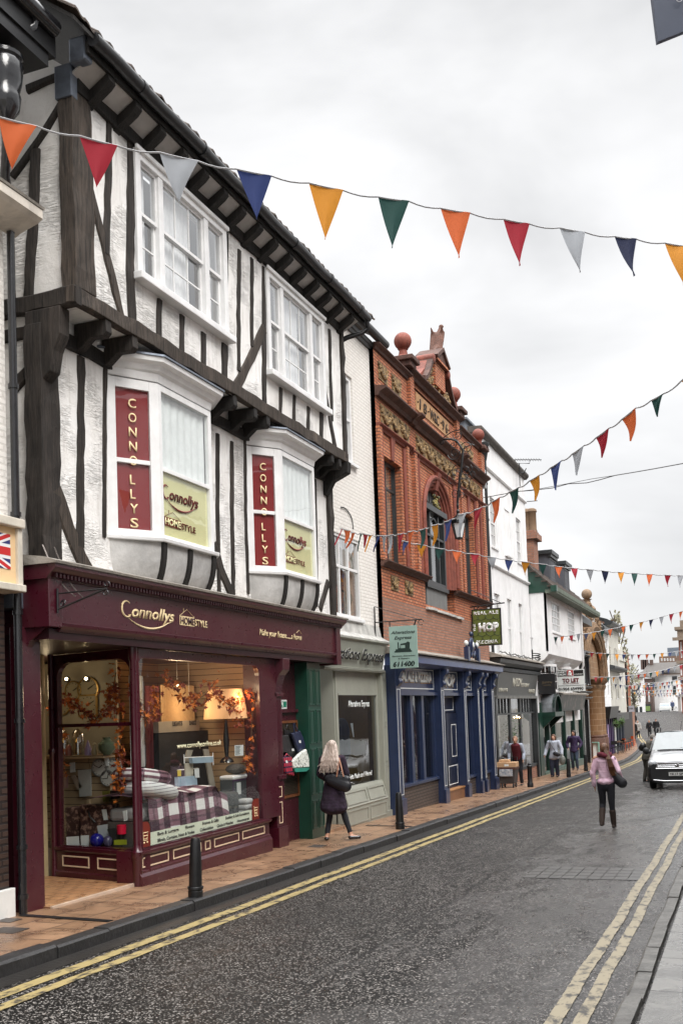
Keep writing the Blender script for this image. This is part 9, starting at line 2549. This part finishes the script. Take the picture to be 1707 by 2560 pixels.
for f_ in (.14, .86):
 b = B(); b.lathe([(.3, -.1), (.33, 0), (.3, .1)], (x0 + f_ * wv, yv + .5, zv + .3), 14, axis=(1, 0, 0)); b.obj('wheel', TYR, van, smooth=True)
p = onG(14, 1430, 1702)
by = thing('bicycle', 'bicycle with pale wheels parked beside the white van on the hill', 'bicycle', p)
s_ = 1.0
for dx in (-.5, .55):
 b = B(); q = p + V((dx, 0, .36)); b.tube([q + V((math.cos(k * PI / 8) * .34, 0, math.sin(k * PI / 8) * .34)) for k in range(17)], .03, 5); b.obj('wheel', SW, by)
b = B(); b.tube([p + V((-.5, 0, .36)), p + V((-.2, 0, .85)), p + V((.4, 0, .85)), p + V((.55, 0, .36))], .03, 5); b.tube([p + V((-.2, 0, .85)), p + V((0, 0, .36)), p + V((.4, 0, .85))], .03, 5); b.obj('frame', BLK, by)
far('person in blue standing with the bicycle beside the white van', 1440, 600, 1.75, R(180), BC, BC, HDK) if 0 else None
p2 = onG(14, 1385, 1702)
person('person in a blue jacket standing by the bicycle next to the white van', p2 + V((.2, .6, 0)), 2.0, R(170), dict(legs=(BC, .012, .03), shoes=(BLK, 0), top=dict(m=mat('blue_jacket_far', (.12, .16, .28), .9, .2), hem=.8, hw=.2, ex=.05), hair=(HDK, 'short')), vox=.04)
# cafe furniture on the far pavement -------------------------------------------
ORC = mat('orange_enamel', (.62, .10, .02), .4, .1); WDT = mat('table_wood', (.16, .09, .05), .6, .3)
def make_chair(p, m, label, grp):
 t = thing('cafe_chair', label, 'chair', p, grp); p = V(p)
 b = B(); b.box(p.x - .2, p.y - .2, p.z + .43, p.x + .2, p.y + .2, p.z + .46); b.obj('seat', m, t)
 b = B(); b.box(p.x - .2, p.y + .18, p.z + .62, p.x + .2, p.y + .21, p.z + .85); b.tube([p + V((-.19, .19, .45)), p + V((-.19, .2, .85))], .014, 5); b.tube([p + V((.19, .19, .45)), p + V((.19, .2, .85))], .014, 5); b.obj('backrest', m, t)
 for sx, sy in ((-1, -1), (1, -1), (1, 1), (-1, 1)):
  b = B(); b.tube([p + V((sx * .17, sy * .17, .44)), p + V((sx * .21, sy * .21, 0))], .016, 5); b.obj('leg', m, t)
 return t
def make_table(p, label, grp):
 t = thing('cafe_table', label, 'table', p, grp); p = V(p)
 b = B(); b.box(p.x - .32, p.y - .32, p.z + .71, p.x + .32, p.y + .32, p.z + .74); b.obj('table_top', WDT, t)
 for sx, sy in ((-1, -1), (1, -1), (1, 1), (-1, 1)):
  b = B(); b.tube([p + V((sx * .26, sy * .26, .71)), p + V((sx * .28, sy * .28, 0))], .018, 5); b.obj('leg', BLK, t)
 return t
def rot_tree(t, a): t.rotation_euler = (0, 0, a)
spots = [(690, 1300, 1.2), (730, 1280, -.4), (750, 1262, .3), (765, 1255, 2.0), (655, 1322, 2.6), (700, 1270, 0)]
lbls = ['orange metal chair nearest the camera on the far cafe pavement', 'orange metal chair second from the kerb end of the cafe group', 'orange metal chair at the kerb side of the cafe group', 'rightmost orange chair of the cafe group', 'orange chair beside the dark tables, leftmost of its colour', 'orange metal chair behind the front orange pair']
ch0 = None
for (x, y, a), lb in zip(spots, lbls):
 p = onG(11, x, y, .12)
 if ch0 is None: ch0 = make_chair(p, ORC, lb, 'orange chairs outside the far cafe'); o = ch0
 else: o = copy_tree(ch0); o.location = p; o['label'] = lb
 rot_tree(o, a)
tb0 = None
for (x, y, a), lb in zip([(560, 1365, .2), (640, 1335, .5), (600, 1345, -.2), (690, 1290, .1)], ['dark cafe table nearest the camera on the far pavement', 'cafe table right beside the leftmost orange chair', 'cafe table between the nearest one and the orange chairs', 'cafe table in the middle of the orange chairs']):
 p = onG(11, x, y, .12)
 if tb0 is None: tb0 = make_table(p, lb, 'dark tables outside the far cafe'); o = tb0
 else: o = copy_tree(tb0); o.location = p; o['label'] = lb
 rot_tree(o, a)
dc0 = None
for (x, y, a), lb in zip([(500, 1385, .2), (540, 1372, 2.1), (590, 1362, -.8)], ['dark cafe chair nearest the purple shopfront', 'dark cafe chair just right of the one by the purple front', 'dark cafe chair beside the nearest dark table']):
 p = onG(11, x, y, .12)
 if dc0 is None: dc0 = make_chair(p, BLK, lb, 'dark chairs outside the far cafe'); o = dc0
 else: o = copy_tree(dc0); o.location = p; o['label'] = lb
 rot_tree(o, a)
# bunting ----------------------------------------------------------------------
def m_cloth(name, c):
 m, t, b, o = newmat(name)
 f = noise_(t, wpos(t), 7, 3, .6)
 cc = mixc(t, mathn(t, 'MULTIPLY', f, .35), c, tuple(x * .6 for x in c))
 t.links.new(cc, b.inputs['Base Color']); b.inputs['Roughness'].default_value = .75
 tr = t.nodes.new('ShaderNodeBsdfTranslucent'); t.links.new(cc, tr.inputs[0])
 ms = t.nodes.new('ShaderNodeMixShader'); ms.inputs[0].default_value = .22
 t.links.new(b.outputs[0], ms.inputs[1]); t.links.new(tr.outputs[0], ms.inputs[2]); t.links.new(ms.outputs[0], o.inputs[0])
 return m
FC = dict(o=m_cloth('orange_cloth', (.62, .13, .035)), r=m_cloth('crimson_cloth', (.36, .018, .035)), w=m_cloth('pale_grey_cloth', (.36, .38, .41)), b=m_cloth('blue_cloth', (.030, .050, .17)), a=m_cloth('amber_cloth', (.62, .25, .02)), g=m_cloth('dark_green_cloth', (.012, .060, .052)), n=m_cloth('navy_cloth', (.014, .020, .06)))
FN = dict(o='orange', r='crimson', w='pale grey', b='blue', a='amber', g='dark green', n='navy')
TAPE = m_cloth('white_tape', (.45, .45, .46))
def bunting(label, z, ends, flags, tape=.010):
 """ends: ((x0, D0), (x1, D1)) depth along the string; flags: (colour, xl, yl, xr, yr, xt, yt)"""
 (xa, Da), (xb, Db) = ends
 def dep(x): return 1 / (1 / Da + (1 / Db - 1 / Da) * (x - xa) / (xb - xa))
 def full(z_, x, y): a, c, s = ZM[z_]; return a + x * s, c + y * s
 pts = []
 fl = []
 for f in flags:
  zz = f[7] if len(f) > 7 else z
  q = [full(zz, f[1], f[2]), full(zz, f[3], f[4]), full(zz, f[5], f[6])]
  fl.append((f[0], q)); pts += [q[0], q[1]]
 pts.sort()
 if isinstance(z, tuple): pass
 w3 = [onD(0, x, y, dep(x)) for x, y in pts]
 e0 = w3[0] + (w3[0] - w3[1]) * .9; e1 = w3[-1] + (w3[-1] - w3[-2]) * .9
 t = thing('bunting', label, 'bunting', w3[0], 'strings of bunting across the street')
 b = B(); allp = [e0] + w3 + [e1]
 out = []
 for i, (p, q) in enumerate(zip(allp, allp[1:])):
  if (q - p).length < 1e-4: continue
  n_ = 4
  for k in range(n_): out.append(p.lerp(q, k / n_) + V((0, 0, (-.02 if i % 2 == 0 else -.004) * math.sin(PI * k / n_))))
 out.append(allp[-1])
 b.tube(out, tape, 4); b.obj('cord', TAPE, t)
 for c, q in fl:
  D = dep((q[0][0] + q[1][0]) / 2)
  A, Bv = onD(0, *q[0], dep(q[0][0])), onD(0, *q[1], dep(q[1][0]))
  T = onD(0, *q[2], D * random.uniform(.996, 1.008))
  b = B(); n = 6; g = []
  mid = (A + Bv) / 2; sw = random.uniform(-.035, .035); wn = (Bv - A).cross(T - A).normalized()
  for i in range(n + 1):
   v = i / n; row = []
   for j in range(n + 1):
    u = j / n
    p = A.lerp(Bv, u).lerp(T, v) + wn * (sw * math.sin(PI * v * .9) * (1 if u > .5 else .6) + .012 * math.sin(u * 5 + v * 4)) + (Bv - A) * .03 * math.sin(PI * v) * (1 if sw > 0 else -1)
    row.append(b.bm.verts.new(p))
   g.append(row)
  for i in range(n):
   for j in range(n):
    try: b.bm.faces.new((g[i][j], g[i][j + 1], g[i + 1][j + 1], g[i + 1][j]))
    except Exception: pass
  bmesh.ops.remove_doubles(b.bm, verts=b.bm.verts, dist=1e-5)
  b.obj('pennant', FC[c], t, smooth=True, label=FN[c] + ' pennant')
bunting('largest string of bunting crossing the top of the picture nearest the camera', 21, ((0, 7.9), (1707, 10.4)), [
 ('o', -3, 268, 85, 290, 28, 390), ('r', 183, 312, 270, 335, 222, 430), ('w', 367, 350, 455, 370, 411, 466), ('b', 543, 388, 623, 404, 590, 503), ('a', 709, 420, 787, 437, 747, 550), ('g', 868, 452, 938, 462, 901, 569), ('o', 1011, 478, 1078, 489, 1054, 592), ('r', 1155, 503, 1214, 514, 1194, 610), ('w', 1284, 523, 1341, 533, 1331, 626), ('n', 1410, 543, 1459, 549, 1457, 633), ('a', 1525, 558, 1585, 567, 1568, 655)], .008)
bunting('string of bunting rising from the white brick house to the right edge', 9, ((824, 18.8), (1707, 11.5)), [
 ('a', 1550, -165 + 20, 1600, -215 + 20, 1590, -110 + 20), ('g', 1320, 3, 1417, -50, 1370, 130), ('o', 1093, 150, 1203, 60, 1155, 318), ('r', 893, 293, 998, 215, 938, 447), ('w', 710, 418, 805, 350, 743, 583), ('b', 542, 525, 630, 468, 584, 698), ('a', 380, 625, 461, 578, 421, 778), ('g', 223, 712, 300, 675, 245, 877), ('o', 85, 790, 157, 750, 104, 948),
 ('r', 1145, 1490, 1218, 1465, 1150, 1640, 7), ('w', 1025, 1525, 1090, 1512, 1030, 1690, 7), ('b', 910, 1585, 972, 1562, 920, 1735, 7), ('a', 808, 1612, 866, 1600, 818, 1770, 7), ('g', 716, 1648, 768, 1632, 722, 1790, 7), ('o', 628, 1660, 677, 1653, 643, 1815, 7), ('r', 545, 1680, 598, 1672, 562, 1820, 7), ('w', 468, 1690, 510, 1682, 470, 1830, 7), ('w', 420, 1692, 464, 1690, 445, 1815, 7), ('b', 385, 1690, 418, 1691, 357, 1820, 7), ('a', 320, 1685, 350, 1688, 290, 1820, 7), ('r', 274, 1674, 318, 1684, 285, 1785, 7), ('g', 250, 1672, 272, 1675, 233, 1815, 7), ('o', 185, 1665, 215, 1670, 140, 1790, 7), ('o', 122, 1640, 180, 1655, 132, 1750, 7), ('r', 105, 1632, 120, 1637, 52, 1765, 7)])
bunting('string of bunting sagging level from the red brick building past the chimney', 9, ((1005, 24), (1707, 33)), [
 ('b', 590, 1732, 630, 1742, 590, 1840, 7), ('a', 695, 1755, 768, 1768, 735, 1870, 7), ('g', 838, 1785, 910, 1797, 870, 1895, 7), ('o', 972, 1805, 1042, 1818, 1010, 1910, 7), ('r', 1115, 1830, 1182, 1838, 1155, 1930, 7),
 ('w', 50, 1210, 120, 1220, 93, 1315), ('b', 188, 1230, 251, 1240, 220, 1335), ('a', 315, 1248, 380, 1255, 345, 1355), ('g', 452, 1265, 507, 1272, 482, 1362), ('o', 575, 1283, 632, 1290, 613, 1375), ('r', 697, 1297, 749, 1302, 733, 1390), ('w', 817, 1308, 872, 1312, 852, 1408), ('n', 935, 1318, 988, 1325, 960, 1420), ('a', 1060, 1330, 1107, 1333, 1085, 1418), ('g', 1165, 1338, 1212, 1340, 1187, 1435), ('o', 1282, 1345, 1328, 1347, 1300, 1440), ('r', 1423, 1352, 1470, 1354, 1450, 1445), ('w', 1522, 1356, 1568, 1356, 1542, 1450)], .012)
bunting('string of bunting rising past the ochre gateway to the brick building on the right', 10, ((1275, 40), (1707, 50)), [
 ('g', 245, 290, 270, 290, 250, 345), ('o', 300, 290, 320, 290, 310, 345), ('r', 350, 292, 372, 292, 360, 345), ('n', 458, 290, 482, 290, 470, 345), ('a', 504, 287, 530, 287, 513, 345), ('g', 570, 285, 596, 284, 583, 345), ('o', 618, 280, 645, 278, 628, 338), ('r', 685, 275, 713, 270, 707, 332), ('w', 743, 265, 770, 260, 757, 330), ('n', 800, 262, 833, 257, 817, 315), ('a', 862, 250, 895, 245, 878, 315), ('g', 926, 240, 960, 232, 942, 302), ('o', 986, 227, 1020, 221, 1003, 292), ('o', 1087, 205, 1121, 200, 1109, 262), ('g', 1150, 193, 1183, 188, 1162, 255), ('a', 1228, 172, 1260, 166, 1243, 240), ('n', 1303, 155, 1336, 148, 1320, 222), ('w', 1380, 133, 1415, 125, 1402, 200), ('r', 1457, 110, 1493, 103, 1477, 182), ('o', 1535, 92, 1562, 84, 1543, 152)], .015)
bunting('string of bunting crossing below the jettied white house, level to the right', 10, ((1290, 44), (1707, 62)), [
 ('a', 240, 318, 252, 318, 247, 347), ('b', 318, 310, 340, 312, 325, 360), ('r', 448, 342, 476, 345, 460, 395), ('o', 516, 357, 545, 360, 527, 412), ('g', 583, 370, 608, 372, 593, 420), ('a', 650, 380, 678, 383, 660, 430), ('b', 715, 390, 742, 393, 730, 443), ('w', 785, 397, 813, 400, 800, 455), ('r', 848, 404, 877, 407, 865, 458), ('o', 910, 410, 940, 412, 925, 470), ('g', 972, 413, 998, 415, 983, 465), ('a', 1038, 417, 1067, 418, 1057, 475), ('b', 1095, 420, 1123, 421, 1107, 472), ('w', 1160, 421, 1184, 421, 1172, 470), ('r', 1212, 422, 1238, 420, 1227, 468), ('o', 1275, 419, 1300, 418, 1287, 468), ('g', 1332, 417, 1355, 414, 1343, 460), ('a', 1390, 411, 1415, 408, 1407, 460), ('b', 1455, 406, 1478, 403, 1465, 445), ('w', 1500, 398, 1530, 395, 1518, 445), ('r', 1550, 393, 1572, 390, 1562, 430)], .015)
seq = 'oranwgb'
def autobunt(label, z, pts, ends, n, hpx, wpx, k0=0):
 fl = []
 L_ = [0]
 for a, c in zip(pts, pts[1:]): L_.append(L_[-1] + math.hypot(c[0] - a[0], c[1] - a[1]))
 def at(s):
  for (a, c, l0, l1) in zip(pts, pts[1:], L_, L_[1:]):
   if s <= l1: u = (s - l0) / (l1 - l0); return a[0] + (c[0] - a[0]) * u, a[1] + (c[1] - a[1]) * u
  return pts[-1]
 for k in range(n):
  s = (k + .3) / n * L_[-1]; x0, y0 = at(s); x1, y1 = at(s + wpx)
  fl.append(('roganbw'[(k + k0) % 7], x0, y0, x1, y1, (x0 + x1) / 2 + random.uniform(-5, 5), (y0 + y1) / 2 + hpx))
 bunting(label, z, ends, fl, .02)
autobunt('far string of bunting rising to the right over the distant roofs', 10, [(865, 595), (1030, 596), (1180, 578), (1290, 565), (1400, 545), (1568, 497)], ((1480, 60), (1707, 78)), 15, 46, 24)
autobunt('far string of bunting just below the round sign', 10, [(955, 640), (1130, 662), (1300, 655), (1568, 615)], ((1508, 70), (1707, 92)), 17, 36, 17, 2)
autobunt('far string of bunting across the white gabled house windows', 10, [(945, 655), (1100, 670), (1300, 672), (1568, 650)], ((1506, 80), (1707, 105)), 19, 32, 15, 4)
autobunt('far string of bunting low across the dark brick shop', 10, [(1080, 690), (1300, 702), (1568, 690)], ((1550, 95), (1707, 120)), 18, 26, 12, 1)
autobunt('small far string of bunting above the white van', 10, [(1180, 712), (1350, 725), (1568, 716)], ((1580, 115), (1707, 140)), 17, 20, 10, 3)
autobunt('smallest string of bunting furthest up the hill', 10, [(1210, 728), (1400, 738), (1568, 732)], ((1590, 140), (1707, 165)), 16, 17, 8, 5)
autobunt('far string of bunting climbing from the brick house to the ornate corner', 10, [(1170, 645), (1330, 640), (1470, 628), (1568, 600)], ((1580, 90), (1707, 105)), 9, 30, 15, 6)
# overhead wires, blue banner -------------------------------------------------
wr = thing('overhead_wires', 'two thin black overhead wires from the tall white house to the right', 'cable', onD(9, 300, 705, 41))
for k, pts in enumerate(([(0, 760), (210, 722), (300, 706), (390, 700), (560, 680), (680, 648), (820, 641), (930, 615), (1040, 583), (1190, 558), (1340, 532), (1568, 490)], [(300, 706), (450, 688), (680, 645), (860, 610), (1040, 583), (1190, 558)])):
 b = B(); b.tube([onD(9, x, y, 34 - 10 * x / 1568) for x, y in pts], .012 - .004 * k, 4); b.obj('wire', BLK, wr)
pts = [(1245, 530), (2300, 105), (2230, -1100), (1090, -720)]
P = [onD(16, x, y, 5.5) for x, y in pts]
bn = thing('blue_sign', 'dark slate blue hanging sign cut by the top right corner of the picture', 'hanging sign', P[0])
nrm = (P[1] - P[0]).cross(P[3] - P[0]).normalized()
if nrm.dot(CAM - P[0]) > 0: nrm = -nrm
b = B(); b.poly(P, nrm * .035); b.obj('board', mat('slate_blue_sign', (.055, .068, .105), .5, .08), bn)
b = B(); cc_ = [onD(16, 1515 + 38 * math.cos(k * .35 - 1.2), -20 + 42 * math.sin(k * .35 - 1.2), 5.485) for k in range(14)]; b.tube(cc_, .0025, 5); b.obj('lettering', mat('pale_script', (.55, .56, .6), .5), bn)
b = B(); b.tube([P[3].lerp(P[2], .1) + V((0, 0, .0)), P[3].lerp(P[2], .1) + V((0, 0, .12))], .01, 5); b.tube([P[3] + V((0, 0, .12)), P[2] + V((2.4, 0, .12))], .02, 6); b.obj('bracket', BLK, bn)
